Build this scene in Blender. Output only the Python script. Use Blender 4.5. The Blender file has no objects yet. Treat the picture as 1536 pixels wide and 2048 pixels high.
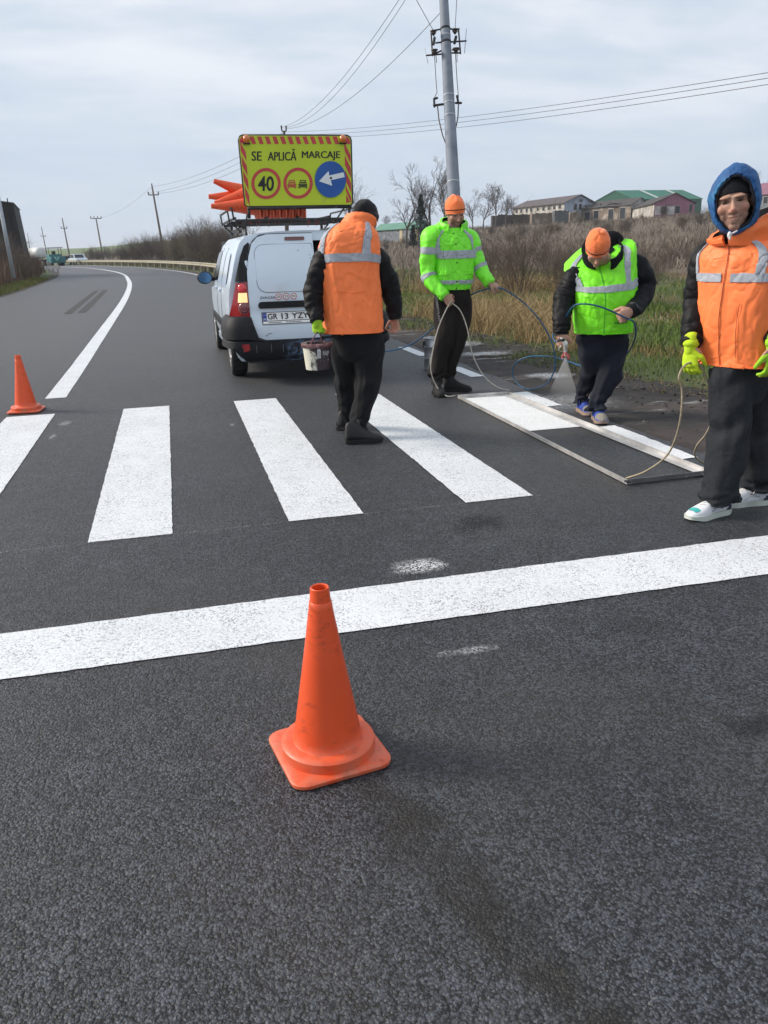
import bpy, bmesh, math, random
import numpy as np
from mathutils import Vector, Matrix, noise
PI = math.pi
SC = bpy.context.scene
COL = SC.collection
random.seed(7)
V = Vector

# ------------------------------------------------------------------ camera
CAM_H, FPX = 1.42, 1608.84
PITCH, ROLL, YAW = math.radians(18.23873), math.radians(-1.59326), math.radians(14.02712)
FWD = V((math.sin(YAW)*math.cos(PITCH), math.cos(YAW)*math.cos(PITCH), -math.sin(PITCH)))
_r = V((math.cos(YAW), -math.sin(YAW), 0)); _u = _r.cross(FWD)
RGT = _r*math.cos(ROLL) + _u*math.sin(ROLL)
UPV = -_r*math.sin(ROLL) + _u*math.cos(ROLL)
EYE = V((0, 0, CAM_H))
cam = bpy.data.cameras.new('camera'); camo = bpy.data.objects.new('camera', cam); COL.objects.link(camo)
cam.sensor_fit = 'HORIZONTAL'; cam.sensor_width = 36; cam.lens = 36*FPX/1536
cam.clip_start = 0.05; cam.clip_end = 9000
camo.matrix_world = Matrix(((RGT.x, UPV.x, -FWD.x, EYE.x), (RGT.y, UPV.y, -FWD.y, EYE.y), (RGT.z, UPV.z, -FWD.z, EYE.z), (0, 0, 0, 1)))
SC.camera = camo
SC.render.resolution_x, SC.render.resolution_y = 768, 1024

# ------------------------------------------------------------------ light
SUN_AZ, SUN_EL = math.radians(-66), math.radians(31)      # azimuth from +Y towards +X
sdir = V((math.sin(SUN_AZ)*math.cos(SUN_EL), math.cos(SUN_AZ)*math.cos(SUN_EL), math.sin(SUN_EL)))
sun = bpy.data.lights.new('sun', 'SUN'); suno = bpy.data.objects.new('sun', sun); COL.objects.link(suno)
sun.energy = 3.0; sun.angle = math.radians(18); sun.color = (1.0, 0.91, 0.80)
suno.rotation_euler = sdir.to_track_quat('Z', 'Y').to_euler()
suno.location = (-10, 5, 20)

world = bpy.data.worlds.new('World'); SC.world = world; world.use_nodes = True
def world_nodes():
    nt = world.node_tree; N, L = nt.nodes, nt.links; N.clear()
    out = N.new('ShaderNodeOutputWorld'); bg = N.new('ShaderNodeBackground'); L.new(bg.outputs[0], out.inputs[0])
    sky = N.new('ShaderNodeTexSky'); sky.sky_type = 'NISHITA'; sky.sun_disc = False
    sky.sun_elevation = SUN_EL; sky.sun_rotation = SUN_AZ; sky.air_density = 1.2; sky.dust_density = 2.5
    tc = N.new('ShaderNodeTexCoord'); sep = N.new('ShaderNodeSeparateXYZ'); L.new(tc.outputs['Generated'], sep.inputs[0])
    def m(op, a, b=None, clamp=False):
        n = N.new('ShaderNodeMath'); n.operation = op; n.use_clamp = clamp
        for i, q in enumerate((a, b)):
            if q is None: continue
            if isinstance(q, (int, float)): n.inputs[i].default_value = q
            else: L.new(q, n.inputs[i])
        return n.outputs[0]
    zz = m('ADD', m('MAXIMUM', sep.outputs['Z'], 0.0), 0.16)
    cx, cy = m('DIVIDE', sep.outputs['X'], zz), m('DIVIDE', sep.outputs['Y'], zz)
    cmb = N.new('ShaderNodeCombineXYZ'); L.new(cx, cmb.inputs[0]); L.new(cy, cmb.inputs[1])
    def nz(scale, det, rough, stretch, dist=0.0):
        mp = N.new('ShaderNodeMapping'); L.new(cmb.outputs[0], mp.inputs[0]); mp.inputs['Scale'].default_value = stretch
        mp.inputs['Rotation'].default_value = (0, 0, 0.5)
        t = N.new('ShaderNodeTexNoise'); L.new(mp.outputs[0], t.inputs['Vector'])
        t.inputs['Scale'].default_value = scale; t.inputs['Detail'].default_value = det; t.inputs['Roughness'].default_value = rough
        t.inputs['Distortion'].default_value = dist
        return t.outputs[0]
    a = nz(1.1, 5, .55, (.75, 1.2, 1), .3); b = nz(2.6, 5, .55, (.7, 1.3, 1), .25); c = nz(.45, 3, .5, (1, 1, 1))
    f = m('ADD', m('MULTIPLY', a, .5), m('ADD', m('MULTIPLY', b, .25), m('MULTIPLY', c, .35)))
    rmp = N.new('ShaderNodeValToRGB'); L.new(f, rmp.inputs[0])
    e = rmp.color_ramp.elements
    e[0].position = .45; e[0].color = (.435, .525, .65, 1)
    e[1].position = .64; e[1].color = (.80, .81, .835, 1)
    k = rmp.color_ramp.elements.new(.55); k.color = (.605, .655, .725, 1)
    # the overcast sheet is thinner grey-blue towards the horizon
    hz = N.new('ShaderNodeMapRange'); L.new(sep.outputs['Z'], hz.inputs['Value'])
    hz.inputs['From Min'].default_value = 0; hz.inputs['From Max'].default_value = .3
    mixh = N.new('ShaderNodeMix'); mixh.data_type = 'RGBA'; L.new(hz.outputs[0], mixh.inputs[0])
    mixh.inputs[6].default_value = (.50, .575, .685, 1); L.new(rmp.outputs[0], mixh.inputs[7])
    scl = N.new('ShaderNodeMix'); scl.data_type = 'RGBA'; scl.blend_type = 'MULTIPLY'; scl.inputs[0].default_value = 1
    L.new(mixh.outputs[2], scl.inputs[6]); scl.inputs[7].default_value = (10, 10, 10, 1)     # clouds in the sky model's units
    mx = N.new('ShaderNodeMix'); mx.data_type = 'RGBA'; mx.inputs[0].default_value = .93
    L.new(sky.outputs[0], mx.inputs[6]); L.new(scl.outputs[2], mx.inputs[7])
    L.new(mx.outputs[2], bg.inputs[0]); bg.inputs[1].default_value = 0.09
world_nodes()
SC.view_settings.view_transform = 'Standard'; SC.view_settings.look = 'None'
SC.view_settings.exposure = 0.5; SC.view_settings.gamma = 1.0; SC.view_settings.use_curve_mapping = False

# ------------------------------------------------------------------ placing helpers
def ray(u, v): return FWD*FPX + RGT*(u-768) - UPV*(v-1024)
def gp(u, v, z=0.0):
    d = ray(u, v); t = (z-CAM_H)/d.z; p = EYE + d*t; p.z = z; return p
def at(u, v, Y):
    d = ray(u, v); return EYE + d*(Y/d.y)
def atd(u, v, dep):                     # point at a distance along the view axis
    return EYE + ray(u, v)*(dep/FPX)
def smooth(a, b, x):
    t = min(1, max(0, (x-a)/(b-a))); return t*t*(3-2*t)
def lerp(a, b, t): return a + (b-a)*t

# ------------------------------------------------------------------ object helpers
def tag(o, label=None, cat=None, group=None, kind=None):
    if label: o['label'] = label
    if cat: o['category'] = cat
    if group: o['group'] = group
    if kind: o['kind'] = kind
    return o
def thing(name, loc, label, cat, group=None, rz=0):
    o = bpy.data.objects.new(name, None); COL.objects.link(o); o.empty_display_size = .1
    o.location = loc; o.rotation_euler = (0, 0, rz); o['_k'] = 1; del o['_k']
    return tag(o, label, cat, group)
def adopt(o, parent):                   # o's mesh data is in the parent's local space
    o.parent = parent; return o
class MB:
    def __init__(s): s.v, s.f, s.mi = [], [], []
    def add(s, vs, fs, mi=0):
        b = len(s.v); s.v += [tuple(q) for q in vs]; s.f += [tuple(b+i for i in f) for f in fs]; s.mi += [mi]*len(fs); return s
    def box(s, c, d, M=None, bev=0, mi=0):
        x, y, z = d[0]/2, d[1]/2, d[2]/2
        if bev <= 0:
            vs = [V((a*x, b*y, e*z)) for e in (-1, 1) for b in (-1, 1) for a in (-1, 1)]
            fs = [(0, 2, 3, 1), (4, 5, 7, 6), (0, 1, 5, 4), (2, 6, 7, 3), (0, 4, 6, 2), (1, 3, 7, 5)]
        else:
            bm = bmesh.new(); bmesh.ops.create_cube(bm, size=1)
            for q in bm.verts: q.co = V((q.co.x*2*x, q.co.y*2*y, q.co.z*2*z))
            bmesh.ops.bevel(bm, geom=bm.edges[:], offset=bev, segments=2, affect='EDGES', profile=.6)
            bm.verts.index_update(); vs = [q.co.copy() for q in bm.verts]; fs = [[q.index for q in f.verts] for f in bm.faces]; bm.free()
        if M is not None: vs = [M @ q for q in vs]
        return s.add([q+V(c) for q in vs], fs, mi)
    def quad(s, a, b, c, d, mi=0): return s.add([a, b, c, d], [(0, 1, 2, 3)], mi)
    def poly(s, pts, mi=0): return s.add(pts, [tuple(range(len(pts)))], mi)
    def prism(s, pts, ext, mi=0):       # polygon pts extruded by vector ext
        n = len(pts); e = V(ext); vs = [V(p) for p in pts] + [V(p)+e for p in pts]
        fs = [tuple(range(n))[::-1], tuple(range(n, 2*n))] + [(i, (i+1) % n, n+(i+1) % n, n+i) for i in range(n)]
        return s.add(vs, fs, mi)
    def rings(s, R, caps=True, closed=True, mi=0):
        n = len(R[0]); vs = [p for r in R for p in r]; fs = []
        for i in range(len(R)-1):
            for j in range(n if closed else n-1):
                k = (j+1) % n; fs.append((i*n+j, i*n+k, (i+1)*n+k, (i+1)*n+j))
        if caps and closed: fs.append(tuple(range(n))[::-1]); fs.append(tuple((len(R)-1)*n+j for j in range(n)))
        return s.add(vs, fs, mi)
    def tube(s, pts, r, n=8, side=None, rnd=False, caps=True, mi=0, disp=None):
        pts = [V(p) for p in pts]; m = len(pts)
        rr = r if isinstance(r, (list, tuple)) else [r]*m
        rr = [q if isinstance(q, (tuple, list)) else (q, q) for q in rr]
        if rnd:                         # rounded ends
            d0 = (pts[0]-pts[1]).normalized(); d1 = (pts[-1]-pts[-2]).normalized()
            a0, a1 = min(rr[0]), min(rr[-1])
            h = []; t = []
            for a in (80, 55, 28):
                a = math.radians(a)
                h.append((pts[0]+d0*a0*math.sin(a), (rr[0][0]*math.cos(a), rr[0][1]*math.cos(a))))
                t.append((pts[-1]+d1*a1*math.sin(a), (rr[-1][0]*math.cos(a), rr[-1][1]*math.cos(a))))
            pts = [q[0] for q in h]+pts+[q[0] for q in t[::-1]]; rr = [q[1] for q in h]+rr+[q[1] for q in t[::-1]]; m = len(pts)
        T = [(pts[min(i+1, m-1)]-pts[max(i-1, 0)]).normalized() for i in range(m)]
        u = V(side) if side is not None else (V((1, 0, 0)) if abs(T[0].x) < .8 else V((0, 1, 0)))
        R = []
        for i in range(m):
            u = (u - T[i]*u.dot(T[i]));
            u = u.normalized() if u.length > 1e-6 else T[i].orthogonal().normalized()
            w = T[i].cross(u)
            ring = []
            for j in range(n):
                a = 2*PI*j/n; d = 0 if disp is None else disp(i/(m-1), a, pts[i])
                ring.append(pts[i]+u*math.cos(a)*(rr[i][0]+d)+w*math.sin(a)*(rr[i][1]+d))
            R.append(ring)
        return s.rings(R, caps, True, mi)
    def lathe(s, prof, c=(0, 0, 0), n=32, caps=False, M=None, mi=0):
        R = []
        for r, z in prof:
            q = [V((r*math.cos(2*PI*j/n), r*math.sin(2*PI*j/n), z)) for j in range(n)]
            if M is not None: q = [M @ p for p in q]
            R.append([p+V(c) for p in q])
        return s.rings(R, caps, True, mi)
    def ell(s, c, r, M=None, n=16, m=10, mi=0):
        c = V(c); R = []
        for i in range(m+1):
            ph = -PI/2+PI*(i if 0 < i < m else (i+(.02 if i == 0 else -.02)))/m
            q = [V((r[0]*math.cos(ph)*math.cos(2*PI*j/n), r[1]*math.cos(ph)*math.sin(2*PI*j/n), r[2]*math.sin(ph))) for j in range(n)]
            if M is not None: q = [M @ p for p in q]
            R.append([p+c for p in q])
        return s.rings(R, True, True, mi)
    def mesh(s, name):
        me = bpy.data.meshes.new(name); me.from_pydata(s.v, [], s.f); me.update(); return me
    def build(s, name, mats, parent=None, sm=True, auto=None, recalc=False):
        me = s.mesh(name)
        for q in (mats if isinstance(mats, (list, tuple)) else [mats]): me.materials.append(q)
        if any(s.mi): me.polygons.foreach_set('material_index', s.mi)
        if recalc or auto:
            bm = bmesh.new(); bm.from_mesh(me)
            if recalc: bmesh.ops.recalc_face_normals(bm, faces=bm.faces[:])
            if auto:
                for e in bm.edges:
                    e.smooth = not (len(e.link_faces) == 2 and e.calc_face_angle(0) > auto)
            bm.to_mesh(me); bm.free()
        me.polygons.foreach_set('use_smooth', [bool(sm)]*len(me.polygons)); me.update()
        o = bpy.data.objects.new(name, me); COL.objects.link(o)
        if parent is not None: o.parent = parent
        return o
def link(name, me, parent=None, loc=None):
    o = bpy.data.objects.new(name, me); COL.objects.link(o)
    if parent is not None: o.parent = parent
    if loc is not None: o.location = loc
    return o
def crom(P, k=6, closed=False):         # Catmull-Rom resample of tuples / vectors
    P = [np.array(p, float) for p in P]; out = []; n = len(P)
    for i in range(n-1):
        a, b, c, d = P[max(i-1, 0)], P[i], P[i+1], P[min(i+2, n-1)]
        for j in range(k):
            t = j/k; out.append(.5*((2*b)+(-a+c)*t+(2*a-5*b+4*c-d)*t*t+(-a+3*b-3*c+d)*t**3))
    out.append(P[-1]); return out
def big_mesh(name, verts, faces, mats, parent=None, mi=None, sm=False, col=None):
    """numpy arrays -> one object; faces all the same length"""
    me = bpy.data.meshes.new(name); nv, (nf, k) = len(verts), faces.shape
    me.vertices.add(nv); me.vertices.foreach_set('co', np.ascontiguousarray(verts, np.float32).ravel())
    me.loops.add(nf*k); me.loops.foreach_set('vertex_index', np.ascontiguousarray(faces, np.int32).ravel())
    me.polygons.add(nf); me.polygons.foreach_set('loop_start', np.arange(0, nf*k, k, dtype=np.int32))
    if mi is not None: me.polygons.foreach_set('material_index', np.ascontiguousarray(mi, np.int32))
    for q in (mats if isinstance(mats, (list, tuple)) else [mats]): me.materials.append(q)
    me.update(calc_edges=True)
    if sm: me.polygons.foreach_set('use_smooth', [True]*nf)
    if col is not None:
        at_ = me.color_attributes.new('tint', 'FLOAT_COLOR', 'POINT'); at_.data.foreach_set('color', np.ascontiguousarray(col, np.float32).ravel())
    o = bpy.data.objects.new(name, me); COL.objects.link(o)
    if parent is not None: o.parent = parent
    return o

# ------------------------------------------------------------------ materials
MATS = {}
def mat(name, color, rough=.6, metal=0.0, vary=None, bump=None, spec=.5, coat=0, dirt=None, extra=None, trans=0, sheen=0):
    """procedural principled material; vary=(scale, amount), bump=(scale, strength[, distance]), dirt=(scale, colour, lo, hi)"""
    if name in MATS: return MATS[name]
    m = bpy.data.materials.new(name); m.use_nodes = True; nt = m.node_tree; N, L = nt.nodes, nt.links
    p = N['Principled BSDF']; p.inputs['Roughness'].default_value = rough; p.inputs['Metallic'].default_value = metal
    p.inputs['Specular IOR Level'].default_value = spec; p.inputs['Coat Weight'].default_value = coat
    if trans: p.inputs['Transmission Weight'].default_value = trans
    if sheen: p.inputs['Sheen Weight'].default_value = sheen
    tc = N.new('ShaderNodeTexCoord'); src = None
    rgb = N.new('ShaderNodeRGB'); rgb.outputs[0].default_value = (*color, 1); src = rgb.outputs[0]
    if vary:
        t = N.new('ShaderNodeTexNoise'); t.inputs['Scale'].default_value = vary[0]; t.inputs['Detail'].default_value = 6
        L.new(tc.outputs['Object'], t.inputs['Vector'])
        mr = N.new('ShaderNodeMapRange'); L.new(t.outputs[0], mr.inputs[0]); mr.inputs[1].default_value = .25; mr.inputs[2].default_value = .75
        mr.inputs[3].default_value = 1-vary[1]; mr.inputs[4].default_value = 1+vary[1]
        mx = N.new('ShaderNodeMix'); mx.data_type = 'RGBA'; mx.blend_type = 'MULTIPLY'; mx.inputs[0].default_value = 1
        L.new(src, mx.inputs[6]); L.new(mr.outputs[0], mx.inputs[7]); src = mx.outputs[2]
    if dirt:
        t = N.new('ShaderNodeTexNoise'); t.inputs['Scale'].default_value = dirt[0]; t.inputs['Detail'].default_value = 8; t.inputs['Roughness'].default_value = .65
        L.new(tc.outputs['Object'], t.inputs['Vector'])
        mr = N.new('ShaderNodeMapRange'); L.new(t.outputs[0], mr.inputs[0]); mr.inputs[1].default_value = dirt[2]; mr.inputs[2].default_value = dirt[3]
        mx = N.new('ShaderNodeMix'); mx.data_type = 'RGBA'; L.new(mr.outputs[0], mx.inputs[0]); L.new(src, mx.inputs[6]); mx.inputs[7].default_value = (*dirt[1], 1)
        src = mx.outputs[2]
    L.new(src, p.inputs['Base Color'])
    if bump:
        t = N.new('ShaderNodeTexNoise'); t.inputs['Scale'].default_value = bump[0]; t.inputs['Detail'].default_value = 5
        L.new(tc.outputs['Object'], t.inputs['Vector'])
        b = N.new('ShaderNodeBump'); b.inputs['Strength'].default_value = bump[1]; b.inputs['Distance'].default_value = bump[2] if len(bump) > 2 else .01
        L.new(t.outputs[0], b.inputs['Height']); L.new(b.outputs[0], p.inputs['Normal'])
    MATS[name] = m; return m
class NT:                                # small node-writing helper for the larger materials
    def __init__(s, name):
        s.m = bpy.data.materials.new(name); s.m.use_nodes = True; s.N, s.L = s.m.node_tree.nodes, s.m.node_tree.links
        s.p = s.N['Principled BSDF']; s.out = s.N['Material Output']; s.tc = s.N.new('ShaderNodeTexCoord'); MATS[name] = s.m
    def put(s, sock, q):
        if q is None: return
        if isinstance(q, (int, float)): sock.default_value = q
        elif isinstance(q, (tuple, list)): sock.default_value = (*q, 1) if len(q) == 3 and len(sock.default_value) == 4 else q
        else: s.L.new(q, sock)
    def math(s, op, a, b=None, c=None, clamp=False):
        n = s.N.new('ShaderNodeMath'); n.operation = op; n.use_clamp = clamp
        for i, q in enumerate((a, b, c)): s.put(n.inputs[i], q)
        return n.outputs[0]
    def noise(s, scale, det=5, rough=.55, vec=None, dist=0, stretch=None):
        t = s.N.new('ShaderNodeTexNoise'); t.inputs['Scale'].default_value = scale; t.inputs['Detail'].default_value = det
        t.inputs['Roughness'].default_value = rough; t.inputs['Distortion'].default_value = dist
        v = vec or s.tc.outputs['Object']
        if stretch:
            mp = s.N.new('ShaderNodeMapping'); s.L.new(v, mp.inputs[0]); mp.inputs['Scale'].default_value = stretch; v = mp.outputs[0]
        s.L.new(v, t.inputs['Vector']); return t.outputs[0]
    def voro(s, scale, feat='F1', vec=None, out='Distance', rnd=1):
        t = s.N.new('ShaderNodeTexVoronoi'); t.feature = feat; t.inputs['Scale'].default_value = scale; t.inputs['Randomness'].default_value = rnd
        s.L.new(vec or s.tc.outputs['Object'], t.inputs['Vector']); return t.outputs[out]
    def mr(s, v, a, b, c=0, d=1, smoothstep=False):
        n = s.N.new('ShaderNodeMapRange'); s.put(n.inputs[0], v)
        if smoothstep: n.interpolation_type = 'SMOOTHSTEP'
        for i, q in enumerate((a, b, c, d)): n.inputs[1+i].default_value = q
        return n.outputs[0]
    def mix(s, f, a, b, mode='MIX'):
        n = s.N.new('ShaderNodeMix'); n.data_type = 'RGBA'; n.blend_type = mode
        s.put(n.inputs[0], f); s.put(n.inputs[6], a); s.put(n.inputs[7], b); return n.outputs[2]
    def bump(s, h, strength=.5, dist=.01, nrm=None):
        b = s.N.new('ShaderNodeBump'); s.put(b.inputs['Strength'], strength); b.inputs['Distance'].default_value = dist
        s.L.new(h, b.inputs['Height'])
        if nrm: s.L.new(nrm, b.inputs['Normal'])
        return b.outputs[0]
    def xyz(s, v=None):
        n = s.N.new('ShaderNodeSeparateXYZ'); s.L.new(v or s.tc.outputs['Object'], n.inputs[0]); return n.outputs
    def fin(s, color=None, rough=None, nrm=None, alpha=None):
        s.put(s.p.inputs['Base Color'], color); s.put(s.p.inputs['Roughness'], rough)
        if nrm: s.L.new(nrm, s.p.inputs['Normal'])
        if alpha is not None: s.put(s.p.inputs['Alpha'], alpha)
        return s.m
# ------------------------------------------------------------------ road line and terrain
_CY = [-40, 0, 9, 15, 28, 40, 50, 64, 78, 95, 112, 130, 155, 190, 240]
_CX = [-1.28, -1.28, -1.28, -1.32, -1.45, -1.75, -2.2, -3.1, -4.7, -7.4, -11.2, -16.5, -26, -43, -73]
def road_cx(y): return float(np.interp(y, _CY, _CX)) if False else float(np.interp(y, _RY, _RX))
_rc = crom(list(zip(_CX, _CY)), 12); _RX = [p[0] for p in _rc]; _RY = [p[1] for p in _rc]
ROAD_L, ROAD_R = -4.5, 4.72              # offsets of the asphalt edges from the centre line
def terrain(x, y):
    cx = road_cx(min(max(y, -40), 240)); s = x-cx
    z = -.035
    if s > ROAD_R:
        d = s-ROAD_R
        z += .05*smooth(.3, 2.2, d) + .06*(noise.noise(V((x*.35, y*.35, 3)))) * smooth(.8, 3, d)
        z += 3.9*smooth(0, 1, (d-6)/78) + .9*smooth(40, 120, d)*(1 if d < 120 else 1)
        z += .25*noise.noise(V((x*.07, y*.07, 1)))*smooth(6, 25, d)
    elif s < ROAD_L:
        d = ROAD_L-s
        z += .10*smooth(.2, 1.5, d) + .05*noise.noise(V((x*.4, y*.4, 5)))*smooth(.4, 2, d) + .5*smooth(3, 20, d)
    if y > 130:
        z += 5.5*smooth(230, 620, y) + 20*smooth(700, 2200, y)*(.5+.5*noise.noise(V((x*.0012, y*.0012, 9))))
    return z
def asphalt():
    t = NT('asphalt'); o = t.tc.outputs['Object']
    wp = t.N.new('ShaderNodeVectorMath'); wp.operation = 'MULTIPLY_ADD'; nv_ = t.N.new('ShaderNodeTexNoise'); nv_.inputs['Scale'].default_value = 130; nv_.inputs['Detail'].default_value = 3; t.L.new(t.tc.outputs['Object'], nv_.inputs['Vector']); t.L.new(nv_.outputs['Color'], wp.inputs[0]); wp.inputs[1].default_value = (.0105, .0105, .0105); t.L.new(t.tc.outputs['Object'], wp.inputs[2]); wv = wp.outputs[0]
    def layer(sc):
        v_ = t.N.new('ShaderNodeTexVoronoi'); v_.inputs['Scale'].default_value = sc; t.L.new(wv, v_.inputs['Vector']); c_ = t.N.new('ShaderNodeSeparateColor'); t.L.new(v_.outputs['Color'], c_.inputs[0]); return v_.outputs['Distance'], c_.outputs[0], c_.outputs[1]
    g1, r1, q1 = layer(132); g2, r2, q2 = layer(290)
    hh = t.math('ADD', t.math('MULTIPLY', r1, .52), t.math('ADD', t.math('MULTIPLY', r2, .34), t.math('ADD', t.math('MULTIPLY', g1, -.42), t.math('MULTIPLY', t.noise(60, 3, .6), .34))))
    grain = t.noise(300, 4, .7); big = t.noise(.9, 4, .55); mid = t.noise(9, 4, .6)
    top = t.mr(hh, .20, .66, 0, 1)                       # grain tops against the dark binder between them
    base = t.mix(top, (.0026, .0031, .0043), (.074, .083, .102))
    speck = t.mr(q2, .965, .972)
    base = t.mix(t.math('MULTIPLY', speck, t.math('MULTIPLY', top, .5)), base, (.24, .215, .17))
    base = t.mix(1.0, base, t.mr(mid, .3, .7, .72, 1.25), 'MULTIPLY')
    base = t.mix(1.0, base, t.mr(big, .3, .7, .82, 1.18), 'MULTIPLY')
    X = t.xyz(o)
    # browner where mud was carried on
    brown = t.mr(t.noise(.55, 5, .6), .47, .68)
    base = t.mix(t.math('MULTIPLY', brown, .42), base, (.075, .062, .052))
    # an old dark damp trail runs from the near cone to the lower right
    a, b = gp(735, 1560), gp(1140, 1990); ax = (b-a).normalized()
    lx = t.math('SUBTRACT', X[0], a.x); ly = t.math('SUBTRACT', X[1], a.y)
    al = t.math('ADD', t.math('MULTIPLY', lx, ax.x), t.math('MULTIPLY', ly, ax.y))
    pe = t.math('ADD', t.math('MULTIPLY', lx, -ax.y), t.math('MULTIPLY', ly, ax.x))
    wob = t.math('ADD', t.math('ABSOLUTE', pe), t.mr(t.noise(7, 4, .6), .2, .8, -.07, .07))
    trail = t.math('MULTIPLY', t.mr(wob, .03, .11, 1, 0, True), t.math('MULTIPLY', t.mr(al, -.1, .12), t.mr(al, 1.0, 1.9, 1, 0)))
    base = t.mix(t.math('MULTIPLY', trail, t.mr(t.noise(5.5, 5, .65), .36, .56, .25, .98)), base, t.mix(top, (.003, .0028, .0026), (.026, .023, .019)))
    # left lane older and dusty; lightening with distance is wear plus painted grazing sheen
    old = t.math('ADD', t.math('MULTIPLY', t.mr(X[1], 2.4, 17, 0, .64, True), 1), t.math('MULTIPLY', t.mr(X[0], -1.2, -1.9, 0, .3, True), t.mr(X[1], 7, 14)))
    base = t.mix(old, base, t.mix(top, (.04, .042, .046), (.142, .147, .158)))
    n = t.bump(t.math('ADD', hh, t.math('MULTIPLY', t.noise(38, 3, .5), .35)), 1.0, .010)
    t.p.inputs['Specular IOR Level'].default_value = .5
    return t.fin(base, t.mr(grain, .3, .7, .42, .66), n)
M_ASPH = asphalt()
def paint(name, base=(.73, .76, .79), holes=1.0, alpha=None):
    t = NT(name)
    wp = t.N.new('ShaderNodeVectorMath'); wp.operation = 'MULTIPLY_ADD'; nv_ = t.N.new('ShaderNodeTexNoise'); nv_.inputs['Scale'].default_value = 130; nv_.inputs['Detail'].default_value = 3; t.L.new(t.tc.outputs['Object'], nv_.inputs['Vector']); t.L.new(nv_.outputs['Color'], wp.inputs[0]); wp.inputs[1].default_value = (.0105, .0105, .0105); t.L.new(t.tc.outputs['Object'], wp.inputs[2]); wv = wp.outputs[0]
    def layer(sc):
        v_ = t.N.new('ShaderNodeTexVoronoi'); v_.inputs['Scale'].default_value = sc; t.L.new(wv, v_.inputs['Vector']); c_ = t.N.new('ShaderNodeSeparateColor'); t.L.new(v_.outputs['Color'], c_.inputs[0]); return v_.outputs['Distance'], c_.outputs[0], c_.outputs[1]
    g1, r1, q1 = layer(132); g2, r2, q2 = layer(290)
    hh = t.math('ADD', t.math('MULTIPLY', r1, .52), t.math('ADD', t.math('MULTIPLY', r2, .34), t.math('ADD', t.math('MULTIPLY', g1, -.42), t.math('MULTIPLY', t.noise(60, 3, .6), .34))))
    pit = t.mr(hh, .235, .13)                              # only the deepest gaps of the asphalt stay dark
    pit = t.math('MULTIPLY', pit, t.mr(t.noise(5, 4, .6), .36, .64, .35, 1))
    thin = t.math('MULTIPLY', t.mr(t.noise(1.3, 4, .6), .42, .66), t.mr(hh, .50, .25))
    col = t.mix(t.mr(t.noise(2.2, 4, .6), .35, .7), base, tuple(c*.92 for c in base))
    col = t.mix(t.math('MULTIPLY', pit, .85*holes), col, (.07, .072, .077)); col = t.mix(t.math('MULTIPLY', thin, .20*holes), col, (.25, .25, .26))
    n = t.bump(hh, .5, .006)
    a = None
    if alpha:
        G = t.xyz(t.tc.outputs['Generated'])
        ex = t.math('MULTIPLY', t.math('ABSOLUTE', t.math('SUBTRACT', G[0], .5)), 2); ey = t.math('MULTIPLY', t.math('ABSOLUTE', t.math('SUBTRACT', G[1], .5)), 2)
        r = t.math('POWER', t.math('ADD', t.math('POWER', ex, 2.4), t.math('POWER', ey, 2.4)), .42)
        f = t.mr(t.math('ADD', r, t.mr(t.noise(alpha[1], 5, .7), .2, .8, -.45, .45)), .25, .95, 1, 0, True)
        f = t.math('MULTIPLY', f, t.mr(hh, .25, .55))
        a = t.math('MULTIPLY', f, alpha[0])
    return t.fin(col, .62, n, a)
M_PAINT = paint('road_paint'); M_FRESH = paint('fresh_road_paint', (.83, .84, .85), .55)
M_SPRAY = paint('overspray_paint', (.8, .81, .82), .3, (.9, 6)); M_FAINT = paint('faint_overspray', (.74, .76, .78), .8, (.42, 14))

def ground_mat():
    t = NT('field_ground'); X = t.xyz()
    soil = t.mix(t.noise(22, 6, .7), (.020, .017, .015), (.085, .066, .052))
    dry = t.mix(t.noise(3.2, 6, .7), (.085, .066, .042), (.20, .155, .095))
    green = t.mix(t.noise(2.1, 6, .7), (.045, .066, .018), (.11, .14, .045))
    brown = t.mix(t.noise(.8, 6, .7), (.075, .060, .050), (.135, .108, .088))
    att = t.N.new('ShaderNodeAttribute'); att.attribute_name = 'tint'; sc = t.N.new('ShaderNodeSeparateColor'); t.L.new(att.outputs['Color'], sc.inputs[0])
    c = t.mix(t.mr(t.math('ADD', sc.outputs[0], t.mr(t.noise(1.4, 4, .6), .3, .7, -.3, .3)), .35, .65), soil, green)
    c = t.mix(t.mr(t.math('ADD', sc.outputs[1], t.mr(t.noise(.7, 4, .6), .3, .7, -.3, .3)), .35, .65), c, t.mix(t.noise(.35, 3, .5), dry, brown))
    c = t.mix(sc.outputs[2], c, t.mix(t.noise(.02, 3), (.075, .12, .028), (.10, .15, .045)))
    n = t.bump(t.noise(30, 6, .7), .9, .04)
    return t.fin(c, .95, n)
M_GROUND = ground_mat()
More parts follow.
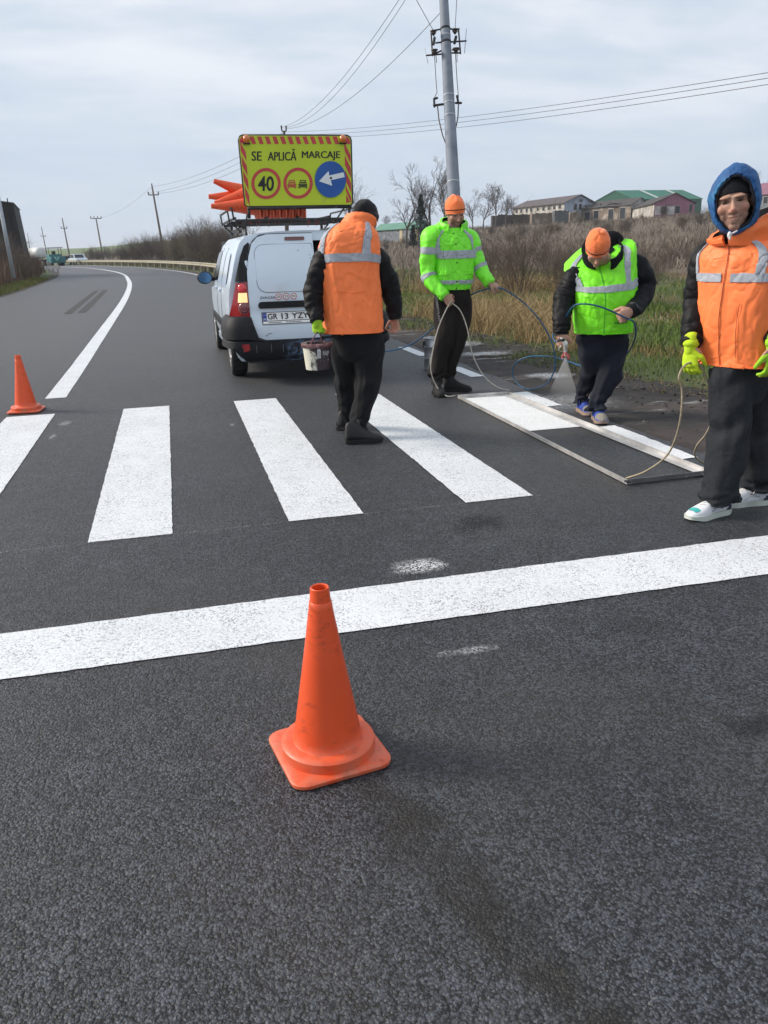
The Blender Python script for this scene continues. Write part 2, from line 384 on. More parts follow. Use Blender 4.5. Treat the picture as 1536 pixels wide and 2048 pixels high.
def build_ground():
    def axis(lo, mid0, mid1, hi, step, ratio):
        a = list(np.arange(mid0, mid1, step)); x, d = mid1, step
        while x < hi: a.append(x); d *= ratio; x += d
        a.append(hi); x, d = mid0, step; b = []
        while x > lo: d *= ratio; x -= d; b.append(max(x, lo))
        return np.array(sorted(set(b+a)))
    xs = axis(-3500, -16, 26, 3500, .5, 1.12); ys = axis(-60, -2, 60, 5000, .6, 1.07)
    vs, cs = [], []
    for y in ys:
        cx = road_cx(min(max(y, -40), 240))
        for x in xs:
            vs.append((x, y, terrain(x, y))); s = x-cx; d = s-ROAD_R if s > 0 else ROAD_L-s
            edge = .75+.5*noise.noise(V((x*.2, y*.45, 7)))+(1.0*smooth(9, 5, y) if s > 0 else 0)
            g = smooth(edge-.2, edge+.5, d) if s > 0 else smooth(.3, .8, d)
            dr = smooth(9, 15, d) if s > 0 else smooth(1.2, 2.2, d)*.95
            far = smooth(170, 320, y)*smooth(60, 20, s-40 if s > 0 else 0)
            cs.append((g, dr, far, 1))
    nx, ny = len(xs), len(ys); I = np.arange(nx*ny).reshape(ny, nx)
    F = np.stack([I[:-1, :-1], I[:-1, 1:], I[1:, 1:], I[1:, :-1]], -1).reshape(-1, 4)
    o = big_mesh('ground', np.array(vs), F, M_GROUND, sm=True, col=np.array(cs)); tag(o, kind='structure')
build_ground()
def strip(name, mt, s0, s1, y0, y1, z, dy=1.0, jit=0.0, kind='structure', nx=1):
    ys = [y0]
    while ys[-1] < y1: ys.append(min(y1, ys[-1]+dy*(1+max(0, ys[-1]-20)*.03)))
    mb = MB(); R = []
    for y in ys:
        c, c2 = road_cx(y), road_cx(y+.5); h = math.atan2(c2-c, .5); nrm = V((math.cos(h), -math.sin(h), 0))
        j0 = jit*noise.noise(V((y*9, s0, 2))); j1 = jit*noise.noise(V((y*9, s1, 5)))
        R.append([V((c, y, z))+nrm*lerp(s0+j0, s1+j1, k/nx) for k in range(nx+1)])
    mb.rings(R, False, False); mb.f = [f[::-1] for f in mb.f]
    o = mb.build(name, mt, sm=False); tag(o, kind=kind); return o
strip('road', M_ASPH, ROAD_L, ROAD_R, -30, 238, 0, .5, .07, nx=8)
def sheet(name, mt, pts, z=.004, sub=.05, jit=.003, seed=1):
    """flat painted patch, its outline subdivided and slightly uneven"""
    out = []
    for i, p in enumerate(pts):
        p, q = V((p[0], p[1], z)), V((*pts[(i+1) % len(pts)][:2], z)); n = max(1, int((q-p).length/sub)); t = (q-p).normalized(); w = V((-t.y, t.x, 0))
        for k in range(n):
            s = p.lerp(q, k/n); out.append(s+w*(jit*2*noise.noise(s*31+V((seed, seed, 0))) if k else 0))
    bm = bmesh.new(); f = bm.faces.new([bm.verts.new(q) for q in out]); bmesh.ops.triangulate(bm, faces=[f])
    bm.normal_update()
    if sum(q.normal.z for q in bm.faces) < 0: bmesh.ops.reverse_faces(bm, faces=bm.faces[:])
    me = bpy.data.meshes.new(name); bm.to_mesh(me); bm.free(); me.materials.append(mt)
    return tag(link(name, me), kind='structure')
def rect(x0, x1, y0, y1): return [(x0, y0), (x1, y0), (x1, y1), (x0, y1)]
def gpoly(*uv): return [tuple(gp(*q)[:2]) for q in uv]
# zebra stripes, stop line, centre line, edge dashes
for i, (a, b) in enumerate(((-.543, -.115), (.506, .927), (1.533, 1.955), (-1.59, -1.163), (-2.64, -2.21), (-3.69, -3.26), (-4.74, -4.31))):
    sheet('crosswalk_stripe', M_PAINT, rect(a, b, 4.185, 8.065), seed=i)
sheet('crosswalk_stripe', M_FRESH, rect(2.61, 3.12, 5.78, 7.37), seed=9)
sheet('stop_line', M_PAINT, gpoly((-120, 1378), (1620, 1138), (1620, 1061), (-120, 1285)), seed=12)
strip('centre_line', M_PAINT, -.095, .115, 9.0, 200, .004, .5, .006)
for i, (a, b) in enumerate(((5.72, 4.62), (7.43, 6.66))):
    sheet('edge_line', M_FRESH, rect(3.16, 3.37, b, a), seed=20+i, jit=.008)
for i, (a, b) in enumerate(((9.36, 8.55), (11.65, 10.55), (13.7, 12.7), (16, 15), (18.2, 17.2), (20.4, 19.4))):
    sheet('edge_line_dash', M_PAINT, rect(3.19, 3.345, b, a), seed=30+i)
strip('edge_line_far', M_PAINT, 4.33, 4.48, 24, 190, .004, .5, .006)
M_SKID = mat('dark_asphalt_patch', (.035, .034, .034), .8, vary=(20, .3), bump=(120, .6, .008))
sheet('asphalt_patch', M_SKID, gpoly((127, 628), (143, 628), (198, 581), (188, 582)), seed=40, sub=.2)
sheet('asphalt_patch', M_SKID, gpoly((154, 626), (172, 625), (216, 580), (205, 581)), seed=41, sub=.2)
# overspray and chalk marks
def blot(u0, v0, u1, v1, mt, seed):
    a, b = gp(u0, v1), gp(u1, v0); sheet('paint_overspray', mt, rect(min(a.x, b.x), max(a.x, b.x), min(a.y, b.y), max(a.y, b.y)), .005, 1, 0, seed)
for i, q in enumerate(((108, 840, 152, 856, M_FAINT), (92, 868, 118, 882, M_FAINT), (457, 846, 472, 855, M_FAINT), (780, 1110, 890, 1158, M_SPRAY), (860, 1283, 1010, 1325, M_FAINT),
                       (1075, 775, 1190, 838, M_FAINT), (880, 775, 905, 783, M_FAINT))): blot(*q, 50+i)
for i, (x0, x1, y0, y1) in enumerate(((3.5, 4.55, 11.0, 11.9), (3.55, 4.5, 9.9, 10.5), (3.6, 4.3, 7.9, 8.4))):
    sheet('paint_overspray', M_SPRAY, rect(x0, x1, y0, y1), .03, 1, 0, 70+i)
M_STAIN = paint('dark_damp_stain', (.008, .008, .009), 0, (.85, 9)); blot(1462, 1405, 1570, 1500, M_STAIN, 91); blot(905, 1020, 1010, 1075, M_STAIN, 92); blot(1190, 1215, 1330, 1290, paint('faint_damp_stain', (.02, .02, .022), 0, (.5, 7)), 93)
M_CHALK = paint('chalk', (.7, .7, .7), 1, (.55, 30))
sheet('chalk_guide_line', M_CHALK, rect(-3, 3.3, 4.175, 4.182), .003, 9, 0); sheet('chalk_guide_line', M_CHALK, rect(-3, 3.3, 8.075, 8.085), .003, 9, 0)
# dirt shoulder: a low uneven bed of soil beside the asphalt
def shoulder():
    t = NT('shoulder_soil'); 
    c = t.mix(t.noise(14, 7, .75), (.012, .0115, .012), (.062, .052, .047)); c = t.mix(t.mr(t.noise(.9, 5, .6), .5, .66), c, t.mix(t.noise(18, 6, .7), (.06, .045, .04), (.13, .10, .088)))
    c = t.mix(t.math('MULTIPLY', t.mr(t.noise(1.6, 6, .7, stretch=(.4, 2, 1)), .60, .68), .5), c, (.55, .55, .55))
    t.fin(c, .9, t.bump(t.noise(45, 7, .75), 1, .035))
    mb = MB(); R = []
    for y in np.arange(-3, 40, .06):
        row = []
        for k in range(34):
            s = ROAD_R-.12+k*.06; p = V((road_cx(y)+s, y, 0)); e = smooth(0, .2, k*.06)*smooth(2.1, 1.6, k*.06)
            p.z = -.02+.022*e+(.3+.7*smooth(.25, .9, k*.06))*e*(.012*noise.noise(V((p.x*7, y*4, 0)))+.011*noise.noise(V((p.x*19, y*13, 4)))); row.append(p)
        R.append(row)
    mb.rings(R, False, False); mb.f = [f[::-1] for f in mb.f]; tag(mb.build('dirt_shoulder', t.m), kind='structure')
shoulder()
# ------------------------------------------------------------------ shared builders
def shift(mb, org):
    o = V(org); mb.v = [(a-o.x, b-o.y, c-o.z) for a, b, c in mb.v]; return mb
_txt = {}
def text_polys(s, bold=0.0):
    k = (s, bold)
    if k in _txt: return _txt[k]
    cu = bpy.data.curves.new('t', 'FONT'); cu.body = s; cu.resolution_u = 3; cu.fill_mode = 'FRONT'; cu.offset = bold
    ob = bpy.data.objects.new('t', cu); COL.objects.link(ob); dg = bpy.context.evaluated_depsgraph_get(); dg.update()
    me = bpy.data.meshes.new_from_object(ob.evaluated_get(dg)); vs = [q.co.copy() for q in me.vertices]; fs = [tuple(p.vertices) for p in me.polygons]
    bpy.data.objects.remove(ob); bpy.data.curves.remove(cu); bpy.data.meshes.remove(me)
    x0, x1 = min(q.x for q in vs), max(q.x for q in vs); y0, y1 = min(q.y for q in vs), max(q.y for q in vs)
    _txt[k] = ([((q.x-x0)/(x1-x0), (q.y-y0)/(y1-y0)) for q in vs], fs); return _txt[k]
def text_on(mb, s, fn, bold=0.0, mi=0):
    """fn(a, b) maps the text's unit box to 3-D points"""
    vs, fs = text_polys(s, bold); mb.add([fn(a, b) for a, b in vs], fs, mi)
def disc(mb, c, r, n=32, r2=None, fn=None, mi=0):
    if r2 is None: mb.poly([fn(c[0]+r*math.cos(2*PI*i/n), c[1]+r*math.sin(2*PI*i/n)) for i in range(n)], mi)
    else:
        for i in range(n):
            a, b = 2*PI*i/n, 2*PI*(i+1)/n
            mb.poly([fn(c[0]+q*math.cos(t), c[1]+q*math.sin(t)) for q, t in ((r, a), (r, b), (r2, b), (r2, a))], mi)

# ------------------------------------------------------------------ traffic cones
def cone_mat():
    t = NT('cone_plastic'); Z = t.xyz()
    c = t.mix(t.noise(5, 5, .6), (.66, .072, .016), (.82, .105, .026))
    scuff = t.math('MULTIPLY', t.mr(t.noise(22, 7, .75, stretch=(1, 1, 2.2)), .52, .66), t.mr(t.noise(5, 3, .5), .40, .58))
    c = t.mix(t.math('MULTIPLY', scuff, .7), c, (.20, .035, .018))
    dust = t.math('MULTIPLY', t.mr(Z[2], .10, .0), t.mr(t.noise(14, 6, .7), .38, .62, .05, .75))
    c = t.mix(dust, c, (.48, .20, .13))
    return t.fin(c, t.mr(t.noise(14, 4), .3, .7, .36, .55), t.bump(t.noise(60, 4, .6), .12, .004))
M_CONE = cone_mat(); M_CONEIN = mat('cone_inside', (.42, .035, .02), .6)
def cone_meshes():
    b = MB(); n = 40; w = .151
    def sq(h, z, r=.045, k=6):
        out = []
        for cx, cy, a0 in ((1, 1, 0), (-1, 1, 90), (-1, -1, 180), (1, -1, 270)):
            for i in range(k): a = math.radians(a0+90*i/(k-1)); out.append(V((cx*(h-r)+r*math.cos(a), cy*(h-r)+r*math.sin(a), z)))
        return out
    b.rings([sq(w-.003, 0), sq(w, .004), sq(w, .013), sq(w-.004, .017), sq(w-.02, .0185)], True)
    b.lathe([(.137, .012), (.139, .02), (.137, .046), (.131, .052), (.118, .055), (.104, .055)], n=n)
    body = MB().lathe([(.108, .050), (.103, .056), (.0985, .064), (.0955, .082), (.0945, .092), (.055, .330), (.0335, .470), (.0315, .488), (.0295, .490), (.0265, .529), (.0245, .531), (.021, .529), (.0225, .488), (.027, .46), (.08, .10)], n=n)
    return b.mesh('base'), body.mesh('cone_body')
_cb, _cc = cone_meshes()
for me in (_cb, _cc):
    me.materials.append(M_CONE); me.polygons.foreach_set('use_smooth', [True]*len(me.polygons))
    bm = bmesh.new(); bm.from_mesh(me)
    for e in bm.edges: e.smooth = not (len(e.link_faces) == 2 and e.calc_face_angle(0) > .7)
    bm.to_mesh(me); bm.free()
def cone(loc, label, group, rot=(0, 0, 0)):
    t = thing('traffic_cone', loc, label, 'traffic cone', group); t.rotation_euler = rot
    link('base', _cb, t); link('cone_body', _cc, t); return t
_c = gp(655, 1503); cone((.318, 2.032, .002), 'large orange traffic cone in the foreground below the white stop line', 'cones on the road', (0, 0, math.radians(9)))
cone((-1.452, 8.33, .006), 'orange traffic cone at the far end of the leftmost crosswalk stripe', 'cones on the road', (0, 0, math.radians(-6)))

# ------------------------------------------------------------------ van
M_WHITE = mat('white_car_paint', (.64, .745, .86), .28, coat=.6, vary=(1.2, .03), dirt=(2.2, (.50, .50, .49), .56, .9))
M_BLKPL = mat('black_bumper_plastic', (.009, .010, .013), .62, spec=.3, vary=(6, .25), bump=(180, .25, .003), dirt=(7, (.03, .034, .042), .58, .85))
M_RUB = mat('tyre_rubber', (.016, .016, .017), .8, bump=(60, .3, .004), dirt=(5, (.06, .057, .052), .5, .8))
M_RIM = mat('hubcap_silver', (.45, .46, .48), .38, .75, dirt=(9, (.14, .13, .12), .5, .75))
M_GLASS = mat('dark_window_glass', (.010, .012, .014), .05, spec=.8)
M_BLACK = mat('matt_black', (.012, .012, .014), .55); M_INT = mat('van_interior', (.018, .018, .02), .8)
M_RED = mat('tail_light_red', (.30, .008, .012), .15, coat=.6); M_REDL = mat('tail_light_bright_red', (.72, .02, .03), .12, coat=1)
M_PLATE = mat('plate_white', (.78, .79, .80), .35); M_EUBLUE = mat('plate_blue', (.01, .05, .32), .4); M_INK = mat('black_print', (.008, .008, .009), .5)
M_CHROME = mat('dull_chrome', (.55, .56, .58), .3, .9); M_RACK = mat('rack_black_paint', (.018, .018, .02), .5, dirt=(12, (.16, .15, .15), .58, .75))
VX, VY = 1.48, 9.06
van = thing('delivery_van', (VX, VY, 0), 'white panel van with roof rack and open rear door, parked facing away from camera', 'van')
PROF = [(.0, .24), (.62, .235), (.79, .255), (.838, .38), (.862, .58), (.872, .74), (.866, .92), (.850, 1.02), (.823, 1.12), (.785, 1.27), (.745, 1.40), (.70, 1.50), (.632, 1.565), (.50, 1.596), (.28, 1.612), (0, 1.618)]
def rear_y(z): return .045*smooth(.62, .74, z) + .02*smooth(.8, 1.1, z) + .19*smooth(1.02, 1.75, z)*1.0
def rear_s(x, z): return rear_y(z) + .035*(abs(x)/.8)**2.2 + .10*smooth(.72, .875, abs(x))
def van_body():
    st = [.0, .05, .14, .3, .5, .75, 1.0, 1.3, 1.65, 2.0, 2.3, 2.6, 2.85, 3.05, 3.25, 3.45, 3.65, 3.9, 4.15, 4.32, 4.41, 4.45]
    rz = {2.85: 1.60, 3.05: 1.50, 3.25: 1.35, 3.45: 1.19, 3.65: 1.04, 3.9: .985, 4.15: .92, 4.32: .84, 4.41: .74, 4.45: .60}
    R = []
    for y in st:
        top = rz.get(y, 1.618); w = 1-.05*smooth(3.4, 4.45, y)-.06*smooth(4.2, 4.45, y)-.012*smooth(.6, 0, y)
        half = []
        for x, z in PROF:
            if z > .9: z2 = .9+(z-.9)*max(0, (top-.9))/(1.618-.9) if top > .9 else top-.02*(z-.9)
            else: z2 = min(z, top-.01)
            if top > .9 and y > 3.0 and z > .95: x2 = x*(1-.02)
            else: x2 = x
            if top <= 1.05 and z > .95: x2 = max(x, 0) if x < .5 else lerp(x, .80, .75) if x > .6 else x
            yy = y + (rear_s(x2, z2)*smooth(.75, 0, y) if y < .75 else 0)
            half.append(V((x2*w, yy, z2)))
        R.append(half + [V((-p.x, p.y, p.z)) for p in half[-2:0:-1]])
    mb = MB(); mb.rings(R, False)
    m = len(PROF); n = len(R[0])
    for e, r in ((0, R[0]), (1, R[-1])):      # close the ends row by row
        for i in range(m-1):
            a, b, c, d = i, i+1, (n-i-1) % n, (n-i) % n
            f = [r[a], r[b], r[c], r[d]]; f = [q for k, q in enumerate(f) if k == 0 or (q-f[k-1]).length > 1e-6]
            if (f[0]-f[-1]).length < 1e-6: f = f[:-1]
            mb.poly(f if e == 0 else f[::-1])
    bm = bmesh.new(); me = mb.mesh('b'); bm.from_mesh(me); bmesh.ops.remove_doubles(bm, verts=bm.verts[:], dist=1e-4)
    bmesh.ops.recalc_face_normals(bm, faces=bm.faces[:])
    me2 = bpy.data.meshes.new('body'); bm.to_mesh(me2); bm.free(); me2.materials.append(M_WHITE); me2.materials.append(M_INT)
    o = link('body', me2)
    cut = MB()
    for y in (.80, 3.70):
        for s in (-1, 1): cut.lathe([(.345, -.17), (.345, .17)], (s*.80, y, .315), 36, True, Matrix.Rotation(PI/2, 3, 'Y'), 1)
    cut.box((.445, .9, 1.02), (.67, 2.5, .98), mi=1)
    co = cut.build('cutter', [M_WHITE, M_INT], sm=False, recalc=True)
    md = o.modifiers.new('cut', 'BOOLEAN'); md.operation = 'DIFFERENCE'; md.object = co; md.solver = 'EXACT'
    dg = bpy.context.evaluated_depsgraph_get(); dg.update()
    me3 = bpy.data.meshes.new_from_object(o.evaluated_get(dg)); bpy.data.objects.remove(o); bpy.data.objects.remove(co)
    me3.name = 'body'
    bm = bmesh.new(); bm.from_mesh(me3)
    for e in bm.edges: e.smooth = not (len(e.link_faces) == 2 and e.calc_face_angle(0) > .45)
    bm.to_mesh(me3); bm.free(); me3.polygons.foreach_set('use_smooth', [True]*len(me3.polygons))
    return link('body', me3, van)
van_b = van_body()
def rp(u, v):                            # pixel -> (x, z) on the van's rear surface
    Y = VY
    for _ in range(4):
        p = at(u, v, Y); Y = VY+rear_s(p.x-VX, p.z)
    return p.x-VX, p.z
def R3(x, z, off): return V((x, rear_s(x, z)-off, z))
def patch_rear(name, outline, off, mt, parent=van, thick=.02, nx=14, nz=18, rnd=None):
    """panel that follows the rear surface; outline = polygon in (x, z)"""
    bm = bmesh.new(); vs = [bm.verts.new((x, 0, z)) for x, z in outline]; f = bm.faces.new(vs)
    xs = [p[0] for p in outline]; zs = [p[1] for p in outline]
    for i in range(1, nx): bmesh.ops.bisect_plane(bm, geom=bm.verts[:]+bm.edges[:]+bm.faces[:], plane_co=(lerp(min(xs), max(xs), i/nx), 0, 0), plane_no=(1, 0, 0))
    for i in range(1, nz): bmesh.ops.bisect_plane(bm, geom=bm.verts[:]+bm.edges[:]+bm.faces[:], plane_co=(0, 0, lerp(min(zs), max(zs), i/nz)), plane_no=(0, 0, 1))
    bm.normal_update()
    if sum(q.normal.y for q in bm.faces) > 0: bmesh.ops.reverse_faces(bm, faces=bm.faces[:])
    ex = bmesh.ops.extrude_face_region(bm, geom=bm.faces[:]); ev = {q for q in ex['geom'] if isinstance(q, bmesh.types.BMVert)}
    for q in bm.verts:
        q.co.y = rear_s(q.co.x, q.co.z)-off+(thick if q not in ev else 0)
    bmesh.ops.recalc_face_normals(bm, faces=bm.faces[:])
    for e in bm.edges: e.smooth = not (len(e.link_faces) == 2 and e.calc_face_angle(0) > .6)
    me = bpy.data.meshes.new(name); bm.to_mesh(me); bm.free(); me.materials.append(mt); me.polygons.foreach_set('use_smooth', [True]*len(me.polygons))
    return link(name, me, parent)
def rrect(x0, x1, z0, z1, r, k=5):
    rs = r if isinstance(r, (tuple, list)) else (r,)*4; out = []
    for (cx, cz, a0), q in zip(((x1, z1, 0), (x0, z1, 90), (x0, z0, 180), (x1, z0, 270)), rs):
        sx, sz = (-1 if cx == x1 else 1), (-1 if cz == z1 else 1)
        for i in range(k): a = math.radians(a0+90*i/(k-1)); out.append((cx+sx*q+q*math.cos(a), cz+sz*q+q*math.sin(a)))
    return out
door = patch_rear('rear_door', [(-.575, .475), (.10, .475), (.105, 1.585), (-.40, 1.583), (-.50, 1.555), (-.565, 1.49), (-.612, 1.36), (-.645, 1.20), (-.652, .95), (-.648, .72), (-.635, .56), (-.605, .50)], .022, M_WHITE)
patch_rear('window_panel', rrect(-.545, .085, .985, 1.475, (.02, .10, .10, .02)), .031, M_WHITE, door, .012)
# seam around the pressed panel
def seam_rear(name, pts, off, r, mt, parent):
    mb = MB(); mb.tube([R3(x, z, off) for x, z in pts], r, 6); return mb.build(name, mt, parent)
seam_rear('panel_seam', rrect(-.55, .09, .98, 1.48, (.02, .105, .105, .02)) + [rrect(-.55, .09, .98, 1.48, (.02, .105, .105, .02))[0]], .023, .0035, mat('panel_seam_shade', (.30, .33, .37), .5), door)
patch_rear('brake_light', rrect(-.205, .015, 1.515, 1.552, .016), .032, mat('high_brake_light', (.10, .008, .015), .15, coat=1), door, .02)
hs = patch_rear('handle_strip', rrect(-.555, .098, .815, .885, (.012, .035, .02, .012)), .045, M_BLKPL, door, .035)
_do = [(-.575, .475), (.10, .475), (.105, 1.585), (-.40, 1.583), (-.50, 1.555), (-.565, 1.49), (-.612, 1.36), (-.645, 1.20), (-.652, .95), (-.648, .72), (-.635, .56), (-.605, .50)]
seam_rear('door_gap', [(p.x, p.y) for p in [V(q) for q in crom(_do[2:]+_do[:1], 3)]], .004, .0075, M_BLACK, door)
for z in (.62, 1.28):
    mb = MB(); mb.box(R3(-.655+.012*(z > 1), z, .018), (.030, .03, .075), bev=.008); mb.build('hinge', M_WHITE, door)
# registration plate with its holder
_px0, _pz1 = rp(523, 608); _px0 += 0
PX0, PX1, PZ0, PZ1 = -.520, .0, .652, .768
patch_rear('plate_holder', rrect(PX0-.008, PX1+.008, PZ0-.006, PZ1+.006, .006), .030, M_BLACK, door, .012, 6, 4)
pl = patch_rear('plate', rrect(PX0, PX1, PZ0+.032, PZ1, .004), .034, M_PLATE, door, .006, 6, 4)
patch_rear('plate_strip', rrect(PX0, PX1, PZ0, PZ0+.024, .003), .0345, M_PLATE, door, .006, 6, 3)
patch_rear('country_band', rrect(PX0+.002, PX0+.045, PZ0+.034, PZ1-.002, .003), .0362, M_EUBLUE, pl, .004, 3, 3)
mb = MB()
for s, a, b in (('GR', .055, .165), ('13', .205, .283), ('YZY', .318, .508)):
    mb = MB(); text_on(mb, s, lambda p, q, a=a, b=b: R3(PX0+lerp(a, b, p), PZ0+lerp(.043, .106, q), .0365), .022); mb.build('lettering', M_INK, pl, sm=False)
mb = MB(); text_on(mb, 'RO', lambda p, q: R3(PX0+lerp(.012, .036, p), PZ0+lerp(.040, .056, q), .0372), .01)
for i in range(12): disc(mb, (PX0+.024+.011*math.cos(i*PI/6), PZ0+.085+.011*math.sin(i*PI/6)), .0022, 6, fn=lambda x, z: R3(x, z, .0372))
mb.build('lettering', mat('plate_country_print', (.8, .8, .8), .4), pl, sm=False)
mb = MB(); text_on(mb, 'Service auto', lambda p, q: R3(PX0+lerp(.06, .20, p), PZ0+lerp(.007, .018, q), .0365)) if False else None
for i in range(24): mb.quad(*[R3(PX0+.06+i*.013+(0.05 if i > 10 else 0)+dx, PZ0+.008+dz, .0365) for dx, dz in ((0, 0), (.009, 0), (.009, .009), (0, .009))])
tag(mb.build('small_print', M_INK, pl, sm=False), kind='stuff')
# badge and speed stickers
mb = MB()
text_on(mb, 'DACIA', lambda p, q: R3(lerp(-.525, -.365, p)-.0, lerp(.916, .942, q), .034), .018); mb.build('badge', mat('badge_grey', (.10, .11, .13), .4, .3), door, sm=False)
for i, s in enumerate(('50', '70', '90')):
    cx, cz = -.328+.082*i, .934; mb = MB(); disc(mb, (cx, cz), .0335, 28, fn=lambda x, z: R3(x, z, .033)); st_ = mb.build('speed_sticker', M_PLATE, door, sm=False)
    mb = MB(); disc(mb, (cx, cz), .0335, 28, .027, fn=lambda x, z: R3(x, z, .0338)); mb.build('ring', mat('sticker_red', (.55, .03, .04), .5), st_, sm=False)
    mb = MB(); text_on(mb, s, lambda p, q: R3(cx+lerp(-.017, .017, p), cz+lerp(-.013, .013, q), .0338), .01); mb.build('lettering', M_INK, st_, sm=False)
# small dents and rust chips, crack near the lower edge
mb = MB()
for x, z, r in ((-.07, 1.41, .006), (.055, 1.36, .005), (.06, 1.325, .006), (.062, 1.295, .005), (-.53, .91, .004)): disc(mb, (x, z), r, 8, fn=lambda a, b: R3(a, b, .0445))
mb.tube([R3(x, z, .0235) for x, z in ((-.50, .520), (-.47, .545), (-.43, .553))], .003, 5); mb.build('paint_chip', mat('chip_brown', (.10, .08, .075), .7), door)['kind'] = 'stuff'
# tail lights, corner trims, bumper
for s in (-1, 1):
    oL = [(-.655, .735), (-.655, 1.10), (-.775, 1.085), (-.80, .98), (-.835, .85), (-.872, .735)]
    tl = patch_rear('tail_light', [(-s*x, z) for x, z in oL], .03, M_RED, van, .05, 8, 8)
    f = lambda x, z, o=.036: R3(-s*x, z, o)
    for nm, c, r, mt in (('stop_lamp', (-.715, 1.035), .047, M_REDL), ('fog_lamp', (-.712, .825), .06, mat('fog_lens', (.16, .025, .035), .1, coat=1))):
        mb = MB()
        for rr, of in ((1.0, .034), (.95, .042), (.6, .046), (.25, .047)):
            pass
        mb.rings([[f(c[0]+r*q*math.cos(a*PI/14), c[1]+r*q*math.sin(a*PI/14), o) for a in range(28)] for q, o in ((1, .030), (.96, .040), (.7, .045), (.3, .047), (.02, .047))], True); lp = mb.build(nm, mt, tl, recalc=True)
        mb = MB()
        for q in ((1.04, .97), (.62, .57)) if nm == 'fog_lamp' else ((1.03, .97),): disc(mb, c, r*q[0], 28, r*q[1], fn=lambda x, z: f(x, z, .0475 if q[0] < .9 else .042))
        mb.build('lens_ring', mat('lens_ring', (.32, .10, .11), .25), lp, sm=False)
    pts = [(-.668, .885), (-.668, .985), (-.758, .985), (-.770, .885)]
    patch_rear('indicator_lamp', [(-s*x, z) for x, z in pts], .037, mat('lit_reversing_lens', (.9, .72, .40), .2), tl, .02, 3, 3)
    patch_rear('corner_trim', [(-s*x, z) for x, z in ((-.660, 1.105), (-.656, 1.22), (-.628, 1.36), (-.588, 1.48), (-.60, 1.505), (-.648, 1.47), (-.70, 1.36), (-.745, 1.22), (-.779, 1.10))], .028, M_BLKPL, van, .05, 8, 10)
_lm = bpy.data.materials['lit_reversing_lens'].node_tree.nodes['Principled BSDF']; _lm.inputs['Emission Color'].default_value = (1, .62, .22, 1); _lm.inputs['Emission Strength'].default_value = .55
def bumper():
    mb = MB(); R = []
    prof = [(0, .225), (.0, .26), (-.035, .30), (-.055, .40), (-.045, .47), (-.03, .485), (-.052, .50), (-.05, .60), (-.025, .70), (.01, .735), (.06, .74), (.10, .70), (.10, .26)]
    path = [(-.90, .52, -1), (-.90, .30, -1), (-.885, .12, -.95), (-.84, .03, -.75), (-.74, -.015, -.35), (-.5, -.035, -.12), (0, -.045, 0), (.5, -.035, .12), (.74, -.015, .35), (.84, .03, .75), (.885, .12, .95), (.90, .30, 1), (.90, .52, 1)]
    P = crom([(a, b) for a, b, _ in path], 4)
    for i, p in enumerate(P):
        a, b = P[max(i-1, 0)], P[min(i+1, len(P)-1)]; tx, ty = b[0]-a[0], b[1]-a[1]; l = math.hypot(tx, ty); nx, ny = ty/l, -tx/l
        fc = smooth(.66, .56, abs(p[0]))*smooth(.2, .0, p[1])          # notch for the doors in the middle
        ring = []
        for o, z in prof:
            z = max(z, .24+.17*smooth(.70, .88, abs(p[0])))
            z2 = lerp(z, min(z, .475+.02*(z-.475)), fc); ring.append(V((p[0]+nx*(-o)*1.0, p[1]+ny*(-o), z2)))
        R.append(ring)
    mb.rings(R, True); return mb.build('bumper', M_BLKPL, van, auto=.6, recalc=True)
bmp = bumper()
for s in (-1, 1):
    mb = MB(); mb.prism([(s*x, y, z) for x, y, z in ((-.775, -.060, .445), (-.695, -.085, .455), (-.69, -.090, .385), (-.755, -.068, .365))], (0, .05, 0)); mb.build('reflector', M_RED, bmp, sm=False, recalc=True)
# bare scraped patch with blue overspray in the middle of the bumper
def scrape():
    t = NT('scraped_bumper'); c = t.mix(t.mr(t.noise(16, 8, .8), .45, .62), (.018, .02, .024), (.10, .20, .36)); c = t.mix(t.mr(t.noise(38, 8, .8, stretch=(1, 1, 3)), .60, .66), c, (.55, .60, .65))
    G = t.xyz(t.tc.outputs['Generated']); ed = t.math('ADD', t.math('POWER', t.math('ABSOLUTE', t.math('MULTIPLY', t.math('SUBTRACT', G[0], .55), 2)), 2.0), t.mr(t.noise(9, 6, .7), .3, .7, -.6, .6)); al = t.math('MULTIPLY', t.mr(ed, .25, .9, 1, 0), t.mr(t.noise(26, 6, .7), .34, .48))
    t.fin(c, .6, t.bump(t.noise(30, 6, .7), .8, .02), al); mb = MB(); R = []
    for i in range(17):
        x = lerp(-.36, .40, i/16); ring = []
        for j in range(8):
            z = lerp(.26, .47, j/7)+.02*noise.noise(V((i*.9, j*.7, 1))); ring.append(V((x, -.112-.012*math.sin(j/7*PI)+.010*noise.noise(V((i*1.3, j, 4))), z)))
        R.append(ring)
    mb.rings(R, False, False); mb.build('scraped_patch', t.m, bmp)
    mb = MB()
    for x in (-.62, -.46, -.33):
        z = .395; mb.box((x, -.1035+.09*abs(x+.2)**2.6, z), (.006, .003, .085))
    mb.build('scratch', mat('dull_scratch_glint', (.10, .12, .15), .7), bmp, sm=False)['kind'] = 'stuff'  # fine scratches, their glint painted in as a paler tone
scrape()
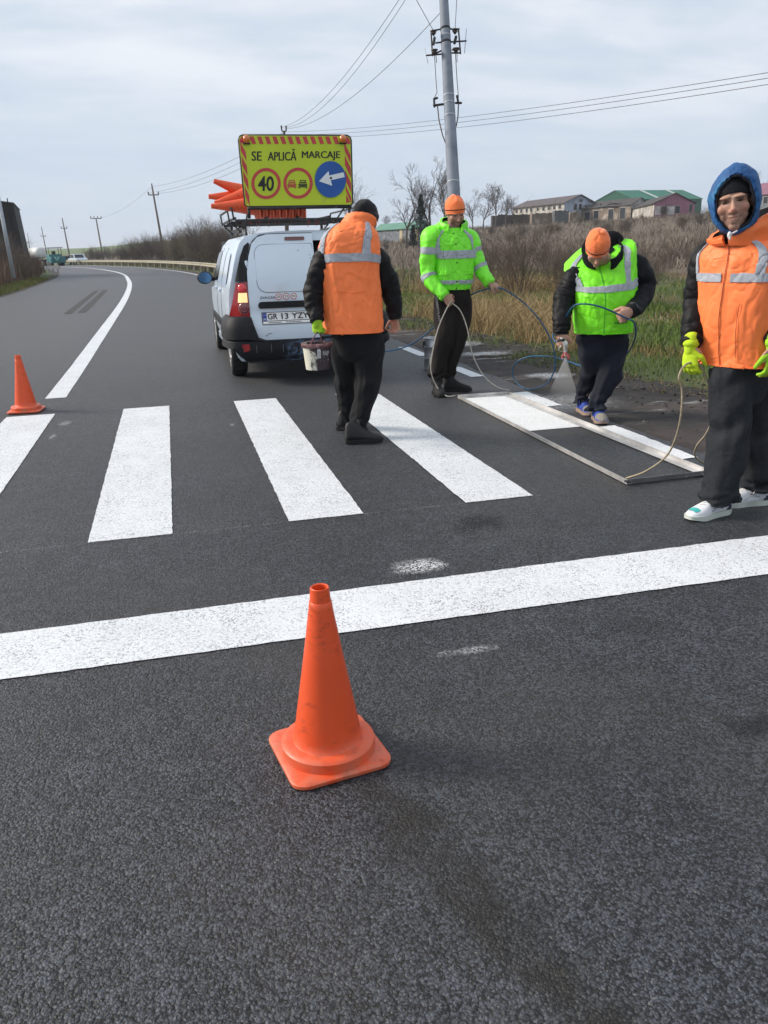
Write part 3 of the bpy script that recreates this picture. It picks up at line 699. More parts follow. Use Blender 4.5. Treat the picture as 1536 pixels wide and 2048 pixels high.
# sills, side mouldings, wheels
for s in (-1, 1):
    mb = MB(); mb.box((s*.868, 2.27, .56), (.03, 2.0, .10), bev=.01); mb.build('side_moulding', M_BLKPL, van)
    mb = MB(); mb.box((s*.80, 2.25, .27), (.06, 2.2, .09), bev=.015); mb.build('sill', M_WHITE, van)
    # raised blind-window pressing on the load side, front door window, door seams and handles
    def side(y, z, off): 
        xs = np.interp(z, [p[1] for p in PROF[2:]], [p[0] for p in PROF[2:]]); return V((s*(float(xs)*(1-.012*smooth(.6, 0, y))+off), y, z))
    def spatch(name, pts, off, mt, parent=van, sub=6):
        mb = MB(); a, b, c, d = pts; R = [[side(lerp(lerp(a[0], b[0], i/sub), lerp(d[0], c[0], i/sub), j/sub), lerp(lerp(a[1], b[1], i/sub), lerp(d[1], c[1], i/sub), j/sub), off) for i in range(sub+1)] for j in range(sub+1)]
        R2 = [[p-V((s*.012, 0, 0)) for p in r] for r in R]; mb.rings(R, False, False); mb.rings(R2, False, False)
        return mb.build(name, mt, parent)
    spatch('window_pressing', ((.62, 1.06), (1.34, 1.06), (1.34, 1.40), (.70, 1.40)), .010, M_WHITE)
    spatch('window_pressing', ((1.42, 1.06), (2.10, 1.06), (2.10, 1.42), (1.42, 1.42)), .010, M_WHITE)
    spatch('door_window', ((2.24, 1.06), (3.22, 1.04), (2.86, 1.40), (2.24, 1.44)), .008, M_GLASS)
    for y0, y1 in ((2.17, 2.17), (1.38, 1.38)):
        mb = MB(); mb.tube([side(y0, z, .001) for z in np.linspace(.36, 1.46, 10)], .004, 5); mb.build('door_seam', M_BLACK, van)
    for y in (1.55, 2.32):
        mb = MB(); mb.box(side(y, .965, .012), (.03, .16, .03), bev=.01); mb.build('door_handle', M_WHITE, van)
    for y in (.80, 3.70):
        w = thing('wheel', (0, 0, 0), None, None) if False else None
        Mx = Matrix.Rotation(s*PI/2, 3, 'Y')
        mb = MB(); mb.lathe([(.20, -.085), (.27, -.095), (.298, -.085), (.309, -.06), (.312, 0), (.309, .06), (.298, .085), (.27, .095), (.20, .085)], n=40, M=Mx)
        for k in range(44): a = 2*PI*k/44; mb.box(Mx @ V((.3115*math.cos(a), .3115*math.sin(a), .035*(1 if k % 2 else -1))), (.006, .012, .05), Mx @ Matrix.Rotation(a, 3, 'Z'))
        wo = link('wheel', mb.mesh('wheel'), van, (s*.765, y, .3125)); wo.data.materials.append(M_RUB); wo.data.polygons.foreach_set('use_smooth', [True]*len(wo.data.polygons))
        mb = MB(); mb.lathe([(.205, .07), (.205, .088), (.19, .083), (.175, .066), (.11, .072), (.05, .088), (.004, .092)], n=40, M=Mx)
        for k in range(8): a = 2*PI*k/8; mb.box(Mx @ V((.122*math.cos(a), .122*math.sin(a), .078)), (.115, .032, .016), Mx @ Matrix.Rotation(a, 3, 'Z'))
        mb.build('hubcap', M_RIM, wo, recalc=True)
        mb = MB(); mb.lathe([(.204, .02), (.1, .01), (.003, .01)], n=32, M=Mx); mb.build('brake_disc', M_INT, wo)
    mb = MB(); mb.ell((s*.975, 3.0, 1.075), (.108, .055, .088), n=20); mr_ = mb.build('mirror', M_BLKPL, van)
    mb = MB(); mb.lathe([(.002, 0), (.70, 0), (1, .0)], n=28, M=Matrix(((.092, 0, 0), (0, 0, .01), (0, .074, 0))), c=(s*.975, 2.944, 1.075)); mb.build('mirror_glass', mat('mirror_blue_glass', (.09, .20, .36), .10, .8), mr_)
    mb = MB(); mb.tube([(s*.82, 3.05, 1.05), (s*.93, 3.02, 1.05)], .03, 8); mb.build('mirror_arm', M_BLACK, mr_)
mb = MB(); R = [[V((x, y, z)) for x in (-.70, -.35, 0, .35, .70)] for y, z in ((3.0, 1.548), (3.25, 1.372), (3.45, 1.212), (3.6, 1.10))]
mb.rings(R, False, False); mb.build('windscreen', M_GLASS, van)
# the other rear door stands open, folded back along the right side
dr = MB(); dr.box((.93, -.16, 1.02), (.04, .50, 1.08), Matrix.Rotation(0, 3, 'Z'), bev=.03); ob = dr.build('rear_door_open', M_WHITE, van); ob.rotation_euler = (0, 0, 0)
ob.location = (-.02, 1.0, 0); ob['label'] = 'right rear door swung open along the side'
mb = MB(); mb.box((.445, .75, .545), (.66, 1.6, .02)); mb.build('load_floor', mat('load_floor', (.05, .045, .04), .85), van)
# roof rails and rack
rk = MB(); rk.box((0, 1.36, 1.735), (1.40, .03, .026)); rack_ = None
rails = []
for s in (-1, 1): rails.append(MB()); rails[-1].tube(crom([(s*.60, .34, 1.585), (s*.60, .40, 1.635), (s*.60, .6, 1.655), (s*.60, 1.6, 1.66), (s*.60, 2.4, 1.655), (s*.60, 2.6, 1.60)], 4), .016, 8)
rack = rk.build('roof_rack', M_RACK, van, sm=False)
for q in rails: q.build('roof_rail', M_RACK, rack)
def bar(name, a, b, r=.014, parent=rack, mt=M_RACK, n=6):
    mb = MB(); mb.tube([a, b], r, n); return mb.build(name, mt, parent)
def sbar(name, a, b, w=.03, parent=rack, mt=M_RACK):
    a, b = V(a), V(b); mb = MB(); t = (b-a).normalized(); q = t.to_track_quat('X', 'Z').to_matrix(); mb.box((a+b)/2, ((b-a).length, w, w), q, bev=.004); return mb.build(name, mt, parent)
RZ = 1.735
for y in (.42, 1.05, 1.7, 2.3): sbar('crossbar', (-.70, y, RZ), (.70, y, RZ), .028)
for x in (-.70, -.35, .0, .35, .70): sbar('side_bar', (x, .40, RZ+.026), (x, 2.35, RZ+.026), .022)
for s in (-1, 1):
    for y in (.42, 1.05, 2.3):
        sbar('rack_foot', (s*.60, y, 1.62), (s*.60, y, RZ), .034); sbar('rack_brace', (s*.60, y+.01, 1.64), (s*.69, y+.01, RZ-.01), .018)
    sbar('guard_rail', (s*.73, .40, RZ+.13), (s*.73, 2.3, RZ+.13), .02)
    for y in (.40, 1.05, 2.3): sbar('guard_post', (s*.715, y, RZ), (s*.73, y, RZ+.13), .018)
# drips and wires hanging from the rear crossbar
mb = MB()
for i in range(26):
    x = -.62+1.25*random.random(); mb.tube([(x, .405, RZ-.012), (x+.008*random.uniform(-1, 1), .40, RZ-.012-random.uniform(.015, .07))], .0035, 5)
mb.build('cable_ties', mat('rope_bits', (.16, .03, .03), .8), rack)

# ------------------------------------------------------------------ sign board on the rack
SY = 9.50
def S3(u, v, off=0.0): p = at(u, v, SY-off); return p
sc_ = S3(591, 412); board = thing('road_works_sign', sc_, 'yellow-green sign board with red hatched border reading SE APLICĂ MARCAJE above the van', 'sign')
M_YEL = mat('sign_yellow_green', (.50, .62, .018), .38, vary=(2.5, .07), dirt=(5, (.36, .42, .05), .58, .85)); M_SRED = mat('sign_red', (.52, .045, .05), .4, vary=(4, .1)); M_SBLU = mat('sign_blue', (.008, .085, .36), .38, vary=(3, .08))
def sb(name, mt, parent=board, sm=False): mbx = shift(_m, sc_) if parent is not None else _m; return mbx.build(name, mt, parent, sm=sm)
def rr_px(x0, x1, y0, y1, r): return [(a, b) for a, b in rrect(x0, x1, y0, y1, r)]
_out = [(486, 271), (694, 272), (699, 275), (701, 281), (704, 406), (701, 409), (495, 412), (491, 409), (478, 280), (480, 274)]
_m = MB(); _m.prism([S3(u, v) for u, v in _out], (0, .035, 0)); panel = _m; pn = shift(_m, sc_).build('panel', M_YEL, board, sm=False, recalc=True)
_m = MB(); _m.tube([S3(u, v, -.018) for u, v in _out+_out[:1]], .017, 6); shift(_m, sc_).build('frame', mat('sign_frame', (.03, .032, .035), .5), board)
def px_poly(pts, off=.003): _m.poly([S3(u, v, off) for u, v in pts])
_m = MB()
for i in range(12):
    x = 499+15.1*i
    if x > 676: break
    px_poly([(x, 273), (x+8.5, 273), (x+13.5, 288), (x+5.2, 288)])
px_poly([(479, 281), (482, 275), (486, 272), (492, 272), (500, 287), (479, 286)]); px_poly([(681, 272.5), (694, 273), (698, 276), (700, 281), (701, 288), (687, 288)])
def hatch(xa, xb, y0, y1, yl, yr, h):       # slanted bar clipped to the side band between columns xa (left) and xb
    px_poly([(xa(yl), yl), (xb(yr), yr), (xb(yr+h), yr+h), (xa(yl+h), yl+h)])
xl = lambda y: 479.5+(y-280)*.103; xr = lambda y: 490.5+(y-288)*.075
for y0, h in ((284, 18), (312, 20), (340, 21), (371, 22)): hatch(xl, xr, 0, 0, y0, y0+20, h)
px_poly([(xl(400), 398), (xl(400)+3, 408), (xl(408)+.5, 408)])
xl2 = lambda y: 688.5+(y-288)*.035; xr2 = lambda y: 700.6+(y-288)*.021
for y0, h in ((292, 17), (318, 20), (348, 20), (378, 18)): hatch(xl2, xr2, 0, 0, y0-8, y0+18, h if y0 < 370 else 12)
px_poly([(xl2(392), 388), (700, 404), (xl2(404), 406)])
sb('hatching', M_SRED)
_m = MB()
for s, a, b, y0, y1 in (('SE', 503.5, 523, 302.5, 321.5), ('APLICĂ', 536, 592.5, 297.5, 321.2), ('MARCAJE', 604, 680, 302.2, 320.6)):
    _m = MB()
    for k in range(3): text_on(_m, s, lambda p, q, a=a, b=b, y0=y0, y1=y1: S3(lerp(a, b, p)+.5*(k-1), lerp(y1, y0, q), .003+.0006*k), .0)
    sb('lettering', M_INK)
def px_disc(c, rx, ry, off, r0=0): 
    n = 40
    if not r0: _m.poly([S3(c[0]+rx*math.cos(2*PI*i/n), c[1]-ry*math.sin(2*PI*i/n), off) for i in range(n)])
    else:
        for i in range(n): _m.poly([S3(c[0]+q*rx*math.cos(2*PI*k/n), c[1]-q*ry*math.sin(2*PI*k/n), off) for q, k in ((r0, i), (r0, i+1), (1, i+1), (1, i))][::-1])
for c in ((532.2, 367), (596.2, 366.3)):
    _m = MB(); px_disc(c, 29.4, 31.2, .004, .80); rg = sb('sign_ring', M_SRED)
    if c[0] < 560:
        _m = MB(); text_on(_m, '40', lambda p, q: S3(lerp(516, 548, p), lerp(382.3, 352, q), .005), .022); sb('lettering', M_INK)
    else:
        for ox, mt in ((-21.5, M_SRED), (.5, M_INK)):
            _m = MB(); f = lambda pts, off=.005: _m.poly([S3(c[0]+ox+x, c[1]-.3+y, off) for x, y in pts])
            f([(1.5, 2), (3.5, -6), (14.5, -6), (16.5, 2), (15, 2), (13.3, -4.5), (4.7, -4.5), (3, 2)]); f([(0, 2.2), (18, 2.2), (18, 4), (0, 4)]); f([(.8, 4.6), (17.2, 4.6), (17.2, 6.6), (.8, 6.6)])
            f([(0, 7.2), (18, 7.2), (17.6, 8.4), (.4, 8.4)]); f([(1, 8.6), (3.4, 8.6), (3.4, 10.8), (1, 10.8)]); f([(14.6, 8.6), (17, 8.6), (17, 10.8), (14.6, 10.8)]); f([(4.5, -2), (13.5, -2), (14, .5), (4, .5)])
            sb('car_symbol', mt)
_m = MB(); px_disc((661, 358.5), 31.2, 36.5, .014); px_disc((661, 358.5), 31.2, 36.5, .006); n_ = 40
_m.add([S3(661+31.2*math.cos(2*PI*i/n_), 358.5-36.5*math.sin(2*PI*i/n_), o) for o in (.006, .014) for i in range(n_)], [(i, (i+1) % n_, n_+(i+1) % n_, n_+i) for i in range(n_)])
dsk = sb('arrow_disc', M_SBLU)
_m = MB(); px_poly([(638, 362.5), (657, 342), (658.5, 351), (687, 344.5), (689.5, 354), (661.5, 360.5), (664.5, 371.5)], .016); arr = sb('arrow', mat('sign_white', (.74, .78, .82), .4)); 
_m = MB(); px_disc((662, 356), 2.2, 2.4, .020); sb('bolt', M_INK)
for u in (493, 686):
    c = S3(u, 278 if u < 600 else 277.5, .03); _m = MB(); _m.ell(c, (.037, .03, .042), n=18); lamp = shift(_m, sc_).build('beacon', mat('amber_lens', (.62, .16, .012), .18, coat=1, bump=(90, .3, .004)), board)
    _m = MB(); _m.box(c+V((0, .022, -.043)), (.075, .03, .012)); shift(_m, sc_).build('beacon_bracket', M_BLACK, lamp)
# black legs of the board down to the rack
_m = MB()
for u in (497, 698): 
    p = S3(u, 412, -.03); _m.tube([p, V((p.x, p.y, RZ+.02))], .016, 6)
a_, b_ = S3(495, 414, -.02), S3(703, 411, -.02); _m.box((a_+b_)/2+V((0, 0, -.012)), ((b_-a_).length, .03, .035)); 
for u in (497, 690): p = S3(u, 413, -.03); _m.tube([p, V((p.x+.02, p.y+.55, RZ+.03))], .011, 6)
shift(_m, sc_).build('support_legs', M_RACK, board)
# nested cones lying on the rack, tips to the left
def rack_cone(p, d, roll, label):
    t = cone(p, label, 'cones on the roof rack'); d = V(d).normalized(); q = d.to_track_quat('Z', 'Y'); t.rotation_euler = (q.to_matrix() @ Matrix.Rotation(roll, 3, 'Z')).to_euler()
_ord = ['rightmost', 'second', 'third', 'fourth', 'fifth', 'sixth', 'seventh', 'leftmost']
for i in range(8):
    rack_cone((VX+.10-.072*i, VY+.62, RZ+.155+.15*.0), (-1, .02*math.sin(i*2.1), .015), .10*math.sin(i*5.), ('%s of the nested orange cones lying under the sign board' % _ord[i]) if i in (0, 7) else '%s from the right of the nested orange cones lying under the sign board' % _ord[i])
rack_cone((VX-.36, VY+.98, RZ+.27), (-1, .04, .36), .3, 'orange cone on the van roof whose tip points up left past the sign')
rack_cone((VX-.40, VY+1.02, RZ+.275), (-1, .02, .02), .5, 'orange cone on the van roof whose tip lies between two others')
rack_cone((VX-.36, VY+.90, RZ+.33), (-1, .0, -.24), .2, 'orange cone on the van roof whose tip points down left')
# ------------------------------------------------------------------ people
def fuse(mb, voxel, it=6, fac=.5, sm=True):
    """weld overlapping closed shells into one continuous smooth surface"""
    me = mb.mesh('tmp'); bm = bmesh.new(); bm.from_mesh(me); bmesh.ops.recalc_face_normals(bm, faces=bm.faces[:]); bm.to_mesh(me); bm.free()
    o = link('tmp', me); m = o.modifiers.new('r', 'REMESH'); m.mode = 'VOXEL'; m.voxel_size = voxel; m.use_smooth_shade = True
    if it: s = o.modifiers.new('s', 'SMOOTH'); s.iterations = it; s.factor = fac
    dg = bpy.context.evaluated_depsgraph_get(); dg.update()
    r = bpy.data.meshes.new_from_object(o.evaluated_get(dg)); bpy.data.objects.remove(o); bpy.data.meshes.remove(me)
    return r
def place(name, me, mt, parent, org, sm=True):
    n = len(me.vertices); co = np.empty(n*3, np.float32); me.vertices.foreach_get('co', co); co = co.reshape(-1, 3)-np.array(org, np.float32)
    me.vertices.foreach_set('co', co.ravel()); me.name = name; me.materials.clear(); me.materials.append(mt)
    me.polygons.foreach_set('use_smooth', [sm]*len(me.polygons)); me.update(); return link(name, me, parent)
def nz(p, s, k=0): return noise.noise(V((p[0]*s+k*7.3, p[1]*s+k*3.1, p[2]*s-k)))
def az(deg): a = math.radians(deg); return V((math.sin(a), math.cos(a), 0))
class Torso:
    """garment surface S(theta, t): theta 0 = front, 90 = the wearer's right"""
    def __init__(s, st, n=2.5, folds=.006, seed=1, dirfold=None):
        # station: (centre, facing degrees, half width, front depth, back depth, pitch degrees)
        s.A = crom([tuple(q[0])+tuple(q[1:6])+((q[6] if len(q) > 6 else 0),) for q in st], 8); s.n = n; s.folds = folds; s.seed = seed; s.m = len(st); s.df = dirfold
    def S(s, th, t, off=0.0):
        p = s.S0(th, t)
        if not off: return p
        e = .004; n = (s.S0(th+.03, t)-s.S0(th-.03, t)).cross(s.S0(th, min(1, t+e))-s.S0(th, max(0, t-e)))
        if n.length < 1e-9: return p
        n.normalize(); c = p-s.cen(t)
        if n.dot(c) < 0: n = -n
        return p+n*off
    def cen(s, t):
        x = t*(len(s.A)-1); i = min(int(x), len(s.A)-2); q = s.A[i]*(1-(x-i))+s.A[i+1]*(x-i); return V(q[:3])-V((0, 0, .05))
    def S0(s, th, t):
        x = t*(len(s.A)-1); i = min(int(x), len(s.A)-2); q = s.A[i]*(1-(x-i))+s.A[i+1]*(x-i)
        c = V(q[:3]); f = az(q[3]); ro = math.radians(q[8]); r = V((f.y*math.cos(ro), -f.x*math.cos(ro), -math.sin(ro))); pi = math.radians(q[7]); f2 = f*math.cos(pi)-V((0, 0, 1))*math.sin(pi)
        a, b = q[4], (q[5] if math.cos(th) > 0 else q[6]); e = 2/s.n
        sx, cy = math.sin(th), math.cos(th)
        p = r*(a*math.copysign(abs(sx)**e, sx))+f2*(b*math.copysign(abs(cy)**e, cy))
        w = c+p; d = 0
        if s.folds:
            k = s.seed
            u1 = V((th*1.4, t*3.0+.5*math.sin(th*2+k), k)); d = s.folds*(1.5*noise.noise(u1*1.6)+.55*noise.noise(V((th*3.6+t*2.2, t*6-th*1.1, k+3)))+.18*noise.noise(V((th*8+t*4, t*16-th*3, k+9))))
            g1 = abs(noise.noise(V((th*1.9+t*2.4, t*5.5-th*1.9, k+5)))); g2 = abs(noise.noise(V((th*3.3-t*3.0, t*8+th*2.4, k+11)))); d += s.folds*(.55*max(0, 1-g1*5.0)**1.5-.7*max(0, 1-g2*6.0)**2)*smooth(.97, .75, t)
        return w+(p.normalized()*d if p.length > 1e-5 else V())
    def patch(s, mb, th0, th1, t0, t1, off, nu=40, nv=24, thick=0.0, mi=0):
        nu, nv = int(nu*1.6), int(max(nv*1.5, (t1-t0)*150)); off += .002
        g = lambda q, t: math.radians(q(t) if callable(q) else q)
        tt = [lerp(t0, t1, j/nv) for j in range(nv+1)]
        R = [[s.S(lerp(g(th0, t), g(th1, t), i/nu), t, off) for i in range(nu+1)] for t in tt]
        mb.rings(R, False, False, mi)
        if thick:
            R2 = [[s.S(lerp(g(th0, t), g(th1, t), i/nu), t, off-thick) for i in range(nu+1)] for t in tt]
            mb.rings(R2, False, False, mi)
            for A, B in ((R[0], R2[0]), (R[-1], R2[-1]), ([r[0] for r in R], [r[0] for r in R2]), ([r[-1] for r in R], [r[-1] for r in R2])): mb.rings([A, B], False, False, mi)
    def full(s, mb, t0=0, t1=1, nu=168, nv=150, off=0, thick=.012):
        R = [[s.S(2*PI*i/nu, lerp(t0, t1, j/nv), off) for i in range(nu)] for j in range(nv+1)]
        hem = [[s.S(2*PI*i/nu, t0, off-thick) for i in range(nu)], [s.S(2*PI*i/nu, lerp(t0, t1, .12), off-thick*1.3) for i in range(nu)]]
        mb.rings(hem[::-1]+R, False)
    def band(s, mb, t0, t1, off=.004): s.patch(mb, 0, 360, t0, t1, off, 110, 4, .006)
def limb(pts, rad, k=8): return [V(p) for p in crom(pts, k)], [float(r[0]) for r in crom([(r,) for r in rad], k)]
def sleeve(mb, pts, rad, seed=0, quilt=0, folds=.007, n=36, k=14):
    P, R = limb(pts, rad, k); L = sum((P[i+1]-P[i]).length for i in range(len(P)-1))
    def disp(t, a, p):
        d = folds*(1.3*noise.noise(V((math.cos(a)*.9, math.sin(a)*.9, t*7+seed)))+.9*noise.noise(V((math.cos(a)*1.6, math.sin(a)*1.6, t*17+seed*2)))+.4*noise.noise(V((math.cos(a)*4, math.sin(a)*4, t*34+seed))))
        if quilt: 
            w = t*quilt+.16*math.sin(2*a+seed)+.35*noise.noise(V((math.cos(a), math.sin(a), t*5+seed))); d += .0085*(abs(math.sin(w*PI))**.55-.6)
        return d
    mb.tube(P, R, n, disp=disp); return P, R, disp
def ring_band(P, R, disp, t0, t1, off=.005, n=36):
    m = len(P); idx = [i for i in range(m) if t0 <= i/(m-1) <= t1]; mb = MB()
    # follow the sleeve's own rings so that the band lies on its folds
    T = [(P[min(i+1, m-1)]-P[max(i-1, 0)]).normalized() for i in range(m)]; u = V((1, 0, 0)) if abs(T[0].x) < .8 else V((0, 1, 0)); RG = []
    for i in range(m):
        u = (u-T[i]*u.dot(T[i])).normalized(); w = T[i].cross(u)
        if i in idx: RG.append([P[i]+(u*math.cos(2*PI*j/n)+w*math.sin(2*PI*j/n))*(R[i]+disp(i/(m-1), 2*PI*j/n, P[i])+off) for j in range(n)])
    mb.rings(RG, False); return mb
def hand(mb, W, d, nrm, thumb, curl=(25, 35, 25), s=1.0, fat=1.0, spread=4, thumb_in=.3):
    d, nrm = V(d).normalized(), V(nrm); nrm = (nrm-d*nrm.dot(d)).normalized(); side = d.cross(nrm).normalized(); W = V(W)
    mb.tube([W-d*.03*s, W+d*.012*s, W+d*.045*s, W+d*.082*s], [(.024*s*fat, .021*s*fat), (.029*s*fat, .019*s*fat), (.038*s*fat, .018*s*fat), (.040*s*fat, .0145*s*fat)], 14, side=side, rnd=True)
    for k, (o, L) in enumerate(((-.030, .060), (-.010, .074), (.010, .078), (.029, .070))):
        o = o*thumb; b = W+d*.078*s+side*o*s; q = d; P = [b-d*.02*s, b]; ang = 0
        for seg, c in zip((.45, .31, .24), curl):
            ang += math.radians(c*(1+.08*(k-1.5)))
            v = (d*math.cos(ang)-nrm*math.sin(ang)+side*math.radians(spread*(k-1.5))*thumb*math.cos(ang)).normalized(); P.append(P[-1]+v*L*seg*s)
        mb.tube(P, [.0098*s*fat, .0098*s*fat, .0092*s*fat, .0085*s*fat, .0074*s*fat], 10, rnd=True)
    b = W+d*.022*s+side*thumb*.026*s; v1 = (d*.62+side*thumb*.72-nrm*thumb_in).normalized(); v2 = (d*.9+side*thumb*.1-nrm*(thumb_in+.35)).normalized()
    mb.tube([b-v1*.012*s, b+v1*.038*s, b+v1*.038*s+v2*.03*s, b+v1*.038*s+v2*.052*s], [.0145*s*fat, .0125*s*fat, .0105*s*fat, .0085*s*fat], 10, rnd=True)
def head_frame(c, face, tilt=0, rollv=0):
    f = az(face); t = math.radians(tilt); fw = f*math.cos(t)-V((0, 0, 1))*math.sin(t); r = V((f.y, -f.x, 0)); up = r.cross(fw)
    q = math.radians(rollv); r2 = r*math.cos(q)+up*math.sin(q); up2 = -r*math.sin(q)+up*math.cos(q)
    return V(c), Matrix((r2, fw, up2)).transposed()
def head_blobs(mb, H, s=1.0):
    c, M = H; E = lambda p, r: mb.ell(c+M @ (V(p)*s), tuple(q*s for q in r), M, 18, 12)
    E((0, -.012, .035), (.076, .096, .084)); E((0, .030, -.018), (.064, .062, .085)); E((0, .032, -.070), (.050, .050, .043)); E((0, .070, -.098), (.024, .020, .018))
    for q in (-1, 1):
        E((q*.043, .058, -.024), (.023, .024, .024)); E((q*.038, .048, -.052), (.022, .026, .026)); E((q*.079, -.010, -.006), (.008, .019, .031)); E((q*.0125, .096, -.036), (.0065, .009, .007)); E((q*.036, -.0, -.075), (.02, .04, .03)); E((q*.027, .083, .0215), (.026, .0135, .0085))
    mb.tube([c+M @ (V(p)*s) for p in ((0, .084, .018), (0, .097, -.008), (0, .110, -.030), (0, .104, -.037))], [.0065*s, .0085*s, .0125*s, .010*s], 10, rnd=True)
    E((0, .0890, -.0575), (.024, .0075, .0042)); E((0, .0885, -.0670), (.021, .0078, .0050)); E((0, .085, -.078), (.018, .010, .008))
def skin_mat(name, col):
    t = NT(name); a = t.N.new('ShaderNodeAttribute'); a.attribute_name = 'tint'
    c = t.mix(t.noise(55, 6, .7), tuple(q*.84 for q in col), tuple(q*1.14 for q in col)); c = t.mix(1.0, c, a.outputs['Color'], 'MULTIPLY')
    t.p.inputs['Subsurface Weight'].default_value = .05; t.p.inputs['Subsurface Radius'].default_value = (.01, .004, .002); t.p.inputs['Subsurface Scale'].default_value = .4
    return t.fin(c, .55, t.bump(t.noise(120, 5, .7), .22, .004))
def finish_body(mb, H, mt, parent, org, stubble=.55, s=1.0):
    me = fuse(mb, .0052, 4, .5); c, M = H; Mi = M.transposed(); n = len(me.vertices)
    co = np.empty(n*3, np.float32); me.vertices.foreach_get('co', co); co = co.reshape(-1, 3).astype(float)
    L = ((co-np.array(c)) @ np.array(Mi).T)/s; x, y, z = L[:, 0], L[:, 1], L[:, 2]
    near = (np.linalg.norm(L, axis=1) < .16); front = near & (y > .03)
    g = lambda cx, cz, sx, sz: np.exp(-((np.abs(x)-cx)/sx)**2-((z-cz)/sz)**2)
    push = .0085*g(.031, .005, .014, .0085)+.0045*np.exp(-((np.abs(x))/.030)**4-((z+.0622)/.0030)**2)+.004*g(.030, -.050, .006, .02)*(z < -.03)-.003*g(.030, .021, .016, .005)
    L2 = L.copy(); L2[front, 1] -= push[front]
    co2 = (L2*s) @ np.array(M).T+np.array(c); me.vertices.foreach_set('co', co2.astype(np.float32).ravel())
    tint = np.ones((n, 4)); F = front
    lip = np.exp(-(x/.025)**4-((z+.062)/.0065)**4); st = np.clip((-.028-z)/.025, 0, 1)*near*(y > -.03); st = st+np.exp(-(x/.028)**4-((z+.048)/.007)**2)*F
    st = np.clip(st, 0, 1)*stubble*(1-lip*.8)
    for i, v in enumerate((.50, .52, .58)): tint[:, i] *= 1-(1-v)*st
    for i, v in enumerate((.80, .60, .58)): tint[:, i] *= 1-(1-v)*lip*F*.6
    chk = g(.045, -.025, .02, .02)*F+np.exp(-(x/.015)**2-((z+.03)/.014)**2)*F
    for i, v in enumerate((1.06, .86, .84)): tint[:, i] *= 1-(1-v)*chk
    at_ = me.color_attributes.new('tint', 'FLOAT_COLOR', 'POINT'); at_.data.foreach_set('color', tint.astype(np.float32).ravel())
    body = place('body', me, mt, parent, org)
    W = lambda p: c+M @ (V(p)*s)-V(org)
    for q in (-1, 1):
        e = MB(); e.ell(W((q*.031, .0735, .0045)), (.0130*s, .009*s, .0046*s), M, 14, 8); eo = e.build('eye', mat('eye_white', (.42, .36, .32), .25), parent)
        e = MB(); e.ell(W((q*.030, .0805, .0040)), (.0060*s, .0035*s, .0046*s), M, 12, 6); e.build('iris', mat('dark_iris', (.018, .011, .008), .12), eo)
        b = MB(); b.tube([W(p) for p in crom([(q*.012, .0905, .0185), (q*.026, .0905, .0235), (q*.040, .082, .0225), (q*.049, .070, .0165)], 4)], [.0022*s, .0028*s, .0032*s, .0036*s, .0040*s, .0042*s, .0042*s, .0040*s, .0038*s, .0034*s, .003*s, .0025*s, .0015*s], 7, rnd=True); b.build('eyebrow', mat('dark_hair', (.012, .009, .008), .8), parent)
        b = MB(); b.tube([W(p) for p in crom([(q*.0175, .0835, .0045), (q*.030, .0865, .0092), (q*.044, .076, .0045)], 4)], .0032*s, 6, rnd=True); b.build('eyelid', mat('eyelid_skin', (.13, .065, .045), .6), parent)
    return body
def beanie(H, mt, parent, org, s=1.0, tall=1.0, cuff=None, stripe=None, rim=(.034, -.050), seed=0, slump=(0, 0), cm=None):
    c, M = H; nu, nv = 56, 22
    def pt(th, k, off=0):
        er = lerp(rim[1], rim[0], .5+.5*math.cos(th)); r = V((.084, .106, .098*tall)); cz = .034
        e0 = math.asin(max(-.95, min(.9, (er-cz)/r.z))); e = lerp(e0, PI/2*.995, k)
        w = .004*noise.noise(V((math.cos(th)*2, math.sin(th)*2, k*4+seed)))+.0025*noise.noise(V((math.cos(th)*5, math.sin(th)*5, k*9+seed)))
        w -= .006*smooth(.55, .85, k)*(.5+.5*math.cos(4*th+seed))*smooth(1, .9, k)
        rad = math.cos(e)**.82 if e > 0 else math.cos(e)
        p = V((math.sin(th)*(r.x+off+w)*rad, math.cos(th)*(r.y+off+w)*rad-.012, cz+math.sin(e)*(r.z+off*.6+w)))
        p.x += slump[0]*k*k; p.y += slump[1]*k*k
        return c+M @ (p*s)-V(org)
    mb = MB(); mb.rings([[pt(2*PI*i/nu, .0, -.008) for i in range(nu)]]+[[pt(2*PI*i/nu, j/nv) for i in range(nu)] for j in range(nv+1)], True); b = mb.build('beanie', mt, parent)
    if cuff:
        mb = MB(); ks = np.linspace(-.01, cuff, 7); mb.rings([[pt(2*PI*i/nu, k, .003+.007*math.sin(PI*(j+.6)/7.2)) for i in range(nu)] for j, k in enumerate(ks)]+[[pt(2*PI*i/nu, cuff, -.002) for i in range(nu)]], False); mb.build('cuff', cm or mt, b)
    if stripe:
        mb = MB(); mb.rings([[pt(2*PI*i/nu, k, o) for i in range(nu)] for k, o in ((stripe[0], .0005), (stripe[0], .0022), (stripe[1], .0022), (stripe[1], .0005))], False); mb.build('stripe', mat('beanie_stripe', (.03, .008, .008), .9), b)
        mb = MB(); mb.tube([pt(2*PI*i/nu, .012, .001) for i in range(nu+1)], .0035*s, 6, caps=False); mb.build('hem_roll', mt, b)
    return b
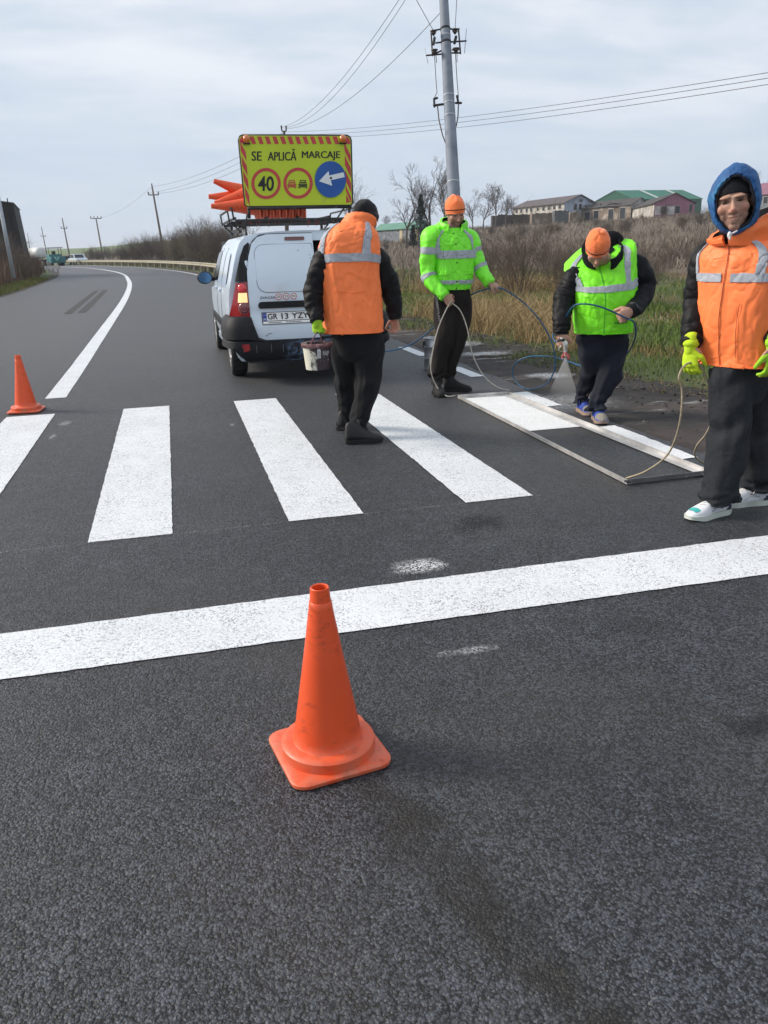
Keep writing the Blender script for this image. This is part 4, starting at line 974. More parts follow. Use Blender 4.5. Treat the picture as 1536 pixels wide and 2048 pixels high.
def shoe(parent, org, heel, toe_dir, kind, mats, L=.29, lift=0.0, w=.05):
    d = V(toe_dir); d.z = 0; d.normalize(); sd = V((d.y, -d.x, 0)); h = V(heel); up = V((0, 0, 1))
    Wp = lambda a, b, z: h+d*a*L+sd*b+up*(z+.0)-V(org)
    plan = [(0, .55), (.04, .72), (.12, .80), (.3, .76), (.5, .84), (.68, 1.0), (.82, .95), (.92, .74), (.98, .46), (1.0, .22)]
    hi = {'boot': [(0, .14), (.05, .165), (.15, .17), (.28, .165), (.42, .125), (.55, .095), (.7, .078), (.85, .066), (.95, .054), (1, .034)],
          'trainer': [(0, .080), (.05, .092), (.15, .095), (.28, .098), (.42, .098), (.55, .086), (.7, .070), (.85, .058), (.95, .048), (1, .034)]}[kind]
    zt = lambda a: float(np.interp(a, [q[0] for q in hi], [q[1] for q in hi])); wt = lambda a: w*float(np.interp(a, [q[0] for q in plan], [q[1] for q in plan]))
    st = np.concatenate([np.linspace(0, .12, 5), np.linspace(.18, .88, 12), np.linspace(.92, 1, 5)])
    sole_h = .030 if kind == 'trainer' else .034
    mb = MB(); R = []
    for a in st:
        top, hw = zt(a), wt(a); ring = []
        for k in range(18):
            t = PI*k/17; cx, sz = math.cos(t), math.sin(t); ring.append(Wp(a, hw*math.copysign(abs(cx)**.75, cx)*(1-.18*sz*smooth(.06, .14, top)), sole_h*.8+(top-sole_h*.8)*sz**.72+.0015*nz((a*9, cx*2, top*20), 3)))
        R.append(ring)
    mb.rings(R, True, True); up_ = mb.build('shoe', mats[0], parent, recalc=True)
    mb = MB(); R = []
    for a in st:
        hw = wt(a)+.005; ex = .006*(1 if a > .9 else -1 if a < .03 else 0); z0 = .012*smooth(.75, 1, a)+.006*smooth(.08, 0, a)
        R.append([Wp(a+ex/L, -hw, z0), Wp(a+ex/L, -hw*1.02, sole_h), Wp(a+ex/L, hw*1.02, sole_h), Wp(a+ex/L, hw, z0)])
    mb.rings(R, True, True); mb.build('sole', mats[1], up_, recalc=True, auto=.7)
    if kind == 'boot':
        mb = MB()
        for k in range(14): a = .06+.065*k; 
        for sg in (-1, 1):
            for k in range(13): a = .05+.07*k; mb.box(Wp(a, sg*(wt(a)+.005), .012), (.012, .008, .018), Matrix((sd, d, up)).transposed())
        mb.build('tread', mats[1], up_, sm=False)
    for k in range(5):
        a = .36+.075*k; z = zt(a)+.003; mb = MB(); mb.tube([Wp(a-.03, -.022, z-.008), Wp(a, 0, z+.003), Wp(a+.03, .022, z-.010)], .0032, 6); mb.build('lace', mats[2], up_)
    mb = MB(); a = .31; z = zt(a)+.006
    for sg in (-1, 1): mb.tube([V(p) for p in crom([Wp(a, 0, z), Wp(a+.05, sg*.022, z+.014), Wp(a+.03, sg*.045, z+.004), Wp(a+.10, sg*.05, z-.03)], 4)], .0026, 6)
    mb.build('lace_bow', mats[2], up_)
    return up_
def trousers(mb, hipc, face, a, b, legs, seed):
    """legs: list of (points, radii); hip block on top; welded into one garment"""
    f = az(face); r = V((f.y, -f.x, 0)); c = V(hipc)
    mb.tube([c+V((0, 0, -.10)), c+V((0, 0, -.04)), c+V((0, 0, .03)), c+V((0, 0, .12))], [(a*.92, b*.9), (a, b), (a, b), (a*.93, b*.93)], 28, side=r, rnd=True)
    for k, (pts, rad) in enumerate(legs):
        P, R = limb(pts, rad, 12); m = len(P)
        def disp(t, an, p):
            am = .012+.026*smooth(.60, 1, t)+.018*math.exp(-((t-.5)/.09)**2)+.010*math.exp(-((t-.12)/.1)**2)
            fold = noise.noise(V((math.cos(an)*.7+seed, math.sin(an)*.7+k*5, t*9+.8*math.cos(an+k))))*1.2+(abs(noise.noise(V((math.cos(an)*.5+k, math.sin(an)*.5, t*15+.9*math.sin(an)+seed))))-.2)*1.3*smooth(.45, .9, t)+.8*noise.noise(V((math.cos(an)*2.2, math.sin(an)*2.2, t*2.2+seed)))
            return am*fold
        mb.tube(P, R, 32, disp=disp)
FAB = dict(bump=(420, .25, .002))
M_ORANGE = mat('hi_vis_orange', (1.0, .225, .06), .6, vary=(7, .05), bump=(12, .22, .02), dirt=(8, (.62, .16, .05), .62, .85)); M_LIME = mat('hi_vis_lime', (.21, .85, .012), .5, vary=(7, .06), bump=(18, .35, .02), dirt=(11, (.12, .42, .03), .64, .85))
M_LIME2 = mat('hi_vis_lime_jacket', (.20, .86, .03), .48, vary=(7, .06), bump=(16, .4, .02)); M_REFL = mat('reflective_tape', (.36, .39, .44), .62, 0, vary=(30, .08), bump=(60, .15, .003), spec=.3)
M_PUFF = mat('black_quilted_nylon', (.0045, .0045, .006), .6, spec=.22, bump=(30, .4, .01)); M_NAVYP = mat('navy_quilted_nylon', (.005, .006, .009), .65, spec=.2, bump=(30, .4, .01))
M_BLKT = mat('black_jersey', (.0085, .009, .011), .85, spec=.25, vary=(4, .25), bump=(26, .4, .012)); M_NAVT = mat('navy_work_cloth', (.008, .011, .020), .8, spec=.25, vary=(4, .2), bump=(26, .4, .012))
M_BRNT = mat('faded_black_jersey', (.011, .0088, .009), .85, spec=.25, dirt=(3, (.018, .0125, .0115), .45, .7), bump=(26, .4, .012)); M_DENIM = mat('charcoal_denim', (.021, .024, .029), .85, spec=.2, vary=(60, .2), dirt=(3, (.026, .028, .031), .52, .8), bump=(24, .5, .014))
M_FLEECE = mat('orange_fleece', (.88, .20, .055), .9, vary=(20, .07), bump=(160, .5, .006), sheen=.3); M_KNIT = mat('black_knit', (.008, .009, .012), .9, spec=.2, bump=(150, .6, .006), sheen=.2)
M_DKLIN = mat('dark_lining', (.008, .008, .010), .9, spec=.15); M_ZIP = mat('zip_stitching', (.34, .08, .03), .6); M_ZIPG = mat('zip_green', (.05, .30, .02), .6)
M_GLOVE = mat('yellow_green_glove', (.52, .74, .02), .85, vary=(12, .12), bump=(220, .5, .004), dirt=(9, (.40, .34, .03), .55, .75)); M_GLOVE2 = mat('green_glove', (.30, .62, .02), .85, vary=(12, .12), bump=(220, .5, .004), dirt=(9, (.30, .24, .03), .5, .7))
def zip_line(T, mb, th, t0, t1, off=.004, r=.0025): mb.tube([T.S(math.radians(th(t) if callable(th) else th), t, off) for t in np.linspace(t0, t1, 40)], r, 5)
def core(mb, pel, chest, neck, shL, elL, wrL, shR, elR, wrR, hL, kL, aL, hR, kR, aR):
    """slim body under the clothes so that head, hands and trunk are one surface"""
    mb.tube([pel, (V(pel)+V(chest))/2, chest, (V(chest)+V(neck))/2], [(.12, .08), (.11, .075), (.12, .075), (.08, .06)], 18, rnd=True)
    for a, b, c in ((shL, elL, wrL), (shR, elR, wrR)): mb.tube([V(q) for q in crom([a, b, c], 5)], [float(q[0]) for q in crom([(.034,), (.030,), (.022,)], 5)], 12, rnd=True); mb.tube([V(chest)+V((0, 0, .06)), a], [.045, .03], 10, rnd=True)
    for a, b, c in ((hL, kL, aL), (hR, kR, aR)): mb.tube([V(q) for q in crom([a, b, c], 5)], [float(q[0]) for q in crom([(.06,), (.042,), (.024,)], 5)], 12, rnd=True)
def collar(T_org, parent, c0, c1, face, a0, b0, a1, b1, gap, mt, lin, pitch=0, name='collar', h_front=1.0, thick=.012, seed=0, wave=.006, tilt=0):
    """standing collar, open by +-gap degrees at the front"""
    f = az(face); r = V((f.y, -f.x, 0)); pi = math.radians(pitch); f2 = f*math.cos(pi)-V((0, 0, 1))*math.sin(pi); mb = MB(); nu, nv = 54, 10
    def pt(i, j, off):
        th = math.radians(lerp(gap, 360-gap, i/nu)); t = j/nv; t2 = t*lerp(1, h_front, .5+.5*math.cos(th)); c = V(c0).lerp(V(c1), t2)
        w = wave*noise.noise(V((math.cos(th)*2, math.sin(th)*2, t*3+seed)))+wave*.6*noise.noise(V((math.cos(th)*6, math.sin(th)*6, t*4+seed)))
        bow = .008*math.sin(t*PI)
        return c+r*math.sin(th)*(lerp(a0, a1, t)+off+w+bow)+f2*math.cos(th)*(lerp(b0, b1, t)+off+w+bow)+V((0, 0, -tilt*math.sin(th)*t))-V(T_org)
    A = [[pt(i, j, 0) for i in range(nu+1)] for j in range(nv+1)]; B = [[pt(i, j, -thick) for i in range(nu+1)] for j in range(nv+1)]
    mb.rings(A, False, False); mb.rings([A[-1], B[-1]], False, False); mb.rings([[q[0] for q in A], [q[0] for q in B]], False, False); mb.rings([[q[-1] for q in A], [q[-1] for q in B]], False, False); o = mb.build(name, mt, parent)
    mb = MB(); mb.rings(B, False, False); mb.build('lining', lin, o)
    return o
def mid(a, b, t=.5): return V(a).lerp(V(b), t)

# ---- person in orange vest seen from behind, carrying the bucket
def person_back():
    Y = 6.05; J = lambda u, v, dy=0: at(u, v, Y+dy); org = V((1.26, 6.1, 0))
    p = thing('person', org, 'person in orange vest and black beanie seen from behind, carrying a paint bucket', 'person')
    H = head_frame(J(731, 438, .10), 62, 24, 4); face = 20
    neck = J(712, 462, .02); chest = J(700, 525, 0); pel = J(709, 660, 0)
    sL, eL, wL = J(652, 494, .02), J(627, 585, .03), J(634, 640, -.06); sR, eR, wR = J(748, 496, .0), J(778, 572, .04), J(790, 634, .02)
    hL, kL, aL = J(690, 672, .05), J(694, 762, .25), J(691, 852, .40); hR, kR, aR = J(733, 672, -.02), J(733, 770, .02), J(712, 862, -.06)
    b = MB(); head_blobs(b, H, .97); b.tube([H[0]+H[1] @ V((0, -.03, -.05)), mid(H[0], neck, .6), neck], [.056, .056, .062], 16, rnd=True)
    core(b, pel, chest, neck, sL, eL, wL, sR, eR, wR, hL, kL, aL, hR, kR, aR)
    hand(b, wR, (.05, .10, -1), (.85, .5, .1), -1, (38, 48, 30), 1.02, 1.08, 5, .4); hand(b, wL, (.0, .03, -1), (-.7, -.7, 0), 1, (60, 65, 45), .9, .9)
    finish_body(b, H, skin_mat('skin_back', (.44, .24, .17)), p, org, .5, .97)
    T = Torso([(J(706, 664, 0), face, .226, .165, .155, 0), (J(706, 640, 0), face, .222, .165, .155, 0), (J(703, 590, 0), face, .222, .155, .15, 4), (J(699, 545, .0), face, .226, .15, .15, 8), (J(699, 508, .0), face, .232, .145, .15, 12), (J(701, 480, .01), face, .215, .125, .145, 16), (J(706, 462, .03), face, .165, .10, .125, 18), (J(711, 450, .05), face, .110, .085, .095, 20)], 2.5, .0085, 3)
    vb = MB(); T.full(vb, 0, 1); v = shift(vb, org).build('vest', M_ORANGE, p)
    for nm, fn in (('waist', lambda m: T.band(m, .485, .545)), ('shoulder', lambda m: T.patch(m, lambda t: 126+14*smooth(.95, .55, t), lambda t: 142+14*smooth(.95, .55, t), .53, .93, .006, 8, 30, .006)), ('shoulder', lambda m: T.patch(m, lambda t: 222+6*smooth(.55, .95, t), lambda t: 238+6*smooth(.55, .95, t), .53, .93, .006, 8, 30, .006)),
                   ('front', lambda m: T.patch(m, 30, 46, .53, .93, .006, 8, 30, .006)), ('front', lambda m: T.patch(m, 314, 330, .53, .93, .006, 8, 30, .006))):
        m = MB(); fn(m); shift(m, org).build('reflective_strip', M_REFL, v)
    m = MB(); m.tube([T.S(math.radians(q), .30+.006*math.sin(q*.1), .003) for q in range(150, 206, 4)], .0014, 5); shift(m, org).build('back_seam', mat('vest_seam', (.72, .14, .03), .7), v)
    m = MB(); T.patch(m, 0, 360, .004, .02, .003, 100, 2, .005); shift(m, org).build('hem', M_ORANGE, v)
    collar(org, v, J(708, 462, .04), J(724, 434, .06), face+15, .112, .105, .118, .112, 22, M_ORANGE, M_ORANGE, 18, 'collar', .75, .016, 2, .010)
    for pts, rad, sd in (([J(668, 502, .02), J(651, 516, .02), J(637, 548, .02), eL, J(629, 618, -.01), mid(wL, J(634, 645, -.07), .4)], [.055, .078, .078, .072, .062, .050], 1), ([J(732, 500, .0), J(750, 514, .0), J(765, 545, .02), eR, J(787, 608, .03), mid(wR, J(791, 642, .02), .2)], [.055, .084, .086, .080, .066, .052], 5)):
        m = MB(); P, R, D = sleeve(m, pts, rad, sd, 11 if sd == 1 else 0, .009); shift(m, org).build('sleeve', M_PUFF, p)
        m = MB(); m.tube([P[-1]-(P[-1]-P[-3]).normalized()*.03, P[-1]+(P[-1]-P[-3]).normalized()*.012], [R[-1]*1.0, R[-1]*.88], 24); shift(m, org).build('cuff', M_KNIT, p)
    m = MB(); trousers(m, J(711, 668, 0), face, .165, .125, [([J(690, 662, .04), J(689, 700, .10), kL, J(692, 820, .36), J(691, 856, .41)], [.112, .108, .090, .072, .064]), ([J(734, 662, -.01), J(736, 705, .0), kR, J(719, 838, -.02), J(714, 868, -.06)], [.115, .115, .097, .072, .066])], 2)
    place('trousers', fuse(m, .008, 2), M_BLKT, p, org)
    blk = (mat('black_boot_leather', (.012, .012, .013), .6, bump=(90, .4, .004)), mat('black_boot_sole', (.010, .010, .011), .8), M_BLACK)
    shoe(p, org, V((*gp(692, 888)[:2], 0)), (1, -.02, 0), 'boot', blk, .285, w=.05); shoe(p, org, V((*gp(682, 862)[:2], 0)), (.55, .84, 0), 'boot', blk, .285, w=.05)
    beanie(H, M_KNIT, p, org, .97, 1.08, .24, None, (.030, -.060), 1, (0, -.008))
    g = MB(); hand(g, wL+V((0, 0, .0)), (.02, -.02, -1), (-.75, -.65, 0), 1, (62, 72, 50), 1.0, 1.28, 3, .55); g.tube([wL+V((0, 0, .0)), wL+V((0, 0, -.03))], [.040, .038], 14, rnd=True)
    place('glove', fuse(g, .0045, 3), M_GLOVE2, p, org)
    return wL
WL1 = person_back()

# ---- person in lime jacket holding hose and rope
def person_jacket():
    Y = 7.72; J = lambda u, v, dy=0: at(u, v, Y+dy); org = V((2.66, 7.72, 0))
    p = thing('person', org, 'person in lime hi-vis hooded jacket and orange beanie holding blue hose and rope', 'person')
    H = head_frame(J(910, 425, -.03), 176, 24, -5); face = 190
    neck = J(905, 460, 0); chest = J(908, 510, 0); pel = J(907, 585, 0)
    sR, eR, wR = J(862, 474, .02), J(857, 545, .03), J(889, 591, -.12); sL, eL, wL = J(940, 480, .0), J(957, 528, -.05), J(978, 566, -.16)   # his right arm is on the image left
    D1, D2 = V((-.10, -.995, 0)), V((.93, -.36, 0)); F1, F2 = V((*gp(884, 796)[:2], 0))-D1*.285, V((*gp(943, 783)[:2], 0))-D2*.285
    hR, kR, aR = J(892, 590, 0), mid(J(892, 590, 0), F1+V((0, -.06, .09)), .5)+V((0, -.04, 0)), F1+V((0, -.055, .09)); hL, kL, aL = J(920, 590, 0), mid(J(920, 590, 0), F2+V((.05, -.02, .09)), .5)+V((.01, -.04, 0)), F2+V((.055, -.02, .09))
    b = MB(); head_blobs(b, H, 1.07); b.tube([H[0]+H[1] @ V((0, -.03, -.05)), mid(H[0], neck, .6), neck], [.056, .056, .062], 16, rnd=True)
    core(b, pel, chest, neck, sL, eL, wL, sR, eR, wR, hL, kL, aL, hR, kR, aR)
    hand(b, wR, (.62, -.25, -.75), (-.3, -.85, .2), -1, (45, 55, 35), 1.05, 1.1, 3, .5); hand(b, wL, (.80, -.15, -.35), (.1, -.5, .9), 1, (50, 60, 40), 1.05, 1.1, 3, .5)
    finish_body(b, H, skin_mat('skin_jacket', (.40, .225, .165)), p, org, .75, 1.07)
    T = Torso([(J(908, 578, 0), face, .155, .115, .11, 0), (J(908, 571, 0), face, .165, .125, .12, 0), (J(909, 562, 0), face, .178, .14, .13, 0), (J(909, 540, 0), face, .186, .145, .13, 0), (J(909, 510, 0), face, .192, .14, .13, 2), (J(907, 488, 0), face, .200, .132, .125, 3), (J(905, 472, .0), face, .185, .115, .12, 4), (J(904, 461, .0), face, .135, .095, .10, 5), (J(904, 454, .0), face, .10, .085, .09, 6)], 2.5, .011, 11)
    vb = MB(); T.full(vb, 0, 1); v = shift(vb, org).build('jacket', M_LIME2, p)
    for fn in (lambda m: T.band(m, .475, .555, .007), lambda m: T.band(m, .20, .27, .007), lambda m: T.patch(m, lambda t: 44-6*smooth(.55, .9, t), lambda t: 60-6*smooth(.55, .9, t), .55, .90, .006, 8, 26, .006), lambda m: T.patch(m, lambda t: -60+6*smooth(.55, .9, t), lambda t: -44+6*smooth(.55, .9, t), .55, .90, .006, 8, 26, .006)):
        m = MB(); fn(m); shift(m, org).build('reflective_strip', M_REFL, v)
    m = MB(); T.patch(m, -6, 6, .02, .93, .0035, 6, 50, .006); pk = shift(m, org).build('front_placket', M_LIME2, v)
    for k in range(5): m = MB(); m.ell(T.S(math.radians(0), .06+.19*k, .010), (.007, .005, .007), None, 10, 6); shift(m, org).build('snap_button', M_BLACK, pk)
    for s in (-1, 1): m = MB(); T.patch(m, s*16, s*54, .335, .375, .010, 12, 4, .01); T.patch(m, s*18, s*52, .27, .335, .005, 12, 6, .006) if False else None; shift(m, org).build('pocket_flap', M_LIME2, v)
    m = MB(); T.patch(m, 0, 360, .0, .10, .004, 100, 5, .008); shift(m, org).build('waistband', M_LIME2, v)
    col = collar(org, v, J(905, 466, .0), J(907, 436, .0), 186, .125, .115, .132, .125, 30, M_LIME2, M_DKLIN, 8, 'hood_collar', .62, .02, 4, .013)
    hb = MB(); hb.ell(J(893, 456, .10), (.13, .10, .065), None, 24, 12); shift(hb, org).build('folded_hood', M_LIME2, v)
    for pts, rad, sd in (([J(878, 466, .01), sR, J(858, 505, .02), eR, J(868, 570, -.04), mid(wR, J(893, 596, -.14), .1)], [.075, .090, .085, .078, .066, .056], 21), ([J(926, 468, .0), sL, J(948, 505, -.02), eL, J(968, 548, -.10), mid(wL, J(982, 569, -.17), .1)], [.070, .086, .080, .074, .064, .054], 27)):
        m = MB(); P, R, D = sleeve(m, pts, rad, sd, 0, .011); sv = shift(m, org).build('sleeve', M_LIME2, v)
        for t0, t1 in ((.33, .42), (.62, .71)): shift(ring_band(P, R, D, t0, t1, .004), org).build('reflective_strip', M_REFL, sv)
        m = MB(); m.tube([P[-1]-(P[-1]-P[-3]).normalized()*.02, P[-1]+(P[-1]-P[-3]).normalized()*.012], [R[-1]*1.06, R[-1]*.95], 24); shift(m, org).build('cuff', M_LIME2, sv)
    m = MB(); LR = ([J(893, 582, .0), J(890, 630, -.01), kR, F1+V((-.0, -.05, .25)), F1+V((-.0, -.055, .16))], [.105, .104, .092, .080, .070]); LL = ([J(920, 582, .0), J(922, 630, .01), kL, F2+V((.05, -.02, .24)), F2+V((.055, -.02, .15))], [.105, .108, .092, .076, .066])
    trousers(m, J(907, 588, 0), face, .155, .115, [LR, LL], 12); tr = place('trousers', fuse(m, .010, 4), M_BRNT, p, org)
    # white print down the outer thigh
    m = MB(); A, B = J(870, 592, -.07), J(877, 642, -.085)
    text_on(m, 'TOMMYVLAIN', lambda a, q: lerp(A, B, a)+V((.022*(q-.5), -.036, 0))+V((0, 0, 0)), .02); shift(m, org).build('trouser_print', mat('grey_print', (.34, .33, .33), .7), tr, sm=False)
    blk = (mat('black_suede', (.012, .0115, .012), .85, bump=(120, .4, .004)), MATS['black_boot_sole'], M_BLACK)
    for hp, dr in ((F1, D1), (F2, D2)):
        sh = shoe(p, org, V((*hp[:2], 0)), dr, 'boot', blk, .285, w=.05); d = V(dr).normalized(); c = V((*hp[:2], 0))+d*.055
        m = MB(); m.lathe([(.055, .15), (.058, .195), (.052, .197), (.050, .16)], c-org, 24); m.build('boot_collar', mat('pale_boot_lining', (.42, .33, .26), .9), sh)
        m = MB(); m.lathe([(.060, .10), (.056, .15), (.057, .188)], c-org, 24); m.build('boot_shaft', blk[0], sh)
    beanie(H, M_FLEECE, p, org, 1.10, 1.06, None, (.16, .195), (.030, -.055), 3, (.0, -.012))
    return wR, wL
WR2, WL2 = person_jacket()

# ---- person in lime vest bending over the spray gun
def person_spray():
    Y = 6.12; J = lambda u, v, dy=0: at(u, v, Y+dy); org = V((3.42, 6.12, 0))
    p = thing('person', org, 'person in lime vest and orange beanie bending over a paint spray gun', 'person')
    H = head_frame(J(1195, 497, -.16), 206, 52, 0); face = 207
    neck = J(1206, 520, .02); chest = J(1207, 575, .02); pel = J(1208, 672, .05)
    sR, eR, wR = J(1150, 540, .12), J(1127, 604, .10), J(1121, 666, .0); sL, eL, wL = J(1264, 512, -.02), J(1288, 578, -.04), J(1262, 622, -.27)
    D1, D2 = V((-.12, -.99, 0)), V((-.30, -.95, 0)); F1, F2 = V((*gp(1184, 833)[:2], 0))-D1*.29, V((*gp(1206, 850)[:2], 0))-D2*.29
    hR, kR, aR = J(1184, 680, .05), mid(J(1184, 680, .05), F1+V((0, -.06, .08)), .5)+V((.02, -.04, 0)), F1+V((-.01, -.06, .08)); hL, kL, aL = J(1226, 676, .06), mid(J(1224, 676, .06), F2+V((0, -.06, .08)), .5)+V((.0, -.05, 0)), F2+V((-.02, -.06, .08))
    b = MB(); head_blobs(b, H, 1.08); b.tube([H[0]+H[1] @ V((0, -.03, -.05)), mid(H[0], neck, .6), neck], [.058, .060, .068], 16, rnd=True)
    core(b, pel, chest, neck, sL, eL, wL, sR, eR, wR, hL, kL, aL, hR, kR, aR)
    hand(b, wR, (.05, -.2, -1), (-.85, -.45, .1), -1, (50, 60, 40), 1.08, 1.15, 3, .5); hand(b, wL, (-.80, -.05, -.42), (.05, -.95, .15), 1, (62, 70, 45), 1.12, 1.2, 3, .5)
    finish_body(b, H, skin_mat('skin_spray', (.46, .26, .19)), p, org, .45, 1.08)
    T = Torso([(J(1206, 664, .03), face, .225, .185, .15, 0), (J(1206, 650, .03), face, .232, .195, .155, 2), (J(1208, 620, .03), face, .240, .20, .155, 5), (J(1209, 585, .02), face, .246, .19, .16, 10), (J(1206, 556, .03), face, .258, .165, .165, 15, 5), (J(1200, 528, .06), face, .280, .140, .155, 20, 11), (J(1200, 511, .09), face, .285, .105, .13, 24, 15), (J(1202, 500, .11), face, .235, .085, .105, 26, 14), (J(1203, 490, .12), face, .13, .075, .095, 28, 8)], 2.5, .010, 31)
    vb = MB(); T.full(vb, 0, 1); v = shift(vb, org).build('vest', M_LIME, p)
    for fn in (lambda m: T.band(m, .425, .485), lambda m: T.patch(m, lambda t: 36+6*smooth(.5, .95, t), lambda t: 50+6*smooth(.5, .95, t), .48, .94, .006, 8, 30, .006), lambda m: T.patch(m, lambda t: -50-6*smooth(.5, .95, t), lambda t: -36-6*smooth(.5, .95, t), .48, .94, .006, 8, 30, .006)):
        m = MB(); fn(m); shift(m, org).build('reflective_strip', M_REFL, v)
    m = MB(); zip_line(T, m, 0, .01, .80, .004, .003); shift(m, org).build('zip', M_ZIPG, v)
    m = MB(); T.patch(m, 0, 360, .003, .022, .003, 100, 2, .006); shift(m, org).build('hem', M_LIME, v)
    m = MB(); T.patch(m, -44, -14, .17, .185, .004, 8, 2, .004); T.patch(m, -44, -42, .18, .34, .004, 2, 8, .004); shift(m, org).build('pocket_seam', M_ZIPG, v)
    m = MB(); T.patch(m, lambda t: -(1.5+30*smooth(.76, .99, t)), lambda t: 1.5+30*smooth(.76, .99, t), .76, .985, .003, 16, 20, .004); shift(m, org).build('dark_neckline', M_DKLIN, v)
    collar(org, v, J(1206, 524, .03), J(1204, 484, .03), face, .150, .150, .160, .150, 24, M_DKLIN, M_DKLIN, 24, 'dark_collar', .45, .015, 6, .008)
    m = MB(); m.ell(J(1222, 487, .12), (.115, .08, .10), None, 24, 14); shift(m, org).build('lowered_hood', M_DKLIN, p)
    for pts, rad, sd, q in (([J(1170, 545, .12), J(1150, 555, .12), J(1137, 582, .12), eR, J(1123, 645, .03), mid(wR, J(1121, 675, -.0), .2)], [.06, .086, .090, .084, .072, .056], 41, 16), ([J(1250, 522, .0), J(1268, 528, -.01), J(1284, 552, -.03), eL, J(1279, 606, -.15), mid(wL, J(1257, 626, -.28), .1)], [.06, .088, .096, .092, .078, .062], 47, 0)):
        m = MB(); P, R, D = sleeve(m, pts, rad, sd, q, .009); shift(m, org).build('sleeve', M_PUFF if q else M_NAVYP, p)
        m = MB(); m.tube([P[-1]-(P[-1]-P[-3]).normalized()*.03, P[-1]+(P[-1]-P[-3]).normalized()*.012], [R[-1], R[-1]*.88], 24); shift(m, org).build('cuff', M_KNIT, p)
    m = MB(); LR = ([J(1184, 668, .05), J(1184, 705, .04), kR, F1+V((-.01, -.06, .17)), F1+V((-.01, -.065, .075))], [.118, .116, .092, .068, .064]); LL = ([J(1228, 664, .06), J(1227, 705, .04), kL, F2+V((-.02, -.06, .18)), F2+V((-.02, -.065, .075))], [.114, .110, .094, .076, .072])
    trousers(m, J(1208, 672, .05), face, .178, .135, [LR, LL], 22); place('trousers', fuse(m, .008, 2), M_NAVT, p, org)
    sm_ = (mat('blue_trainer_mesh', (.02, .06, .32), .75, vary=(40, .5), bump=(160, .5, .004)), mat('tan_sole', (.30, .22, .17), .8), mat('blue_lace', (.03, .05, .30), .8))
    for hp, dr in ((F1+V((0, 0, 0)), D1), (F2, D2)):
        sh = shoe(p, org, V((*hp[:2], 0)), dr, 'trainer', sm_, .295, w=.052); d = V(dr).normalized(); sd2 = V((d.y, -d.x, 0)); m = MB(); R = []
        for a, w, z in ((.66, .050, .078), (.76, .050, .070), (.86, .044, .062), (.94, .033, .052), (.99, .018, .042), (1.01, .006, .036)): R.append([V((*hp[:2], 0))-org+d*a*.295+sd2*w*1.02*math.cos(PI*k/12)+V((0, 0, .028+(z-.024)*math.sin(PI*k/12)**.8)) for k in range(13)])
        m.rings(R, False, False); m.build('toe_cap', mat('grey_toe', (.22, .20, .18), .85, dirt=(20, (.30, .27, .22), .45, .7), bump=(60, .4, .004)), sh)
    beanie(H, M_FLEECE, p, org, 1.12, 1.0, None, (.15, .185), (.024, -.055), 5, (.0, -.006))
    return wR, wL
WR3, WL3 = person_spray()

